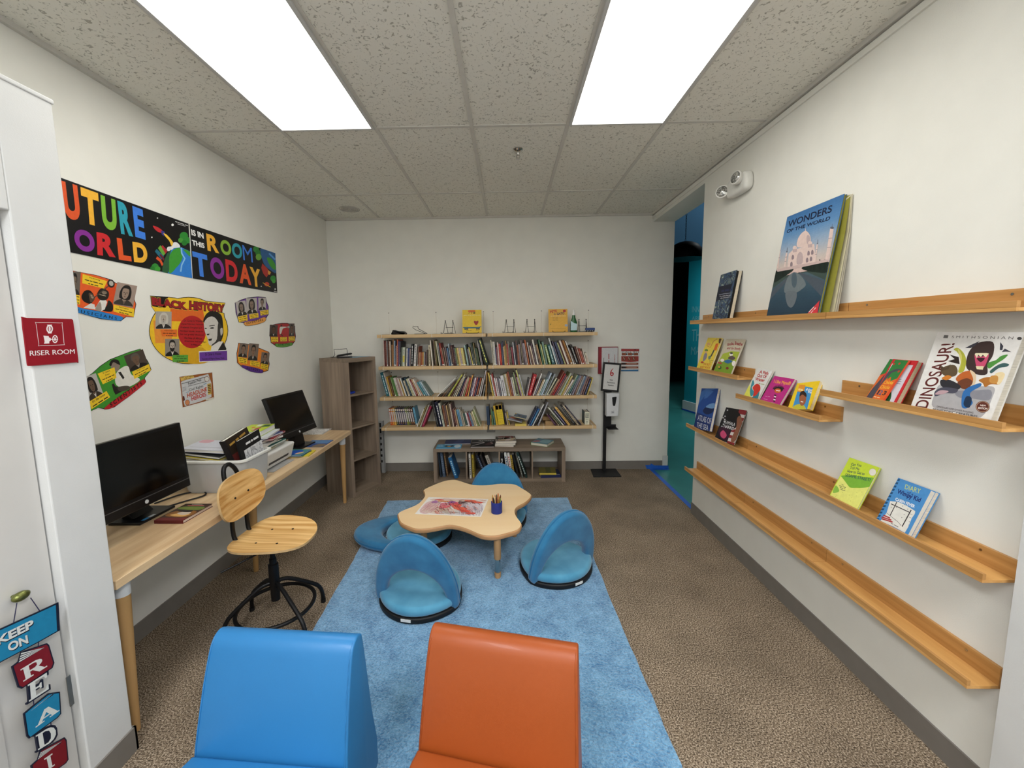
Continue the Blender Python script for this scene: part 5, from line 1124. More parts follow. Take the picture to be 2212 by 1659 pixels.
def fol(A): A.poly('2a4a8a', [(0, 0), (1, 0), (1, 1), (0, 1)]); A.poly('5a86b8', [(.03, .5), (.97, .5), (.97, .97), (.03, .97)]); A.blob('7a6a5a', [(.5, .02), (.95, .03), (.97, .35), (.6, .4)]); A.line('1f3868', [(.4, .02), (.45, .98)], .01)
lying('blue laminated card on the desk by the far computer', -1.655, 3.375, DT, .19, .215, .003, .0, '2a4a8a', art=dict(spine='w', draw=fol))
lying('yellow thin book lying under the blue picture book near the printer', -1.665, 3.075, DT, .215, .17, .006, .12, 'd8c43a', art=dict(spine='w', draw=lambda A: (A.poly('dcc83c', [(0, 0), (1, 0), (1, 1), (0, 1)]), A.line('3a3a1a', [(.75, .6), (.9, .75), (.8, .85)], .05))))
lying('green picture book in the small pile between printer and blue card', -1.685, 3.065, DT+.0068, .19, .16, .006, .05, '2a7a5a')
def bl(A): A.poly('4a8a8a', [(0, 0), (1, 0), (1, 1), (0, 1)]); A.blob('2456b8', [(.25, .1), (.75, .12), (.85, .5), (.7, .85), (.35, .8), (.2, .45)]); A.blob('d8b48a', [(.68, .2), (.9, .35), (.88, .6), (.72, .5)]); A.blob('c8622a', [(.0, .5), (.1, .5), (.1, .95), (0, .95)])
lying('blue covered picture book on top of the small pile near the printer', -1.69, 3.06, DT+.0136, .19, .165, .007, -.05, '2456b8', art=dict(spine='w', draw=bl))
# translucent tub
TUBM = mat('e2e5e5', rough=.35, var=.03, scale=8, trans=.3, alpha=.72, name='frosted_plastic')
tt = thing('storage_tub', 'frosted plastic tub packed with books on the desk', 'tub', (-1.775, 2.44, DT))
TUB_B = [(-1.95, 2.345), (-1.60, 2.345), (-1.60, 2.50), (-1.95, 2.50)]
zb, zt2 = DT, DT+.195
CX_, CY_ = -1.765, 2.425
def rr(hx, hy, r, n=6):
    o = []
    for sx, sy, a0 in ((1, 1, 0), (-1, 1, PI/2), (-1, -1, PI), (1, -1, 3*PI/2)):
        for k in range(n+1): a = a0+PI/2*k/n; o.append((CX_+sx*(hx-r)+r*math.cos(a), CY_+sy*(hy-r)+r*math.sin(a)))
    return o
m = MB(); rings = [(rr(.175, .12, .035), zb+.001), (rr(.182, .126, .035), zb+.02), (rr(.195, .14, .04), zt2), (rr(.19, .135, .038), zt2), (rr(.177, .121, .035), zb+.024), (rr(.17, .115, .033), zb+.006)]
n_ = len(rings[0][0]); vs = [(p[0], p[1], z) for r_, z in rings for p in r_]
fs = [(r*n_+i, r*n_+(i+1) % n_, (r+1)*n_+(i+1) % n_, (r+1)*n_+i) for r in range(5) for i in range(n_)]+[tuple(range(n_))[::-1], tuple(range(5*n_, 6*n_))]
m.add(vs, fs, TUBM); m.build('tub_body', parent=tt, world=True, smooth=True)
m = MB(); lo, li = rr(.21, .154, .045), rr(.192, .137, .038); vs = [(p[0], p[1], z) for r_, z in ((li, zt2-.002), (lo, zt2), (lo, zt2+.010), (li, zt2+.012)) for p in r_]
m.add(vs, [(r*n_+i, r*n_+(i+1) % n_, ((r+1) % 4)*n_+(i+1) % n_, ((r+1) % 4)*n_+i) for r in range(4) for i in range(n_)], mat('d9d9d4', rough=.4, var=.02)); m.build('rim', parent=tt, world=True, smooth=True)
tg = 'books in the frosted tub'
def slab(label, T, lx, ly, t, cover, pages='d6d2c8', art=None, group=tg, name='book'):
    m = MB(T); cm = ink(cover); c_ = min(.0018, t*.25)
    m.box((-lx/2, -ly/2, -t/2), (lx/2, ly/2, -t/2+c_), cm); m.box((-lx/2, -ly/2, t/2-c_), (lx/2, ly/2, t/2), cm); m.box((-lx/2, -ly/2, -t/2+c_), (-lx/2+.002, ly/2, t/2-c_), cm)
    m.box((-lx/2+.002, -ly/2+.002, -t/2+c_), (lx/2-.002, ly/2-.002, t/2-c_), mat(pages, rough=.8, var=.06, scale=160, stretch=(.05, .05, 4)))
    m.T = Matrix.Identity(4)
    if art:
        o3 = T @ Vector((-lx/2, -ly/2, t/2)); A = Art(m, frame=(o3, T @ Vector((lx/2, -ly/2, t/2))-o3, T @ Vector((-lx/2, ly/2, t/2))-o3), lift=.0003, step=.00006); art(A)
    o = m.build(name, loc=T.translation, recalc=False); tag(o, label, 'book', group); return o
TR, RZ_, RX_, RY_ = Matrix.Translation, (lambda a: Matrix.Rotation(a, 4, 'Z')), (lambda a: Matrix.Rotation(a, 4, 'X')), (lambda a: Matrix.Rotation(a, 4, 'Y'))
FACE = Matrix(((0, 0, 1, 0), (1, 0, 0, 0), (0, 1, 0, 0), (0, 0, 0, 1)))
# flat pile sloping inside the tub
slab('olive yellow book at the bottom of the sloping pile in the tub', TR((-1.85, 2.44, DT+.172)) @ RY_(.13), .2, .2, .02, 'a8903a')
slab('white spined magazine with a black band in the tub pile', TR((-1.84, 2.42, DT+.193)) @ RY_(.13), .22, .21, .012, 'd4d0c8', art=lambda A: A.poly('2a2a2c', [(.05, .1), (.95, .1), (.95, .3), (.05, .3)]))
slab('yellow edged magazine in the tub pile', TR((-1.84, 2.42, DT+.209)) @ RY_(.13), .22, .215, .010, 'c8b23a')
slab('black bound folder in the tub pile', TR((-1.842, 2.425, DT+.226)) @ RY_(.14), .22, .215, .014, '2c2e30')
slab('clear plastic folder on top of the tub pile', TR((-1.85, 2.43, DT+.253)) @ RY_(.1) @ RZ_(.1), .24, .2, .018, 'b9bcc8', art=lambda A: (A.poly('c4c6d0', [(0, 0), (1, 0), (1, 1), (0, 1)]), A.blob('c89aa4', [(.05, .7), (.3, .7), (.3, .98), (.05, .98)]), A.poly('8a8c94', [(.1, .2), (.9, .25), (.9, .28), (.1, .23)])))
slab('orange book showing faintly through the front of the frosted tub', TR((-1.80, 2.328, DT+.085)) @ RX_(PI/2), .075, .14, .02, 'd8743a')
# two standing books at the front right of the tub
slab('thick black and tan hardcover standing askew in the tub', TR((-1.672, 2.43, DT+.215)) @ RZ_(-.1) @ RY_(-.2) @ FACE @ RZ_(.2), .2, .25, .034, '1c1718', art=lambda A: (A.poly('5a2420', [(.05, .02), (.98, .02), (.98, .7), (.05, .7)]), A.poly('2a2018', [(.05, .6), (1, .6), (1, 1), (.05, 1)]), A.poly('b8924a', [(.45, .62), (.92, .66), (.92, .82), (.4, .72)]), A.dashes('a8823a', [5, 3, 6], (.12, .8), (.85, .86), (.12, .9))), pages='e0dcd2')
def comic(A):
    A.poly('121214', [(0, 0), (1, 0), (1, 1), (0, 1)]); A.poly('c9cacc', [(.16, .0), (1, 0), (1, .72), (.16, .72)]); A.dashes('d8d8d8', [6, 2, 7], (.3, .8), (.9, .8), (.3, .9))
    r = random.Random(8)
    for _ in range(80): x, y = r.uniform(.2, .94), r.uniform(.04, .68); A.line(r.choice(['6a6c70', '8a8c90', 'a0a2a6']), [(x, y), (x+r.uniform(-.1, .1), y+r.uniform(-.1, .1)), (x+r.uniform(-.12, .12), y+r.uniform(-.1, .1))], .012)
    A.line('3a3a3c', [(.45, 0), (.45, .72)], .012); A.line('3a3a3c', [(.16, .36), (1, .36)], .012)
slab('black and white drawing paperback standing at the front of the tub', TR((-1.612, 2.44, DT+.195)) @ RZ_(-.05) @ RY_(-.06) @ FACE @ RZ_(.14), .2, .265, .014, '141416', art=comic)
# printer under a pile of books
pr = thing('printer', 'white flatbed printer on the desk behind the tub, loaded with books', 'printer', (-1.83, 2.79, DT))
PW = mat('d2d2cf', rough=.4, var=.02)
m = MB(); m.prism([(-1.97, DT+.001), (-1.70, DT+.001), (-1.665, DT+.02), (-1.635, DT+.125), (-1.645, DT+.135), (-1.97, DT+.135)], 2.60, 2.98, 'y', PW); m.build('printer_body', parent=pr, world=True, bevel=.006, smooth=False)
MB().box((-1.72, 2.66, DT+.0), (-1.62, 2.93, DT+.006), mat('a8a8a8', rough=.5)).build('output_tray', parent=pr, world=True)
MB().prism([(-1.664, DT+.028), (-1.652, DT+.06), (-1.69, DT+.06), (-1.69, DT+.028)], 2.67, 2.92, 'y', mat('3a3a3c', rough=.6)).build('paper_slot', parent=pr, world=True)
zz = DT+.1362; cols = [('d8d4c4', .012, 'white'), ('b8a83a', .008, 'yellow'), ('2a6a64', .014, 'teal'), ('3c5a4a', .010, 'green'), ('d4d2cc', .012, 'pale grey'), ('4a2a34', .018, 'plum'), ('8a2a2c', .010, 'red'), ('3a4a7a', .012, 'blue'), ('c8ccd0', .010, 'silver')]
brd = random.Random(21); pos = ['lowest', 'second lowest', 'third', 'fourth', 'fifth', 'sixth', 'seventh', 'eighth', 'ninth']
for i, (c_, t, nm) in enumerate(cols):
    slab('%s book, %s in the pile on the printer' % (nm, pos[i]), TR((-1.79+brd.uniform(-.012, .02), 2.79+brd.uniform(-.03, .03), zz+t/2)) @ RZ_(brd.uniform(-.25, .25)), .23, .25, t, c_, group='books piled on the printer'); zz += t+.0006
def lime(A): A.poly('b8cc34', [(0, 0), (1, 0), (1, 1), (0, 1)]); A.blob('a83a34', [(.5, .15), (.7, .2), (.72, .5), (.55, .5)]); A.ell('c83a3a', .35, .55, .07, .06); A.poly('2f5a24', [(.6, .55), (.95, .6), (.95, .9), (.65, .9)]); A.poly('d8dcd4', [(.35, .7), (.55, .7), (.55, .95), (.35, .95)]); A.ell('d8ccc0', .5, .3, .06, .05)
slab('thick lime green paperback crowning the pile on the printer', TR((-1.80, 2.79, zz+.019)) @ RZ_(.15), .16, .23, .036, 'b4cc30', art=lime, pages='dcdcda', group='books piled on the printer')
# ================================================================ books facing out on the right wall ledges
Z1 = (1460, 550, 3.6875); Z2 = (1620, 390, 5.35); Z3 = (1750, 600, 4.608); Z5 = (1780, 970, 7.9)
LX = 1.5585
def facing(label, yl, yr, H, zb, T, cover, crop, draw, rot=0., pages='d2cabb', spine=None, gap=0., backc=None, name='picture_book', board=.0018):
    """book leaning back against the wall: yl/yr = far/near ends of its foot, H = height along the cover"""
    ph = math.asin(min(.9, max(.03, (XR-LX-T-.004)/H)))
    eu0, ev0 = Vector((0, -1, 0)), Vector((math.sin(ph), 0, math.cos(ph)))
    eu = eu0*math.cos(rot)+ev0*math.sin(rot); ev = ev0*math.cos(rot)-eu0*math.sin(rot)
    n_ = eu.cross(ev); O_ = Vector((LX, yl, zb+.0125))
    if rot < 0: O_ = O_+ev0*((yl-yr)*math.sin(-rot))
    T4 = Matrix.Identity(4)
    for i, c_ in enumerate((eu, ev, -n_)):
        for k in range(3): T4[k][i] = c_[k]
    T4.translation = O_; w_ = yl-yr
    t = thing(name, label, 'book', (LX+.04, (yl+yr)/2, zb+.0125))
    m = MB(T4); cm = ink(cover); bc = ink(backc or cover); sc_ = ink(spine or cover); b = board
    m.box((0, 0, 0), (w_, H, b), cm); m.box((0, 0, T-b), (w_, H, T), bc); m.box((0, 0, b), (b, H, T-b), sc_)
    m.T = Matrix.Identity(4)
    A = Art(m, P=O_, n=n_, crop=crop, lift=.0003, step=.00005); A.fr = (O_, eu*w_, ev*H); A.within([O_, O_+eu*w_, O_+eu*w_+ev*H, O_+ev*H])
    draw(A)
    m.build('cover', parent=t, world=True, recalc=False)
    if gap: MB(T4).box((b, .003, b), (w_-.006, H-.004, b+gap), ink('08080a')).build('gap_liner', parent=t, world=True)  # near-black block filling the gap between front board and pages
    MB(T4).box((b, .002, b+gap), (w_-.0025, H-.0025, T-b), mat(pages, rough=.8, var=.1, scale=200, stretch=(.1, .1, 3))).build('page_block', parent=t, world=True)
    return t
def full(A, h):
    o, u_, v_ = A.fr; off = A.n*A.lift; A.lift += A.step
    A.mb.add([o+off, o+u_+off, o+u_+v_+off, o+v_+off], [(0, 1, 2, 3)], ink(h))
def grad(A, stops, n=14):
    for (y0, c0), (y1, c1) in zip(stops, stops[1:]):
        for k in range(n): part(A, mixc(c0, c1, (k+.5)/n), [(0, y0+(y1-y0)*k/n), (1, y0+(y1-y0)*k/n), (1, y0+(y1-y0)*(k+1.02)/n), (0, y0+(y1-y0)*(k+1.02)/n)])
def part(A, h, pts):
    o, u_, v_ = A.fr; off = A.n*A.lift; A.lift += A.step
    A.mb.add([o+u_*x+v_*y+off for x, y in pts], [tuple(range(len(pts)))], ink(h))

MARBLE = mat('0d1420', rough=.35, h2='b4c0b8', scale=22, detail=7, sharp=(.4, .68), name='marbled_print')
_n = MARBLE.node_tree; _z = [q for q in _n.nodes if q.type == 'TEX_NOISE'][0]; _z.inputs['Distortion'].default_value = 2.2
_e = [q for q in _n.nodes if q.type == 'VALTORGB'][0].color_ramp.elements; _k = _e.new(.5); _k.color = lin('2f4f78'); _k = _e.new(.56); _k.color = lin('4a5848')
def a_atlas(A):
    o, u_, v_ = A.fr; off = A.n*A.lift; A.lift += A.step
    A.mb.add([o+off, o+u_+off, o+u_+v_+off, o+v_+off], [(0, 1, 2, 3)], MARBLE)
    part(A, '15182c', [(0, .44), (.88, .44), (.88, .74), (0, .74)])
    A.line('a8b0c0', [(345, 318), (440, 305)], 3); A.text('e0e0e4', 'The complete illustrated', (347, 340), (436, 329), (348, 328)); A.text('e0e0e4', 'atlas of the world', (355, 353), (425, 343), (356, 342))
    A.dashes('232a52', [3, 4, 2], (360, 302), (445, 290), (364, 272))
facing('dark marbled hardback atlas standing at the far end of the top ledge', 3.10, 2.89, .35, 1.710, .042, '161a26', Z1, a_atlas, rot=.03, pages='cbbfa8', board=.003, gap=.016)
def a_taj(A):
    grad(A, [(.4, 'd6b6ae'), (.52, 'c4b8b0'), (.66, '98a8bc'), (.82, '5a88b6'), (1, '3a6ca2')], 9)
    grad(A, [(0, '1e3344'), (.2, '2c4656'), (.4, '4a5c66')], 8); part(A, '3a4a44', [(0, .3), (.36, .41), (.62, .41), (1, .3), (1, .4), (0, .4)])
    A.poly('47505a', [(240, 1290), (500, 1062), (520, 1060), (235, 1375)]); A.poly('47505a', [(560, 1055), (860, 1160), (830, 1340)])
    A.blob('14231e', [(275, 1180), (300, 1050), (340, 1050), (480, 1010), (500, 1040), (400, 1110)]); A.blob('14231e', [(600, 1010), (700, 960), (910, 940), (890, 1060), (760, 1060), (650, 1040)])
    for x, y, h_ in ((810, 980, 70), (868, 975, 65), (745, 1000, 45), (385, 1060, 45), (300, 1080, 60), (705, 1000, 40)): A.ell('101d18', x, y, 14, h_)
    A.poly('c4aca8', [(320, 1030), (480, 985), (915, 905), (915, 935), (490, 1025), (320, 1055)])
    W_ = 'd9c2ba'; W2 = 'b8a4a4'
    A.poly(W_, [(438, 1000), (450, 850), (500, 800), (550, 790), (745, 730), (765, 940), (620, 965), (490, 990)])
    A.blob(W_, [(548, 765), (552, 690), (590, 620), (645, 582), (690, 620), (706, 690), (695, 740), (620, 770)]); A.poly(W_, [(638, 600), (645, 540), (652, 600)]); A.blob(W2, [(660, 640), (690, 640), (700, 700), (690, 740), (660, 720)])
    for x, y in ((522, 780), (698, 725)): A.ell(W_, x, y, 24, 26); A.poly(W2, [(x-26, y+15), (x+26, y+8), (x+22, y+45), (x-22, y+52)])
    A.poly(W2, smooth_loop([(545, 965), (548, 870), (580, 825), (612, 855), (608, 955)], 3))
    for x, y in ((498, 885), (680, 838), (724, 828), (482, 965), (664, 918), (708, 905)): A.poly('8a7a80', smooth_loop([(x-13, y+28), (x-12, y-10), (x, y-28), (x+13, y-14), (x+12, y+22)], 2))
    for x0, y0, x1, y1, t_ in ((950, 560, 895, 915, 42), (355, 720, 315, 1010, 30), (428, 835, 403, 1000, 18), (782, 740, 755, 930, 16)):
        A.line(W_, [(x0, y0), (x1, y1)], t_); A.ell('5a5a66', x0+2, y0-14, t_*.5, t_*.3); A.line('5a5a66', [(x0+3, y0-20), (x0+6, y0-60)], 4)
        for f in (.3, .6): A.line('9a8a8c', [(x0+(x1-x0)*f-t_*.55, y0+(y1-y0)*f+4), (x0+(x1-x0)*f+t_*.55, y0+(y1-y0)*f-2)], 7)
    A.blob('6a7478', [(400, 1290), (440, 1120), (520, 1060), (600, 1110), (650, 1200), (600, 1260), (520, 1300)]); A.blob('626a70', [(420, 1290), (540, 1290), (530, 1400), (480, 1470), (430, 1420)]); A.ell('4a5a64', 515, 1150, 32, 90)
    A.text('16203c', 'WONDERS', (440, 545), (945, 365), (452, 470), .015); A.text('16203c', 'OF THE WORLD', (425, 610), (925, 455), (435, 570), .015)
    A.poly('c8363e', [(665, 1540), (810, 1385), (785, 1532)]); A.dashes('e8c8c4', [7], (688, 1528), (748, 1465), (678, 1512)); A.dashes('e8c8c4', [4, 4], (712, 1535), (770, 1474), (702, 1520))
tj = facing('very large tall book with a domed white palace and pool on the top ledge', 2.455, 2.055, .592, 1.710, .012, '4a6a8a', Z2, a_taj, pages='8a8430', gap=.0)
# its fanned pages and rear cover lean behind the front cover
m = MB(); ph = math.asin((XR-LX-.016)/.592); base = Vector((LX+.013, 2.45, 1.7225))
for k, (dx, fy, col) in enumerate(((.016, .04, '8a8630'), (.034, .05, 'c6bf9c'), (.042, .053, 'd2ccb8'), (.050, .056, 'c4bda8'))):
    a = Vector((LX+.014, 2.44, 1.7228)); v = Vector((math.sin(ph), 0, math.cos(ph))); n_ = Vector((math.cos(ph), 0, -math.sin(ph)))
    P_ = []
    for z in (0, .1, .2, .4, .58): P_.append((a+v*z+n_*.0005, Vector((min(XR-.006, LX+.014+dx*.9*(1-.5*z/.58)+math.sin(ph)*z), 2.06-fy*(1-.25*z/.58), 1.7228+math.cos(ph)*z))))
    vs = [q for p in P_ for q in p]; m.add(vs, [(2*i, 2*i+1, 2*i+3, 2*i+2) for i in range(4)], ink(col, .7))
m.build('loose_page', parent=tj, world=True, recalc=False)
def a_busy(A):
    full(A, 'e8d04a'); A.ell('d8a86a', 262, 712, 16, 12); A.line('c8904a', [(245, 725), (275, 740), (300, 690), (330, 672)], 6); A.poly('d86a24', [(318, 710), (342, 705), (322, 765), (300, 760)]); A.blob('5a3a22', [(345, 672), (362, 672), (360, 700), (342, 705)]); A.line('2a3a3a', [(305, 760), (285, 800), (262, 835)], 10)
    A.ell('5a8a34', 243, 762, 14, 9); A.ell('d8a87a', 240, 775, 10, 9); A.blob('8a8494', [(228, 790), (250, 790), (242, 830), (215, 850)]); A.ell('b83a2a', 210, 858, 12, 8); A.ell('6a8a6a', 268, 820, 10, 14)
    A.text('c8641e', 'THE BUSY', (214, 880), (275, 886), (220, 862), .03); A.text('c8641e', 'BODY BOOK', (192, 903), (270, 910), (198, 886), .03); A.lines('6a5a2a', [[2, 5], [4, 3]], 265, 845, 298, 12, 7, .1)
facing('yellow picture book with leaping children on the short far ledge', 3.325, 3.11, .275, 1.32, .012, 'e8d04a', Z1, a_busy)
def a_smile(A):
    full(A, 'c9c0aa'); A.poly('a8b83a', [(298, 925), (440, 957), (512, 775), (440, 770), (375, 790)]); A.blob('7a9a2a', [(310, 925), (440, 950), (480, 860), (400, 840), (340, 860)])
    A.text('9a2a34', 'Smile,', (408, 733), (462, 722), (412, 705), .03); A.text('9a2a34', 'Breathe', (468, 718), (528, 728), (474, 690), .03); A.text('9a2a34', 'and Go Slowly', (405, 758), (512, 765), (412, 735), .03)
    A.ell('e8e0d8', 440, 795, 14, 14); A.ell('2a2a2a', 443, 785, 12, 7); A.blob('5a4a4a', [(415, 825), (445, 805), (475, 825), (450, 840)]); A.blob('2a6a9a', [(385, 850), (420, 835), (450, 850), (415, 868)]); A.ell('e6dcd6', 370, 842, 15, 12); A.line('b83a3a', [(335, 858), (365, 868)], 12); A.ell('ece6e0', 462, 868, 16, 22); A.ell('2f5a2a', 350, 900, 14, 14); A.ell('7a2a2a', 410, 905, 12, 10); A.ell('d8a040', 345, 895, 8, 8)
facing('tan and green picture book with resting animals on the short far ledge', 3.048, 2.815, .271, 1.32, .010, 'c9c0aa', Z1, a_smile)
def a_fish(A):
    full(A, 'd9d8d4'); A.poly('d8d65a', [(528, 1128), (600, 1148), (590, 1040), (612, 1000), (560, 1080)]); A.blob('3a8a9a', [(590, 1085), (612, 1000), (625, 1030), (605, 1060), (625, 1100), (600, 1130)]); A.blob('c8342a', [(612, 1060), (640, 1030), (668, 1040), (672, 1080), (640, 1120), (615, 1130), (622, 1090)]); A.blob('2f7a8a', [(600, 1140), (640, 1120), (665, 1090), (650, 1150)])
    for i, b in enumerate(('A Fish', 'Out Of', 'Water')): A.text('b02a2a', b, (664-17*i, 945+28*i), (734-15*i, 960+28*i), (671-17*i, 920+28*i), .035)
    A.ell('e6e6e4', 757, 950, 17, 20); A.lines('8a9a3a', [[3, 6]], 660, 1030, 705, 10, 9, .2); A.line('b8c03a', [(648, 1160), (790, 932)], 5)
facing('white picture book with a red fish and red title on the middle short ledge', 2.648, 2.498, .214, 1.197, .012, 'd9d8d4', Z1, a_fish, spine='d9d8d4')
def a_self(A):
    full(A, 'b8287e'); A.text('e8a43a', 'I Like Myself!', (778, 1030), (910, 1050), (786, 995), .035); A.ell('1f1a1c', 818, 1075, 36, 22)
    for k in range(14): a = PI+PI*k/13; A.line('1f1a1c', [(818+25*math.cos(a), 1072+15*math.sin(a)), (818+46*math.cos(a), 1070+30*math.sin(a))], 5)
    A.ell('c8602a', 812, 1085, 26, 19); A.ell('f0e8e0', 806, 1083, 6, 6); A.ell('f0e8e0', 822, 1085, 6, 6)
    for i in range(5): A.line('e8e4e4' if i % 2 else '2a2024', [(784-2*i, 1118+12*i), (800-2*i, 1122+12*i)], 9)
    A.ell('c8c8c4', 765, 1190, 38, 12, .2); A.lines('d8a0c0', [[5, 4]], 712, 1130, 750, 10, 8, .15); A.lines('d8a0c0', [[4, 7]], 700, 1152, 730, 10, 7, .15)
facing('magenta picture book with an orange faced child on the middle short ledge', 2.475, 2.302, .183, 1.197, .016, 'b8287e', Z1, a_self)
def a_me(A):
    full(A, 'e8c424'); A.poly('3f8cc4', [(930, 1215), (1040, 1250), (1092, 1062), (983, 1040)]); A.poly('e0902a', [(968, 1090), (1020, 1098), (1032, 1040), (985, 1035)])
    A.text('e6e6e4', 'all about', (1036, 1082), (1085, 1090), (1040, 1062), .03); A.text('e6e6e4', 'me', (1052, 1102), (1080, 1108), (1055, 1086), .03); A.text('f0e0a0', 'me', (975, 1082), (1010, 1088), (978, 1066), .03)
    A.blob('c0b83a', [(935, 1222), (960, 1195), (1010, 1195), (1035, 1225), (1025, 1245)]); A.blob('9a5a3a', [(985, 1130), (1010, 1100), (1038, 1125), (1030, 1185), (1000, 1205), (985, 1175)]); A.blob('2a1a16', [(985, 1130), (995, 1095), (1020, 1088), (1040, 1110), (1038, 1135), (1010, 1115)]); A.line('e8e0d8', [(995, 1170), (1015, 1175)], 8)
facing('yellow bordered board book with a smiling boy on the middle short ledge', 2.225, 2.08, .167, 1.197, .022, 'e8c424', Z1, a_me, rot=.25, pages='d8c8a0')
def a_sea(A):
    full(A, '1f4a94'); part(A, '3a6aac', [(0, .6), (.4, .9), (.9, 1), (.3, 1), (0, .9)]); part(A, '16306e', [(0, 0), (1, 0), (1, .3), (0, .4)]); A.blob('0f2450', [(215, 1245), (240, 1215), (290, 1210), (315, 1225), (280, 1265), (240, 1272)]); A.blob('6a94c4', [(240, 1215), (270, 1190), (310, 1185), (300, 1225)]); A.poly('3f6fb4', [(240, 1072), (300, 1090), (250, 1140), (225, 1150)])
    A.text('c8ccd6', 'ATLAS OF', (172, 1318), (278, 1352), (178, 1274), .01); A.text('c8ccd6', 'THE SEA', (164, 1374), (256, 1404), (170, 1334), .01)
facing('deep blue hardback with a diving whale at the far end of the second lowest ledge', 3.325, 3.075, .342, .825, .022, '1f4a94', Z1, a_sea, rot=.14)
def a_lady(A):
    full(A, '1a1a20'); part(A, '8a2a30', [(.66, 0), (1, 0), (1, 1), (.66, 1)])
    for y in (.06, .24, .42, .6, .78): part(A, 'd4ccc8', [(.66, y), (1, y), (1, y+.09), (.66, y+.09)])
    r = random.Random(6)
    for i in range(16): A.ell('d0d0d4', 340+r.uniform(0, 75)*(1.2-i/24), 1235+i*9+r.uniform(-6, 6), 6, 5)
    A.blob('101015', [(420, 1235), (480, 1238), (520, 1290), (510, 1350), (430, 1400), (400, 1330)]); A.blob('8a5a44', [(490, 1300), (520, 1290), (528, 1370), (500, 1440), (455, 1500), (440, 1470), (480, 1380)])
    A.blob('3a1a30', [(345, 1390), (400, 1370), (430, 1410), (400, 1480), (350, 1450)]); A.blob('c84a74', [(355, 1420), (375, 1400), (390, 1410), (405, 1440), (385, 1465), (360, 1450)]); A.poly('b8a8a4', [(430, 1520), (500, 1510), (450, 1540)])
    A.text('e8e8ea', 'KAMALA', (388, 1344), (470, 1368), (394, 1320), .01); A.text('e8e8ea', 'HARRIS', (380, 1376), (458, 1400), (386, 1352), .01); A.lines('b8b8bc', [[6, 5, 4]], 330, 1470, 410, 10, 7, .4)
facing('dark picture book with flag stripes and a pink lotus on the second lowest ledge', 2.985, 2.738, .255, .825, .008, '1a1a20', Z1, a_lady, rot=.1)
def a_chick(A):
    full(A, 'c0242c'); part(A, 'c8c4cc', [(.06, .05), (.9, .05), (.9, .9), (.06, .9)])
    A.text('b86a2a', '3', (835, 978), (892, 990), (848, 905), .03); A.lines('7a7680', [[3], [3], [2]], 850, 1010, 910, 22, 12, .15)
    A.ell('1f4a24', 770, 1180, 38, 75, .2)
ck = facing('red board book standing ajar with a green and orange tree cover, beside the dinosaur book', 1.72, 1.615, .2, 1.33, .022, 'c0242c', Z3, a_chick, pages='c8b898')
m = MB(); O_ = Vector((LX-.001, 1.755, 1.3425)); ph = .42; eu = Vector((-.045, -.098, 0)).normalized()*.1; eu = Vector((-.012, -.098, 0)); ev = Vector((math.sin(ph), 0, math.cos(ph)))*.2+Vector((-.004, -.02, 0))
O_ = Vector((LX+.004, 1.757, 1.3425)); n_ = eu.cross(ev).normalized()
q4 = [O_, O_+eu, O_+eu+ev, O_+ev]; m.add([p-n_*.002 for p in q4]+q4, [(3, 2, 1, 0), (4, 5, 6, 7), (0, 1, 5, 4), (1, 2, 6, 5), (2, 3, 7, 6), (3, 0, 4, 7)], ink('d84a2a'))
A = Art(m, frame=(O_, eu, ev), lift=.0004, step=.00008)
A.poly('d8662a', [(0, 0), (.93, 0), (.93, .6), (0, .6)]); A.poly('2f7a3a', [(0, .62), (.3, .7), (.5, .55), (.6, .62), (.7, .52), (.93, .6), (.93, 1), (0, 1)]); A.poly('4a4650', [(0, 0), (.34, 0), (.36, .4), (.5, .7), (.95, .82), (.6, .8), (.36, .72), (.2, .62), (.05, .3)])
for x, y in ((.35, .9), (.6, .92), (.8, .75)): A.ell('b83a2a', x, y, .05, .025)
A.text('f0b03a', 'Chicka', (.42, .44), (.88, .46), (.43, .52), .03); A.text('f0b03a', 'Chicka', (.4, .33), (.86, .35), (.41, .41), .03); A.text('3a2a3a', '1', (.42, .19), (.5, .19), (.43, .3), .02); A.text('2a5a8a', '2', (.52, .19), (.66, .19), (.53, .3), .02); A.text('3a2a2a', '3', (.7, .2), (.86, .2), (.71, .3), .02); A.lines('f0d0a0', [[4, 4], [6]], .38, .12, .7, -.06, -.035)
m.build('front_cover', parent=ck, world=True, recalc=False)
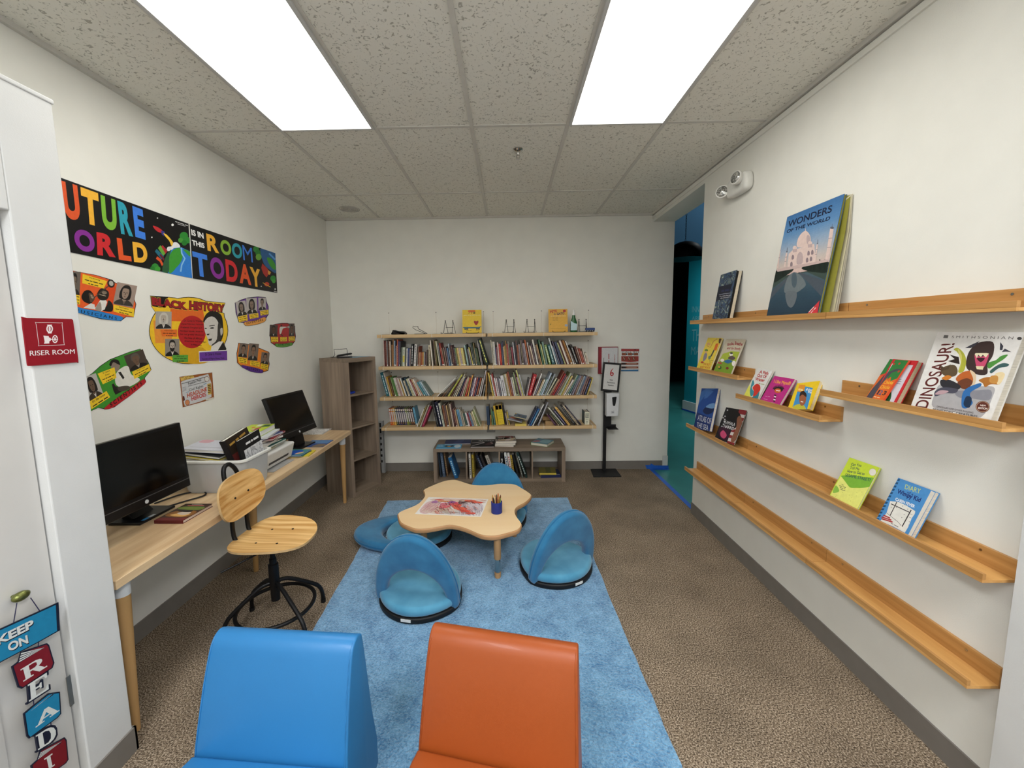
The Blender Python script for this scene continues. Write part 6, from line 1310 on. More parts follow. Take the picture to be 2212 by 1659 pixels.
def a_dino(A):
    full(A, 'dedcd8')
    A.text('5a1f1c', 'DINOSAUR!', (1165, 1300), (1445, 650), (1040, 1290), .012)
    A.text('5a5654', 'S M I T H S O N I A N', (1408, 600), (2020, 613), (1414, 576), .0); A.ell('4a4846', 2085, 605, 24, 16); A.poly('6a6866', [(1325, 600), (1370, 602), (1378, 572), (1335, 570)])
    A.blob('a8a6a8', [(1240, 1160), (1300, 1060), (1450, 1100), (1700, 1080), (1830, 1090), (1820, 1180), (1700, 1390), (1450, 1340), (1225, 1290)]); A.blob('86868e', [(1450, 1130), (1650, 1120), (1800, 1120), (1780, 1220), (1600, 1200), (1480, 1190)])
    A.blob('3a2a28', [(1560, 800), (1600, 710), (1680, 645), (1820, 640), (1825, 760), (1770, 860), (1760, 960), (1650, 960), (1560, 900)]); A.blob('c0486a', [(1640, 760), (1700, 790), (1780, 760), (1740, 880), (1690, 915), (1655, 880)]); A.poly('e0d8b8', [(1640, 760), (1660, 800), (1675, 765), (1700, 790), (1720, 765), (1750, 795), (1780, 755), (1760, 750), (1650, 750)]); A.blob('3a1420', [(1660, 800), (1740, 800), (1700, 840)]); A.poly('d8d0a8', [(1650, 880), (1660, 910), (1720, 915), (1730, 880)])
    A.blob('a8a83a', [(1430, 715), (1470, 698), (1530, 750), (1555, 830), (1530, 930), (1475, 940), (1500, 850), (1495, 790), (1460, 735)]); A.blob('c8c06a', [(1470, 710), (1510, 770), (1500, 880), (1480, 930), (1500, 840)])
    A.blob('4a8a3a', [(1770, 850), (1850, 820), (1900, 780), (1970, 765), (1930, 810), (1850, 860), (1780, 905)]); A.blob('3a5a5a', [(1790, 930), (1850, 880), (1920, 850), (1980, 860), (1960, 885), (1880, 900), (1810, 950)])
    A.blob('b8602a', [(1450, 1010), (1520, 940), (1620, 930), (1640, 1000), (1590, 1070), (1520, 1060)]); A.blob('d8c0a0', [(1590, 920), (1650, 960), (1645, 1050), (1600, 1090), (1625, 1010)]); A.blob('6a3a24', [(1470, 1040), (1560, 1000), (1620, 1040), (1560, 1110), (1490, 1090)])
    A.blob('5a4a34', [(1300, 930), (1350, 880), (1440, 870), (1470, 930), (1440, 980), (1350, 980)]); A.poly('4a3a2a', [(1310, 930), (1290, 870), (1350, 900), (1400, 860), (1380, 910)]); A.blob('2a2a30', [(1300, 1020), (1400, 1020), (1500, 1080), (1450, 1120), (1320, 1090)]); A.blob('c87a2a', [(1310, 1000), (1370, 970), (1410, 990), (1360, 1020)])
    A.poly('2a1f1c', [(1375, 830), (1440, 810), (1390, 765), (1480, 790), (1490, 860), (1440, 850)])
    A.blob('a86a2a', [(1680, 1020), (1760, 990), (1850, 1000), (1890, 1060), (1800, 1060), (1745, 1090), (1720, 1050)]); A.blob('e0cca0', [(1840, 960), (1910, 940), (1940, 970), (1890, 1060), (1850, 1040)]); A.blob('c08a44', [(1800, 980), (1870, 980), (1860, 1050), (1790, 1040)])
    A.blob('2f6aa8', [(1510, 1280), (1520, 1150), (1580, 1090), (1690, 1050), (1700, 1080), (1600, 1140), (1600, 1200), (1620, 1250), (1560, 1300)]); A.blob('1a2f4a', [(1530, 1240), (1560, 1180), (1610, 1200), (1590, 1290), (1540, 1280)])
    A.blob('4a4a58', [(1245, 1130), (1330, 1090), (1470, 1110), (1440, 1150), (1340, 1150), (1250, 1180)]); A.blob('b89aa0', [(1245, 1160), (1300, 1120), (1380, 1130), (1320, 1160)])
    for pts in ([(1545, 700), (1600, 670), (1690, 630), (1640, 680), (1600, 700)], [(1895, 640), (1925, 680), (1915, 720), (1890, 720)], [(1910, 740), (1940, 705), (2005, 740), (1950, 735)]): A.poly('3a3a44', pts)
    A.ell('5a2a20', 1720, 1285, 70, 58); A.ring('c8a888', 1720, 1285, 64, 52, .94); A.text('e8e0d8', 'NEW', (1695, 1278), (1750, 1283), (1698, 1262), .02); A.text('e8e0d8', 'EDITION', (1675, 1305), (1765, 1315), (1678, 1286), .02)
    A.text('5a5250', 'DINOSAURS AND OTHER AMAZING', (1262, 1290), (1625, 1355), (1266, 1272), .01); A.text('4a4442', 'PREHISTORIC CREATURES', (1222, 1318), (1665, 1392), (1226, 1298), .012)
facing('large white book with many dinosaurs and a sideways brown title on the right ledge', 1.552, 1.295, .308, 1.33, .024, 'dedcd8', Z3, a_dino, pages='c4beb0')
def a_green(A):
    full(A, 'c2d63c'); A.blob('7ab03a', [(290, 460), (340, 520), (440, 650), (560, 660), (680, 660), (800, 630), (860, 500), (700, 480), (480, 450)]); A.poly('dfe07a', [(205, 610), (290, 460), (440, 660), (600, 668), (780, 650), (570, 1060), (95, 815)])
    A.blob('8ab84a', [(205, 620), (260, 720), (150, 745)]); A.blob('8ab84a', [(330, 940), (380, 930), (450, 1000), (400, 985)])
    for i, (b, x0, x1) in enumerate((('Can You', 460, 635), ('Tell Me', 440, 600), ('How to Get to', 395, 690))): A.text('1f4a50', b, (x0, 280+58*i), (x1, 305+62*i+(18 if i == 2 else 0)), (x0+12, 235+58*i), .02)
    A.text('1f4a50', 'SESAME STREET?', (360, 465), (790, 555), (372, 415), .03); A.ell('e0dcd0', 830, 395, 62, 62, .3); A.ring('b8a890', 830, 395, 62, 62, .94)
    A.lines('3a3a3a', [[2], [4, 5], [5, 2], [1, 6]], 262, 605, 375, 28, 18, .28); r = random.Random(9)
    for _ in range(10): A.ell('a8b04a', r.uniform(200, 700), r.uniform(720, 900), 8, 4)
facing('lime green picture book with a pale yellow hillside on the second lowest ledge', 1.90, 1.745, .22, .825, .010, 'c2d63c', Z5, a_green, spine='3f5a2c', rot=.02)
def a_diary(A):
    full(A, '4a8ac4'); A.poly('d2ccc0', [(1420, 1500), (1490, 1530), (1900, 745), (1830, 712)])
    for i in range(13): f = i/12.5; A.poly('1f4a6e', [(885+382*f-4, 1212-700*f), (928+372*f, 1212-690*f), (944+372*f, 1180-690*f), (901+382*f, 1180-700*f)])
    A.text('b8c47a', 'DIARY', (1375, 680), (1640, 765), (1395, 600), .01); A.text('1f2a6a', 'of a', (1415, 750), (1520, 795), (1430, 715), .01); A.text('1f2a6a', 'Wimpy Kid', (1235, 775), (1630, 935), (1270, 680), .03); A.text('dfe4e8', 'CABIN FEVER', (1215, 875), (1545, 1010), (1232, 825), .03)
    A.poly('dcdad2', [(1130, 890), (1260, 900), (1400, 960), (1560, 1060), (1550, 1110), (1500, 1180), (1440, 1330), (1380, 1430), (1200, 1330), (960, 1230), (1070, 1090)])
    A.line('2a2426', [(1145, 935), (1470, 1085)], 14); A.line('2a2426', [(1245, 905), (1130, 1135)], 14); A.line('2a2426', [(1490, 1040), (1335, 1325)], 18); A.line('2a2426', [(1075, 1095), (1260, 1240), (1320, 1310)], 6)
    for i in range(3): A.line('a83234', [(985+(30 if i == 0 else 0), 1130+30*i), (1130+22*i, 1180+34*i)], 22)
    for x, y in ((1340, 975), (1430, 1025), (1240, 1000), (1150, 995), (1370, 1120), (1330, 1170), (1220, 1210)): A.ell('4a4a4c', x, y, 7, 6)
    for y in (1100, 1160, 1230, 1290): A.line('5a5a5a', [(1450, y), (1510-.3*(y-1100), y+20)], 5)
    A.lines('6a6a6a', [[4, 6]], 1140, 1270, 1270, 20, 26, .55)
facing('blue spiral edged book with a snowy window on the second lowest ledge', 1.65, 1.502, .21, .825, .02, '4a8ac4', Z5, a_diary, spine='4a8ac4')

# ================================================================ the left wall: banners and posters
CB = (120, 380, 4.424); CP = (150, 560, 4.337)
PL = dict(P=(XL+.0015, 0, 0), n=(1, 0, 0))
def base_poly(m, A, h, pts, t=.0012):
    p3 = [A.w(*p) for p in pts]; n_ = len(p3); o = len(m.v); k = m.mi(ink(h))
    if n_ == 4: A.within([p3[0], p3[1], p3[2], p3[3]])
    m.v += [p-A.n*t for p in p3]+p3; m.f += [list(range(n_))[::-1], list(range(n_, 2*n_))]+[[i, (i+1) % n_, n_+(i+1) % n_, n_+i] for i in range(n_)]; m.m += [k]*(n_+2)
m = MB(); A = Art(m, crop=CB, **PL, lift=.0003)
base_poly(m, A, '0d0c0e', [(-560, -205), (1272, 455), (1306, 980), (-420, 612)])
A.line('c8c8c6', [(-560, -205), (1272, 455)], 5); A.line('c8c8c6', [(1272, 455), (1306, 980)], 5); A.line('c8c8c6', [(1306, 980), (-420, 612)], 5)
for ch, col, bl, br, tl in (('F', '8a3a9a', (-150, 370), (20, 415), (-190, 0)), ('U', 'e4592a', (88, 402), (245, 437), (46, 42)), ('T', 'f4b63a', (265, 445), (432, 492), (236, 104)), ('U', '7db83a', (452, 498), (592, 535), (428, 180)), ('R', '2f9fb4', (626, 552), (742, 582), (588, 235)), ('E', '3f7fe0', (763, 582), (862, 612), (732, 285)),
    ('W', '3f7fe0', (-130, 620), (120, 640), (-150, 400)), ('O', '8a2f96', (190, 705), (382, 742), (168, 492)), ('R', 'd02a30', (400, 755), (575, 780), (390, 535)), ('L', 'e4592a', (605, 800), (727, 818), (583, 590)), ('D', 'f4b63a', (750, 822), (884, 838), (733, 628))):
    A.text(col, ch, bl, br, tl, .05)
A.blob('c02a30', [(930, 476), (975, 490), (1020, 522), (1018, 545), (975, 532), (945, 505)]); A.poly('3a3a8a', [(1005, 520), (1045, 535), (1035, 575), (1015, 560)]); A.blob('f0c040', [(1030, 548), (1062, 562), (1105, 610), (1126, 645), (1110, 672), (1085, 620), (1050, 580)])
A.blob('e8e8e8', [(1066, 720), (1070, 680), (1110, 672), (1128, 636), (1165, 640), (1190, 680), (1130, 700)])
for pts, c_ in (([(1000, 685), (1022, 662), (1070, 715), (1045, 750)], 'b02a34'), ([(978, 690), (1002, 662), (1048, 742), (1028, 765)], '6aa83a'), ([(948, 722), (965, 698), (1035, 765), (1012, 800)], '1f6a80'), ([(990, 755), (1005, 745), (1040, 790), (1030, 812)], '6a1f34'), ([(958, 792), (970, 768), (1005, 795), (1030, 845), (1015, 862), (995, 820)], 'e0562a')): A.poly(c_, pts)
A.poly('2f7fd6', [(1020, 922), (1030, 830), (1065, 745), (1130, 690), (1200, 682), (1286, 722), (1306, 978)]); A.blob('3f9a34', [(1085, 925), (1078, 800), (1115, 715), (1180, 686), (1200, 720), (1212, 780), (1185, 840), (1150, 880), (1120, 915)]); A.blob('2a5a38', [(1022, 915), (1030, 832), (1065, 748), (1105, 705), (1085, 780), (1080, 920)]); A.blob('3f9a34', [(1215, 700), (1280, 722), (1284, 770), (1250, 740)]); A.line('8ac4f0', [(1200, 685), (1205, 740), (1235, 790), (1205, 850), (1195, 915)], 14)
for x, y, r_, c_ in ((1225, 575, 40, '2f8a34'), (1260, 615, 30, '2f8a34'), (1195, 615, 24, '4a9a3a'), (1230, 640, 26, '247a2c'), (950, 870, 34, '2f8a34'), (975, 890, 26, '3f9a34'), (925, 885, 22, '247a2c')): A.ell(c_, x, y, r_, r_)
for x, y, r_ in ((973, 403, 6), (1117, 468, 12), (919, 587, 7)): A.ell('f2f2ee', x, y, r_, r_)
A.dashes('d8d8d6', [3, 8, 4], (1142, 440), (1262, 480), (1143, 428)); A.dashes('d8d8d6', [10], (1165, 462), (1240, 484), (1166, 454))
o = m.build('wall_banner', loc=(XL, 2.1, 2.2), recalc=False); tag(o, 'black banner with rainbow letters UTURE and ORLD and a globe, left of its pair', 'banner', 'two-part rainbow letter wall banner')
m = MB(); A = Art(m, crop=CB, **PL, lift=.0003)
base_poly(m, A, '0d0c0e', [(1283, 460), (2100, 738), (2120, 1120), (1313, 982)])
A.line('c8c8c6', [(1313, 982), (2120, 1120)], 4)
A.text('f2f2f0', 'IS IN', (1300, 566), (1417, 602), (1293, 508), .04); A.text('f2f2f0', 'THIS', (1306, 660), (1425, 694), (1300, 608), .04)
for ch, col, bl, br, tl, *bd in (('R', 'f0b23a', (1452, 712), (1566, 742), (1438, 548)), ('O', '8cb83a', (1580, 745), (1682, 768), (1570, 600)), ('O', '2fa0b0', (1690, 778), (1787, 796), (1680, 632)), ('M', '3f7fe0', (1795, 802), (1886, 828), (1783, 658), .01),
    ('T', '3f7fe0', (1326, 948), (1466, 976), (1304, 718)), ('O', '8a2f96', (1486, 968), (1618, 998), (1470, 760)), ('D', 'd02a30', (1634, 1004), (1746, 1024), (1620, 794)), ('A', 'e4592a', (1760, 1022), (1872, 1046), (1748, 826)), ('Y', 'f0b23a', (1868, 1048), (1968, 1070), (1852, 866))): A.text(col, ch, bl, br, tl, *(bd or [.04]))
A.poly('2a5f94', smooth_loop([(1955, 698), (2020, 712), (2100, 740), (2110, 920), (2060, 905), (1990, 840)], 3)); A.blob('3f9a34', [(2020, 785), (2060, 790), (2100, 850), (2098, 900), (2050, 860)]); A.line('5aa0e0', [(2040, 740), (2098, 800)], 16)
for x, y, r_, c_ in ((1915, 700, 28, '2f8a34'), (1935, 735, 26, '247a2c'), (1940, 775, 28, '6aa83a'), (2078, 980, 26, '2f8a34'), (2085, 1005, 18, '3f9a34')): A.ell(c_, x, y, r_, r_*1.1)
A.poly('b03028', [(1975, 835), (2025, 885), (2048, 925), (2015, 970), (1985, 935), (1965, 880)]); A.poly('e0a040', [(2030, 900), (2058, 920), (2048, 945), (2030, 940)]); A.ell('c8402a', 2018, 1035, 24, 20); A.line('e0b03a', [(1980, 1020), (2020, 1045), (2055, 1062)], 6); A.ell('f0f0ec', 1965, 1055, 5, 5); A.line('e0e0de', [(2085, 1102), (2118, 1110)], 5); A.ell('d0d0ce', 2098, 1082, 7, 9)
o = m.build('wall_banner', loc=(XL, 3.1, 2.2), recalc=False); tag(o, 'black banner reading IS IN THIS ROOM TODAY, right half of the pair', 'banner', 'two-part rainbow letter wall banner')
def poster(label, outline, bg, draw, edge='101010', name='wall_cutout'):
    m = MB(); A = Art(m, crop=CP, **PL, lift=.0003, step=.00008)
    c = Vector((sum(p[0] for p in outline)/len(outline), sum(p[1] for p in outline)/len(outline)))
    grow = lambda k: [tuple(Vector(p)+(Vector(p)-c).normalized()*k) for p in outline]
    base_poly(m, A, 'e4e3df', grow(9)); A.poly(edge, grow(3)); A.poly(bg, grow(-3)); draw(A)
    p = A.w(*c); o = m.build(name, loc=p, recalc=False); tag(o, label, 'poster', 'history cut-outs on the left wall')
YL = 'f0c92e'
def note(A, pts, col=YL, txt=([5, 6], [4, 2, 5], [6, 4]), ink_='2a2418'):
    A.poly(col, pts); tl, tr, br, bl = [Vector(p) for p in pts]
    n_ = lambda b: len(b) if isinstance(b, str) else sum(b)+len(b)-1
    mx = max(n_(b) for b in txt)
    for i, b in enumerate(txt):
        f0 = (i+.25)/len(txt); f1 = (i+.8)/len(txt); q = .4*max(.35, n_(b)/mx); w0, w1 = .5-q, .5+q
        a = tl.lerp(bl, f1).lerp(tr.lerp(br, f1), w0); b_ = tl.lerp(bl, f1).lerp(tr.lerp(br, f1), w1); c_ = tl.lerp(bl, f0).lerp(tr.lerp(br, f0), w0)
        if isinstance(b, str): A.text(ink_, b, tuple(a), tuple(b_), tuple(c_), .01 if i else .018)
        else: A.dashes(ink_, b, tuple(a), tuple(b_), tuple(c_))
def ell_pts(cx, cy, rx, ry, n=40): return [(cx+rx*math.cos(2*PI*i/n), cy+ry*math.sin(2*PI*i/n)) for i in range(n)]
def p_main(A):
    A.poly('e8923a', [(785, 575), (960, 575), (960, 785), (805, 785)]); A.poly('e26a26', [(945, 455), (1250, 470), (1270, 590), (950, 580)]); A.blob('d8a41e', [(960, 800), (1250, 830), (1300, 960), (1100, 975), (930, 900)])
    A.poly('17120f', [(760, 342), (930, 355), (905, 380), (900, 440), (860, 455), (775, 440)])
    A.poly('b41f24', ell_pts(1146, 682, 131, 153, 32))
    for i, b in enumerate(('Dr. Carter G. Woodson', 'chose February because', 'Frederick Douglass and', 'Abraham Lincoln, whom he', 'felt had greatly influenced', 'the lives of African', 'Americans, had birthdays', 'in February')):
        x0 = (1072, 1045, 1042, 1035, 1036, 1075, 1075, 1140)[i]; x1 = (1252, 1252, 1238, 1250, 1255, 1240, 1280, 1238)[i]; y = 582+32*i; A.text('2a1410', b, (x0, y+3), (x1, y+6+i), (x0, y-16), .015)
    for h_, off in (('f0cf3a', 10), ('1a1210', 5)):
        A.text(h_, 'BLACK', (770-off*.4, 432+off*.6), (1105+off*.2, 478+off*.5), (765-off*.4, 352-off*.6), .09); A.text(h_, 'HISTORY', (1120-off*.2, 474+off*.6), (1456+off*.2, 502+off*.6), (1120-off*.2, 388-off*.6), .09)
    A.text('9a2226', 'BLACK', (774, 430), (1100, 472), (770, 355), .06); A.text('9a2226', 'HISTORY', (1124, 470), (1450, 497), (1124, 392), .06)
    A.blob('1a1816', [(1258, 600), (1270, 530), (1310, 492), (1370, 490), (1425, 530), (1440, 640), (1438, 720), (1400, 790), (1360, 700)])
    A.blob('cfcac2', [(1262, 590), (1300, 545), (1350, 540), (1392, 590), (1405, 680), (1385, 760), (1345, 805), (1308, 800), (1292, 740), (1275, 700), (1262, 650)])
    A.blob('3a3632', [(1392, 600), (1432, 640), (1425, 720), (1395, 790), (1345, 840), (1330, 805), (1380, 750)]); A.blob('c0bab2', [(1412, 655), (1432, 645), (1435, 690), (1418, 715)])
    A.poly('e2ded8', [(1322, 862), (1330, 815), (1400, 770), (1440, 770), (1385, 862)]); A.poly('1f1d1c', [(1385, 862), (1440, 772), (1470, 840), (1462, 862)])
    for pts in (smooth_loop([(1313, 646), (1335, 637), (1357, 643), (1336, 652)], 3), smooth_loop([(1264, 648), (1276, 642), (1288, 648), (1276, 654)], 3), [(1308, 622), (1360, 616), (1360, 622), (1310, 629)], [(1300, 748), (1335, 742), (1330, 762), (1306, 766)], [(1285, 700), (1312, 696), (1306, 712), (1288, 712)]): A.poly('1f1b19', pts)
    A.portrait(880, 572, 150, 165, .02, 'a8a298', 'b0a496', 'c8c2b6', '2a2826', beard='b8b2a8', long_hair=True); A.portrait(962, 828, 134, 165, .0, '8c847a', 'b8aa9c', '1f1c1a', '181716', beard='1f1c1a')
    note(A, [(850, 660), (1008, 658), (1008, 726), (866, 722)], 'e2702a', ('Frederick Douglass', [6, 4, 7, 6], [3, 4, 6])); note(A, [(962, 898), (1110, 896), (1110, 962), (966, 964)], '5aa03a', ('Abraham Lincoln', [6, 4, 7, 6], [3, 4, 6]))
    A.poly('f0ece4', [(1210, 862), (1480, 850), (1482, 950), (1214, 964)]); note(A, [(1215, 872), (1475, 856), (1477, 946), (1218, 958)], '6a3a96', ('Dr. Carter G. Woodson', 'founder of Negro History Week'), '1a0f24')
oval = [p for p in ell_pts(1116, 668, 368, 312, 44)]
oval = [(x, y) for x, y in oval if not (y < 470 and (x < 1000 or x > 1250))]
ol = []
for x, y in sorted(oval, key=lambda p: math.atan2(p[1]-668, p[0]-1116)): ol.append((x, y))
i0 = next(i for i, p in enumerate(ol) if math.atan2(p[1]-668, p[0]-1116) > -2.1)
ol = ol[:i0]+[(770, 445), (758, 342), (935, 356)]+[(990, 362)]+ol[i0:]
i1 = next(i for i, p in enumerate(ol) if p[0] > 1220 and p[1] < 480 or (p[0] > 1300 and p[1] < 560))
ol = ol[:i1]+[(1275, 392), (1458, 410), (1448, 505)]+ol[i1:]
ol = sorted(set(ol), key=lambda p: math.atan2(p[1]-668, p[0]-1116))
poster('large yellow and red oval cut-out headed BLACK HISTORY', ol, 'f0c22a', p_main)
def strap(A, col, word, pts, bl, br, tl, tc='14140f'): A.poly('101010', [tuple(Vector(p)+(Vector(p)-Vector((sum(q[0] for q in pts)/len(pts), sum(q[1] for q in pts)/len(pts)))).normalized()*4) for p in pts]); A.poly(col, pts); A.text(tc, word, bl, br, tl, .03)
def p_mus(A):
    A.portrait(45, 230, 110, 230, .05, '6a625a', '7a6a5a', '1f1b18', '2a2624'); note(A, [(30, 325), (100, 340), (98, 425), (50, 415)])
    A.blob('d84a1e', [(250, 320), (420, 230), (400, 440), (230, 440)])
    A.blob('1a1512', [(112, 345), (140, 298), (185, 290), (222, 325), (232, 368), (222, 395), (195, 418), (150, 405), (122, 382)]); A.blob('5a4636', [(180, 318), (214, 325), (236, 362), (224, 392), (196, 402), (186, 365)]); A.blob('a08a74', [(196, 330), (214, 340), (228, 362), (212, 368), (200, 352)]); A.line('1a1512', [(206, 348), (222, 345)], 4); A.line('2a1c16', [(210, 388), (228, 384)], 4)
    A.poly('dcd8d2', [(128, 455), (200, 412), (235, 425), (240, 470)]); A.blob('1c1a18', [(345, 440), (365, 385), (405, 425), (398, 488), (335, 488), (290, 470)]); A.poly('e2ded8', [(232, 468), (290, 378), (330, 372), (352, 400), (330, 470), (290, 490)]); A.blob('9a8e82', [(240, 465), (285, 400), (300, 470), (280, 488)])
    A.blob('26211d', [(258, 330), (275, 290), (310, 272), (362, 300), (368, 345), (345, 380), (300, 385), (268, 365)]); A.blob('8a7a68', [(300, 305), (335, 300), (350, 318), (320, 330)]); A.line('b8a890', [(280, 330), (340, 345)], 6)
    A.line('4a443c', [(225, 365), (330, 280), (395, 225)], 9); A.ell('2a2622', 388, 228, 34, 40, -.4); A.ell('b8b2a8', 390, 226, 20, 25, -.4)
    A.portrait(520, 335, 190, 210, .2, 'a08c80', '9a8474', '1a1716', '3a3430', '6a5a50', long_hair=True)
    note(A, [(122, 138), (352, 205), (320, 275), (118, 225)], txt=('Louis Armstrong', [6, 4, 7, 6], [3, 4, 6])); note(A, [(412, 425), (605, 465), (602, 540), (410, 490)], txt=('Marian Anderson', [6, 4, 7, 6], [3, 4, 6]))
    strap(A, '2a7fc8', 'M U S I C I A N S', smooth_loop([(20, 430), (120, 460), (280, 490), (480, 535), (495, 560), (460, 575), (300, 555), (100, 505), (20, 480)], 3), (40, 492), (440, 568), (44, 462))
poster('orange cut-out strip labelled MUSICIANS with a trumpet player, partly behind the closet', [(-60, 90), (80, 118), (250, 150), (380, 190), (430, 222), (525, 250), (612, 300), (608, 380), (622, 420), (600, 542), (530, 538), (480, 578), (300, 560), (100, 505), (-30, 470)], 'e8602a', p_mus)
def p_inv(A):
    for cx, cy, w_, h_, r_, lh in ((1612, 462, 95, 140, -.15, True), (1708, 438, 100, 150, -.05, True), (1805, 420, 72, 120, -.02, False)): A.portrait(cx, cy, w_, h_, r_, 'b8b0ac', '8a7668', '1f1a1a', '26221f', long_hair=lh)
    note(A, [(1575, 540), (1664, 518), (1670, 575), (1590, 592)]); note(A, [(1682, 518), (1768, 502), (1772, 545), (1690, 560)]); note(A, [(1784, 485), (1862, 472), (1864, 515), (1790, 528)])
    strap(A, 'e8a04a', 'I N V E N T O R S', smooth_loop([(1640, 590), (1740, 575), (1815, 545), (1838, 552), (1825, 585), (1740, 612), (1655, 622)], 3), (1660, 612), (1812, 578), (1656, 590))
poster('small purple cut-out labelled INVENTORS with three portraits', [(1552, 410), (1612, 380), (1672, 362), (1765, 352), (1838, 358), (1845, 400), (1862, 440), (1864, 515), (1822, 580), (1740, 612), (1650, 620), (1640, 595), (1588, 590), (1560, 500)], '6a3a94', p_inv)
def p_ath(A):
    A.portrait(1912, 670, 74, 110, .05, '4a3a34', '5a3a2a', '14110f', '1f1a18'); A.portrait(2082, 662, 52, 120, .0, '5a4a42', '6a4a38', '16120f', '2a2a2a'); A.blob('d8d4cc', [(1970, 640), (2000, 632), (2040, 636), (2000, 650), (1985, 690), (1970, 700)]); A.line('3a2a22', [(1978, 700), (1998, 720)], 8); A.ell('3a2a22', 1985, 622, 8, 9); A.ell('9a9a94', 2052, 635, 12, 10)
    note(A, [(1888, 728), (1955, 728), (1955, 775), (1890, 778)]); note(A, [(1974, 730), (2036, 728), (2036, 768), (1976, 770)]); note(A, [(2052, 726), (2110, 724), (2110, 765), (2054, 768)])
    strap(A, '5a9a3a', 'A T H L E T E S', smooth_loop([(1932, 790), (2000, 795), (2080, 780), (2080, 808), (2000, 822), (1940, 818)], 3), (1955, 812), (2062, 806), (1955, 793))
poster('small red cut-out labelled ATHLETES, rightmost on the left wall', [(1880, 625), (1932, 608), (1990, 600), (2040, 600), (2075, 612), (2110, 625), (2112, 680), (2118, 720), (2110, 770), (2080, 805), (2000, 822), (1938, 815), (1888, 780), (1878, 690)], 'b0262c', p_ath)
def p_aut(A):
    for cx, cy, w_, h_, r_ in ((1628, 855, 84, 130, .12), (1722, 870, 92, 160, .1), (1832, 930, 76, 115, .1)): A.portrait(cx, cy, w_, h_, r_, '7a6a5e', '8a6a54', '16120f', '26221f')
    note(A, [(1575, 912), (1664, 935), (1664, 982), (1590, 968)]); note(A, [(1694, 948), (1782, 962), (1780, 1010), (1690, 992)]); note(A, [(1796, 975), (1862, 990), (1858, 1040), (1788, 1022)])
    strap(A, '5a2f8a', 'A U T H O R S', smooth_loop([(1618, 992), (1700, 1010), (1800, 1035), (1810, 1055), (1790, 1065), (1700, 1050), (1625, 1015)], 3), (1655, 1030), (1780, 1055), (1658, 1006), '180c24')
poster('small orange cut-out labelled AUTHORS below the purple one', [(1585, 785), (1640, 790), (1700, 802), (1735, 800), (1770, 830), (1868, 870), (1864, 930), (1872, 980), (1860, 1042), (1800, 1062), (1700, 1050), (1625, 1015), (1572, 968), (1568, 880)], 'e8842a', p_aut)
def p_sci(A):
    A.portrait(215, 1200, 150, 230, -.35, 'b8b4ae', '6a5444', '1f1a18', '3a3028', long_hair=True); A.portrait(625, 950, 190, 160, -.35, '4a3e36', '6a5240', '5a544c', '1f1b18', '9a948a')
    A.blob('e0dcd2', [(430, 1090), (470, 1030), (545, 1000), (580, 1080), (660, 1130), (540, 1200), (440, 1180)]); A.blob('8a7a6c', [(380, 980), (410, 950), (462, 965), (472, 1010), (445, 1050), (405, 1040)]); A.blob('1c1816', [(372, 985), (400, 940), (455, 945), (475, 990), (455, 985), (410, 965), (390, 1000)]); A.poly('2a2622', [(455, 1060), (480, 1055), (515, 1110), (500, 1125)]); A.poly('c8c0b8', [(330, 950), (330, 951), (331, 950)])
    A.poly('26221f', [(395, 1170), (415, 1165), (430, 1190), (480, 1200), (490, 1240), (430, 1270), (410, 1230)]); A.blob('4a4038', [(450, 1200), (540, 1185), (570, 1210), (480, 1240)])
    note(A, [(262, 1072), (420, 1012), (440, 1110), (312, 1172)], txt=('Dr. Charles R.', 'Drew', [6, 4, 7, 6], [3, 4, 6])); note(A, [(585, 1055), (742, 982), (762, 1040), (608, 1122)], txt=('George W. Carver', [6, 4, 7, 6], [3, 4, 6])); note(A, [(182, 1335), (345, 1235), (380, 1292), (205, 1405)], txt=('Dr. Ella Grace', [5, 5, 4]))
    strap(A, 'b8242c', 'S C I E N T I S T S', smooth_loop([(330, 1390), (430, 1310), (560, 1220), (680, 1130), (708, 1135), (700, 1170), (560, 1280), (420, 1380), (345, 1405)], 3), (385, 1385), (682, 1175), (372, 1350))
poster('green cut-out labelled SCIENTISTS tilted up to the right', [(60, 1175), (152, 1112), (215, 1068), (290, 1000), (380, 940), (470, 905), (560, 870), (662, 840), (690, 890), (735, 960), (765, 1035), (705, 1110), (700, 1170), (560, 1280), (420, 1385), (340, 1404), (270, 1390), (195, 1425), (110, 1420)], '3f8f30', p_sci)
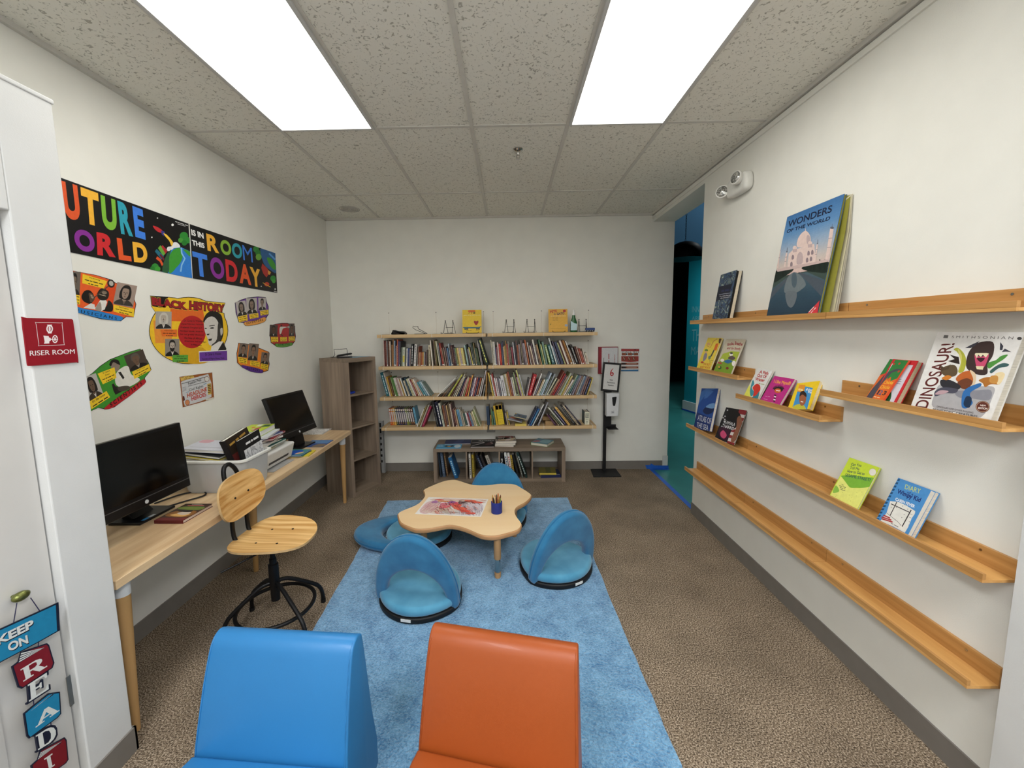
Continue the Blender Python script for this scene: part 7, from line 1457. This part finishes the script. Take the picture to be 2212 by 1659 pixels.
def p_head(A):
    A.poly('c9cacc', [(1045, 1150), (1060, 1140), (1300, 1075), (1330, 1160), (1330, 1290), (1220, 1335), (1080, 1375), (1060, 1290)]); A.poly('d8b45a', [(1038, 1105), (1160, 1085), (1170, 1110), (1045, 1140)]); A.lines('5a4420', [[3, 4, 5], [4, 3]], 1045, 1115, 1165, 16, 10, -.16)
    A.line('2a2a2e', [(1048, 1168), (1285, 1100)], 5); A.line('2a2a2e', [(1110, 1190), (1285, 1145)], 4); A.text('1a1a1e', 'Freedom Press', (1112, 1180), (1235, 1140), (1110, 1155), .02); A.ell('d4d2cc', 1287, 1122, 24, 26); A.ring('7a3a24', 1287, 1122, 24, 26, .85)
    A.text('2a2a2e', 'Civil Rights', (1122, 1248), (1255, 1205), (1118, 1215), .01); A.text('b8441e', 'HEADLINE', (1104, 1298), (1288, 1235), (1100, 1258), .03); A.text('b8302a', 'HEROES', (1145, 1328), (1282, 1282), (1140, 1290), .03)
    A.line('4a8ab0', [(1255, 1175), (1285, 1160)], 5); A.line('4a8ab0', [(1090, 1250), (1120, 1240)], 4); A.poly('c8a850', [(1290, 1170), (1325, 1160), (1330, 1262), (1300, 1270)])
    for i in range(5): A.line('3a2a1a', [(1296, 1185+16*i), (1324, 1178+16*i)], 8)
    for i in range(4): A.line('8a8c90', [(1058, 1205+11*i), (1095, 1197+11*i)], 4)
    A.ell('d0885a', 1104, 1342, 22, 26); A.ring('7a2a1a', 1104, 1342, 22, 26, .85); A.poly('5a2a24', [(1060, 1280), (1075, 1285), (1082, 1320), (1065, 1330)]); A.poly('dcd6c8', [(1275, 1310), (1350, 1292), (1350, 1310), (1278, 1325)])
poster('square brown newspaper style poster reading HEADLINE HEROES', [(1033, 1103), (1335, 1063), (1352, 1300), (1300, 1320), (1063, 1385)], '9a5a2a', p_head, edge='8a4a22', name='wall_poster')

# ================================================================ on the riser closet
SG = (0, 650, 2.765)
m = MB(); A = Art(m, P=(RX+.0045, 0, 0), n=(1, 0, 0), crop=SG, lift=.0003)
base_poly(m, A, '8c1020', smooth_loop([(134, 104), (160, 102), (400, 107), (432, 112), (440, 140), (468, 350), (464, 364), (440, 368), (200, 387), (172, 386), (165, 370), (150, 240)], 2), .004)
o_ = [(222, 128), (360, 130), (372, 140), (383, 250), (372, 264), (240, 268), (230, 258), (214, 140)]; A.poly('d8c8c8', smooth_loop(o_, 2)); c_ = Vector((298, 198)); A.poly('8c1020', smooth_loop([tuple(c_+(Vector(p)-c_)*.955) for p in o_], 2))
A.ell('e6dede', 296, 167, 20, 24); A.ell('8c1020', 296, 167, 12, 16); A.ell('e6dede', 296, 167, 6, 15); A.poly('e6dede', [(280, 142), (310, 142), (308, 150), (283, 150)]); A.poly('e6dede', [(285, 186), (309, 186), (308, 194), (286, 194)])
A.poly('e6dede', [(258, 207), (290, 210), (292, 218), (302, 222), (303, 236), (294, 242), (294, 254), (262, 256), (266, 244), (262, 220)]); A.line('e6dede', [(300, 229), (345, 229)], 5); A.ring('e6dede', 328, 228, 17, 24, .75); A.line('e6dede', [(318, 210), (338, 246)], 4); A.line('e6dede', [(338, 210), (318, 246)], 4)
A.text('e6dede', 'RISER ROOM', (178, 328), (446, 315), (176, 298), .02)
o = m.build('room_sign', loc=(RX, 1.35, 1.65), recalc=False); tag(o, 'dark red RISER ROOM sign on the white closet edge', 'sign')
KS = (0, 1220, 3.778)
kp = Vector((RX-.03, 1.155, .862))
kn = thing('door_knob', 'hammered brass green knob of the closet door', 'door knob', (RX-.03, 1.155, .862))
MB(Matrix.Translation(kp) @ Matrix.Rotation(PI/2, 4, 'Y')).lathe([(0, 0), (.005, 0), (.005, .012), (.013, .014), (.018, .022), (.018, .03), (.012, .037), (0, .039)], mat('6f7440', rough=.3, metal=.75, var=.2, scale=60, bump=.6, bscale=70), n=28, sx=.8, sy=1.25).build('knob_body', parent=kn, world=True, smooth=True)
sg = thing('hanging_sign', 'KEEP ON READ sign of blue and dark red plaques hanging from the closet knob', 'sign', (RX+.006, 1.12, .45))
XS = RX+.012
PS = dict(P=(XS, 0, 0), n=(1, 0, 0), crop=KS, step=.00006)
def plaque(name, draw, outline, col, t=.004):
    m = MB(); A = Art(m, **PS, lift=.0004); c = Vector((sum(p[0] for p in outline)/len(outline), sum(p[1] for p in outline)/len(outline)))
    base_poly(m, A, '14182c', outline, t); A.poly(col, [tuple(c+(Vector(p)-c)*.93) for p in outline]); draw(A)
    m.build(name, parent=sg, world=True, recalc=False)
SB, SR, SW = '1f7fa8', '7a1420', 'd6d8d4'
def k1(A):
    A.text('14182c', 'KEEP', (-18, 668), (284, 515), (-30, 600), .05); A.text(SW, 'KEEP', (-22, 662), (278, 508), (-34, 594), .04); A.text('14182c', 'ON', (74, 718), (238, 645), (62, 648), .05); A.text(SW, 'ON', (70, 712), (232, 638), (58, 642), .04)
plaque('top_plaque', k1, [(-150, 590), (-60, 552), (478, 306), (490, 535), (330, 625), (0, 800), (-150, 880)], SB)
def book_plq(col, ch, o, pg, let, name):
    def d(A):
        A.poly('14182c', pg); a, b, c, e = [Vector(p) for p in pg]
        for k in range(4): A.poly(SW, [tuple(a.lerp(e, .08+.24*k)), tuple(b), tuple(a.lerp(e, .22+.24*k))])
        A.serif(SW, ch, *let, hole=col)
    plaque(name, d, o, col)
book_plq(SR, 'R', [(98, 832), (152, 790), (175, 712), (385, 640), (402, 655), (445, 800), (430, 842), (180, 1012), (150, 1000)], [(150, 805), (360, 675), (345, 690), (172, 715)], ((190, 955), (385, 830), (165, 855)), 'plaque')
def ltr(ch, let, name):
    m = MB(); A = Art(m, **PS, lift=.0004); a, b, c = [Vector(p) for p in let]; u_, v_ = b-a, c-a
    for f, col in ((.09, '14182c'), (0, SW)):
        for o_ in SERIF[ch]:
            cen = Vector((.5, .5)); pts = []
            for p in o_: q = Vector(p); d = q-cen; q = q+Vector((math.copysign(f, d.x), math.copysign(f, d.y))); pts.append(tuple(a+u_*q.x+v_*q.y))
            if f: base_poly(m, A, col, pts, .006)
            else: A.poly(col, pts)
    if ch in HOLE: A.poly('14182c', [tuple(a+u_*x+v_*y) for x, y in HOLE[ch]])
    m.build(name, parent=sg, world=True, recalc=False)
ltr('E', ((235, 1120), (412, 1005), (225, 980)), 'letter_plaque')
book_plq(SB, 'A', [(195, 1215), (265, 1155), (400, 1048), (490, 1035), (500, 1215), (470, 1250), (240, 1418), (222, 1400)], [(245, 1200), (445, 1042), (430, 1065), (300, 1150)], ((290, 1330), (485, 1190), (275, 1240)), 'plaque')
ltr('D', ((310, 1515), (470, 1415), (290, 1395)), 'letter_plaque')
book_plq(SR, 'I', [(255, 1640), (310, 1590), (330, 1515), (530, 1408), (545, 1430), (560, 1590), (540, 1620), (400, 1720), (270, 1720)], [(305, 1595), (505, 1440), (490, 1462), (330, 1530)], ((372, 1690), (455, 1630), (350, 1590)), 'plaque')
for k, (a, b) in enumerate((((138, 310), (110, 480)), ((250, 270), (325, 378)), ((315, 620), (312, 672)), ((270, 1000), (275, 1150)), ((415, 1290), (418, 1330)), ((435, 1410), (432, 1450)))):
    pa, pb = atx(KS[0]+a[0]/KS[2], KS[1]+a[1]/KS[2], XS-.002), atx(KS[0]+b[0]/KS[2], KS[1]+b[1]/KS[2], XS-.002)
    MB().tube([pa, pb], .0012, mat('2a2a4a', rough=.6), n=6).build('cord', parent=sg, world=True)
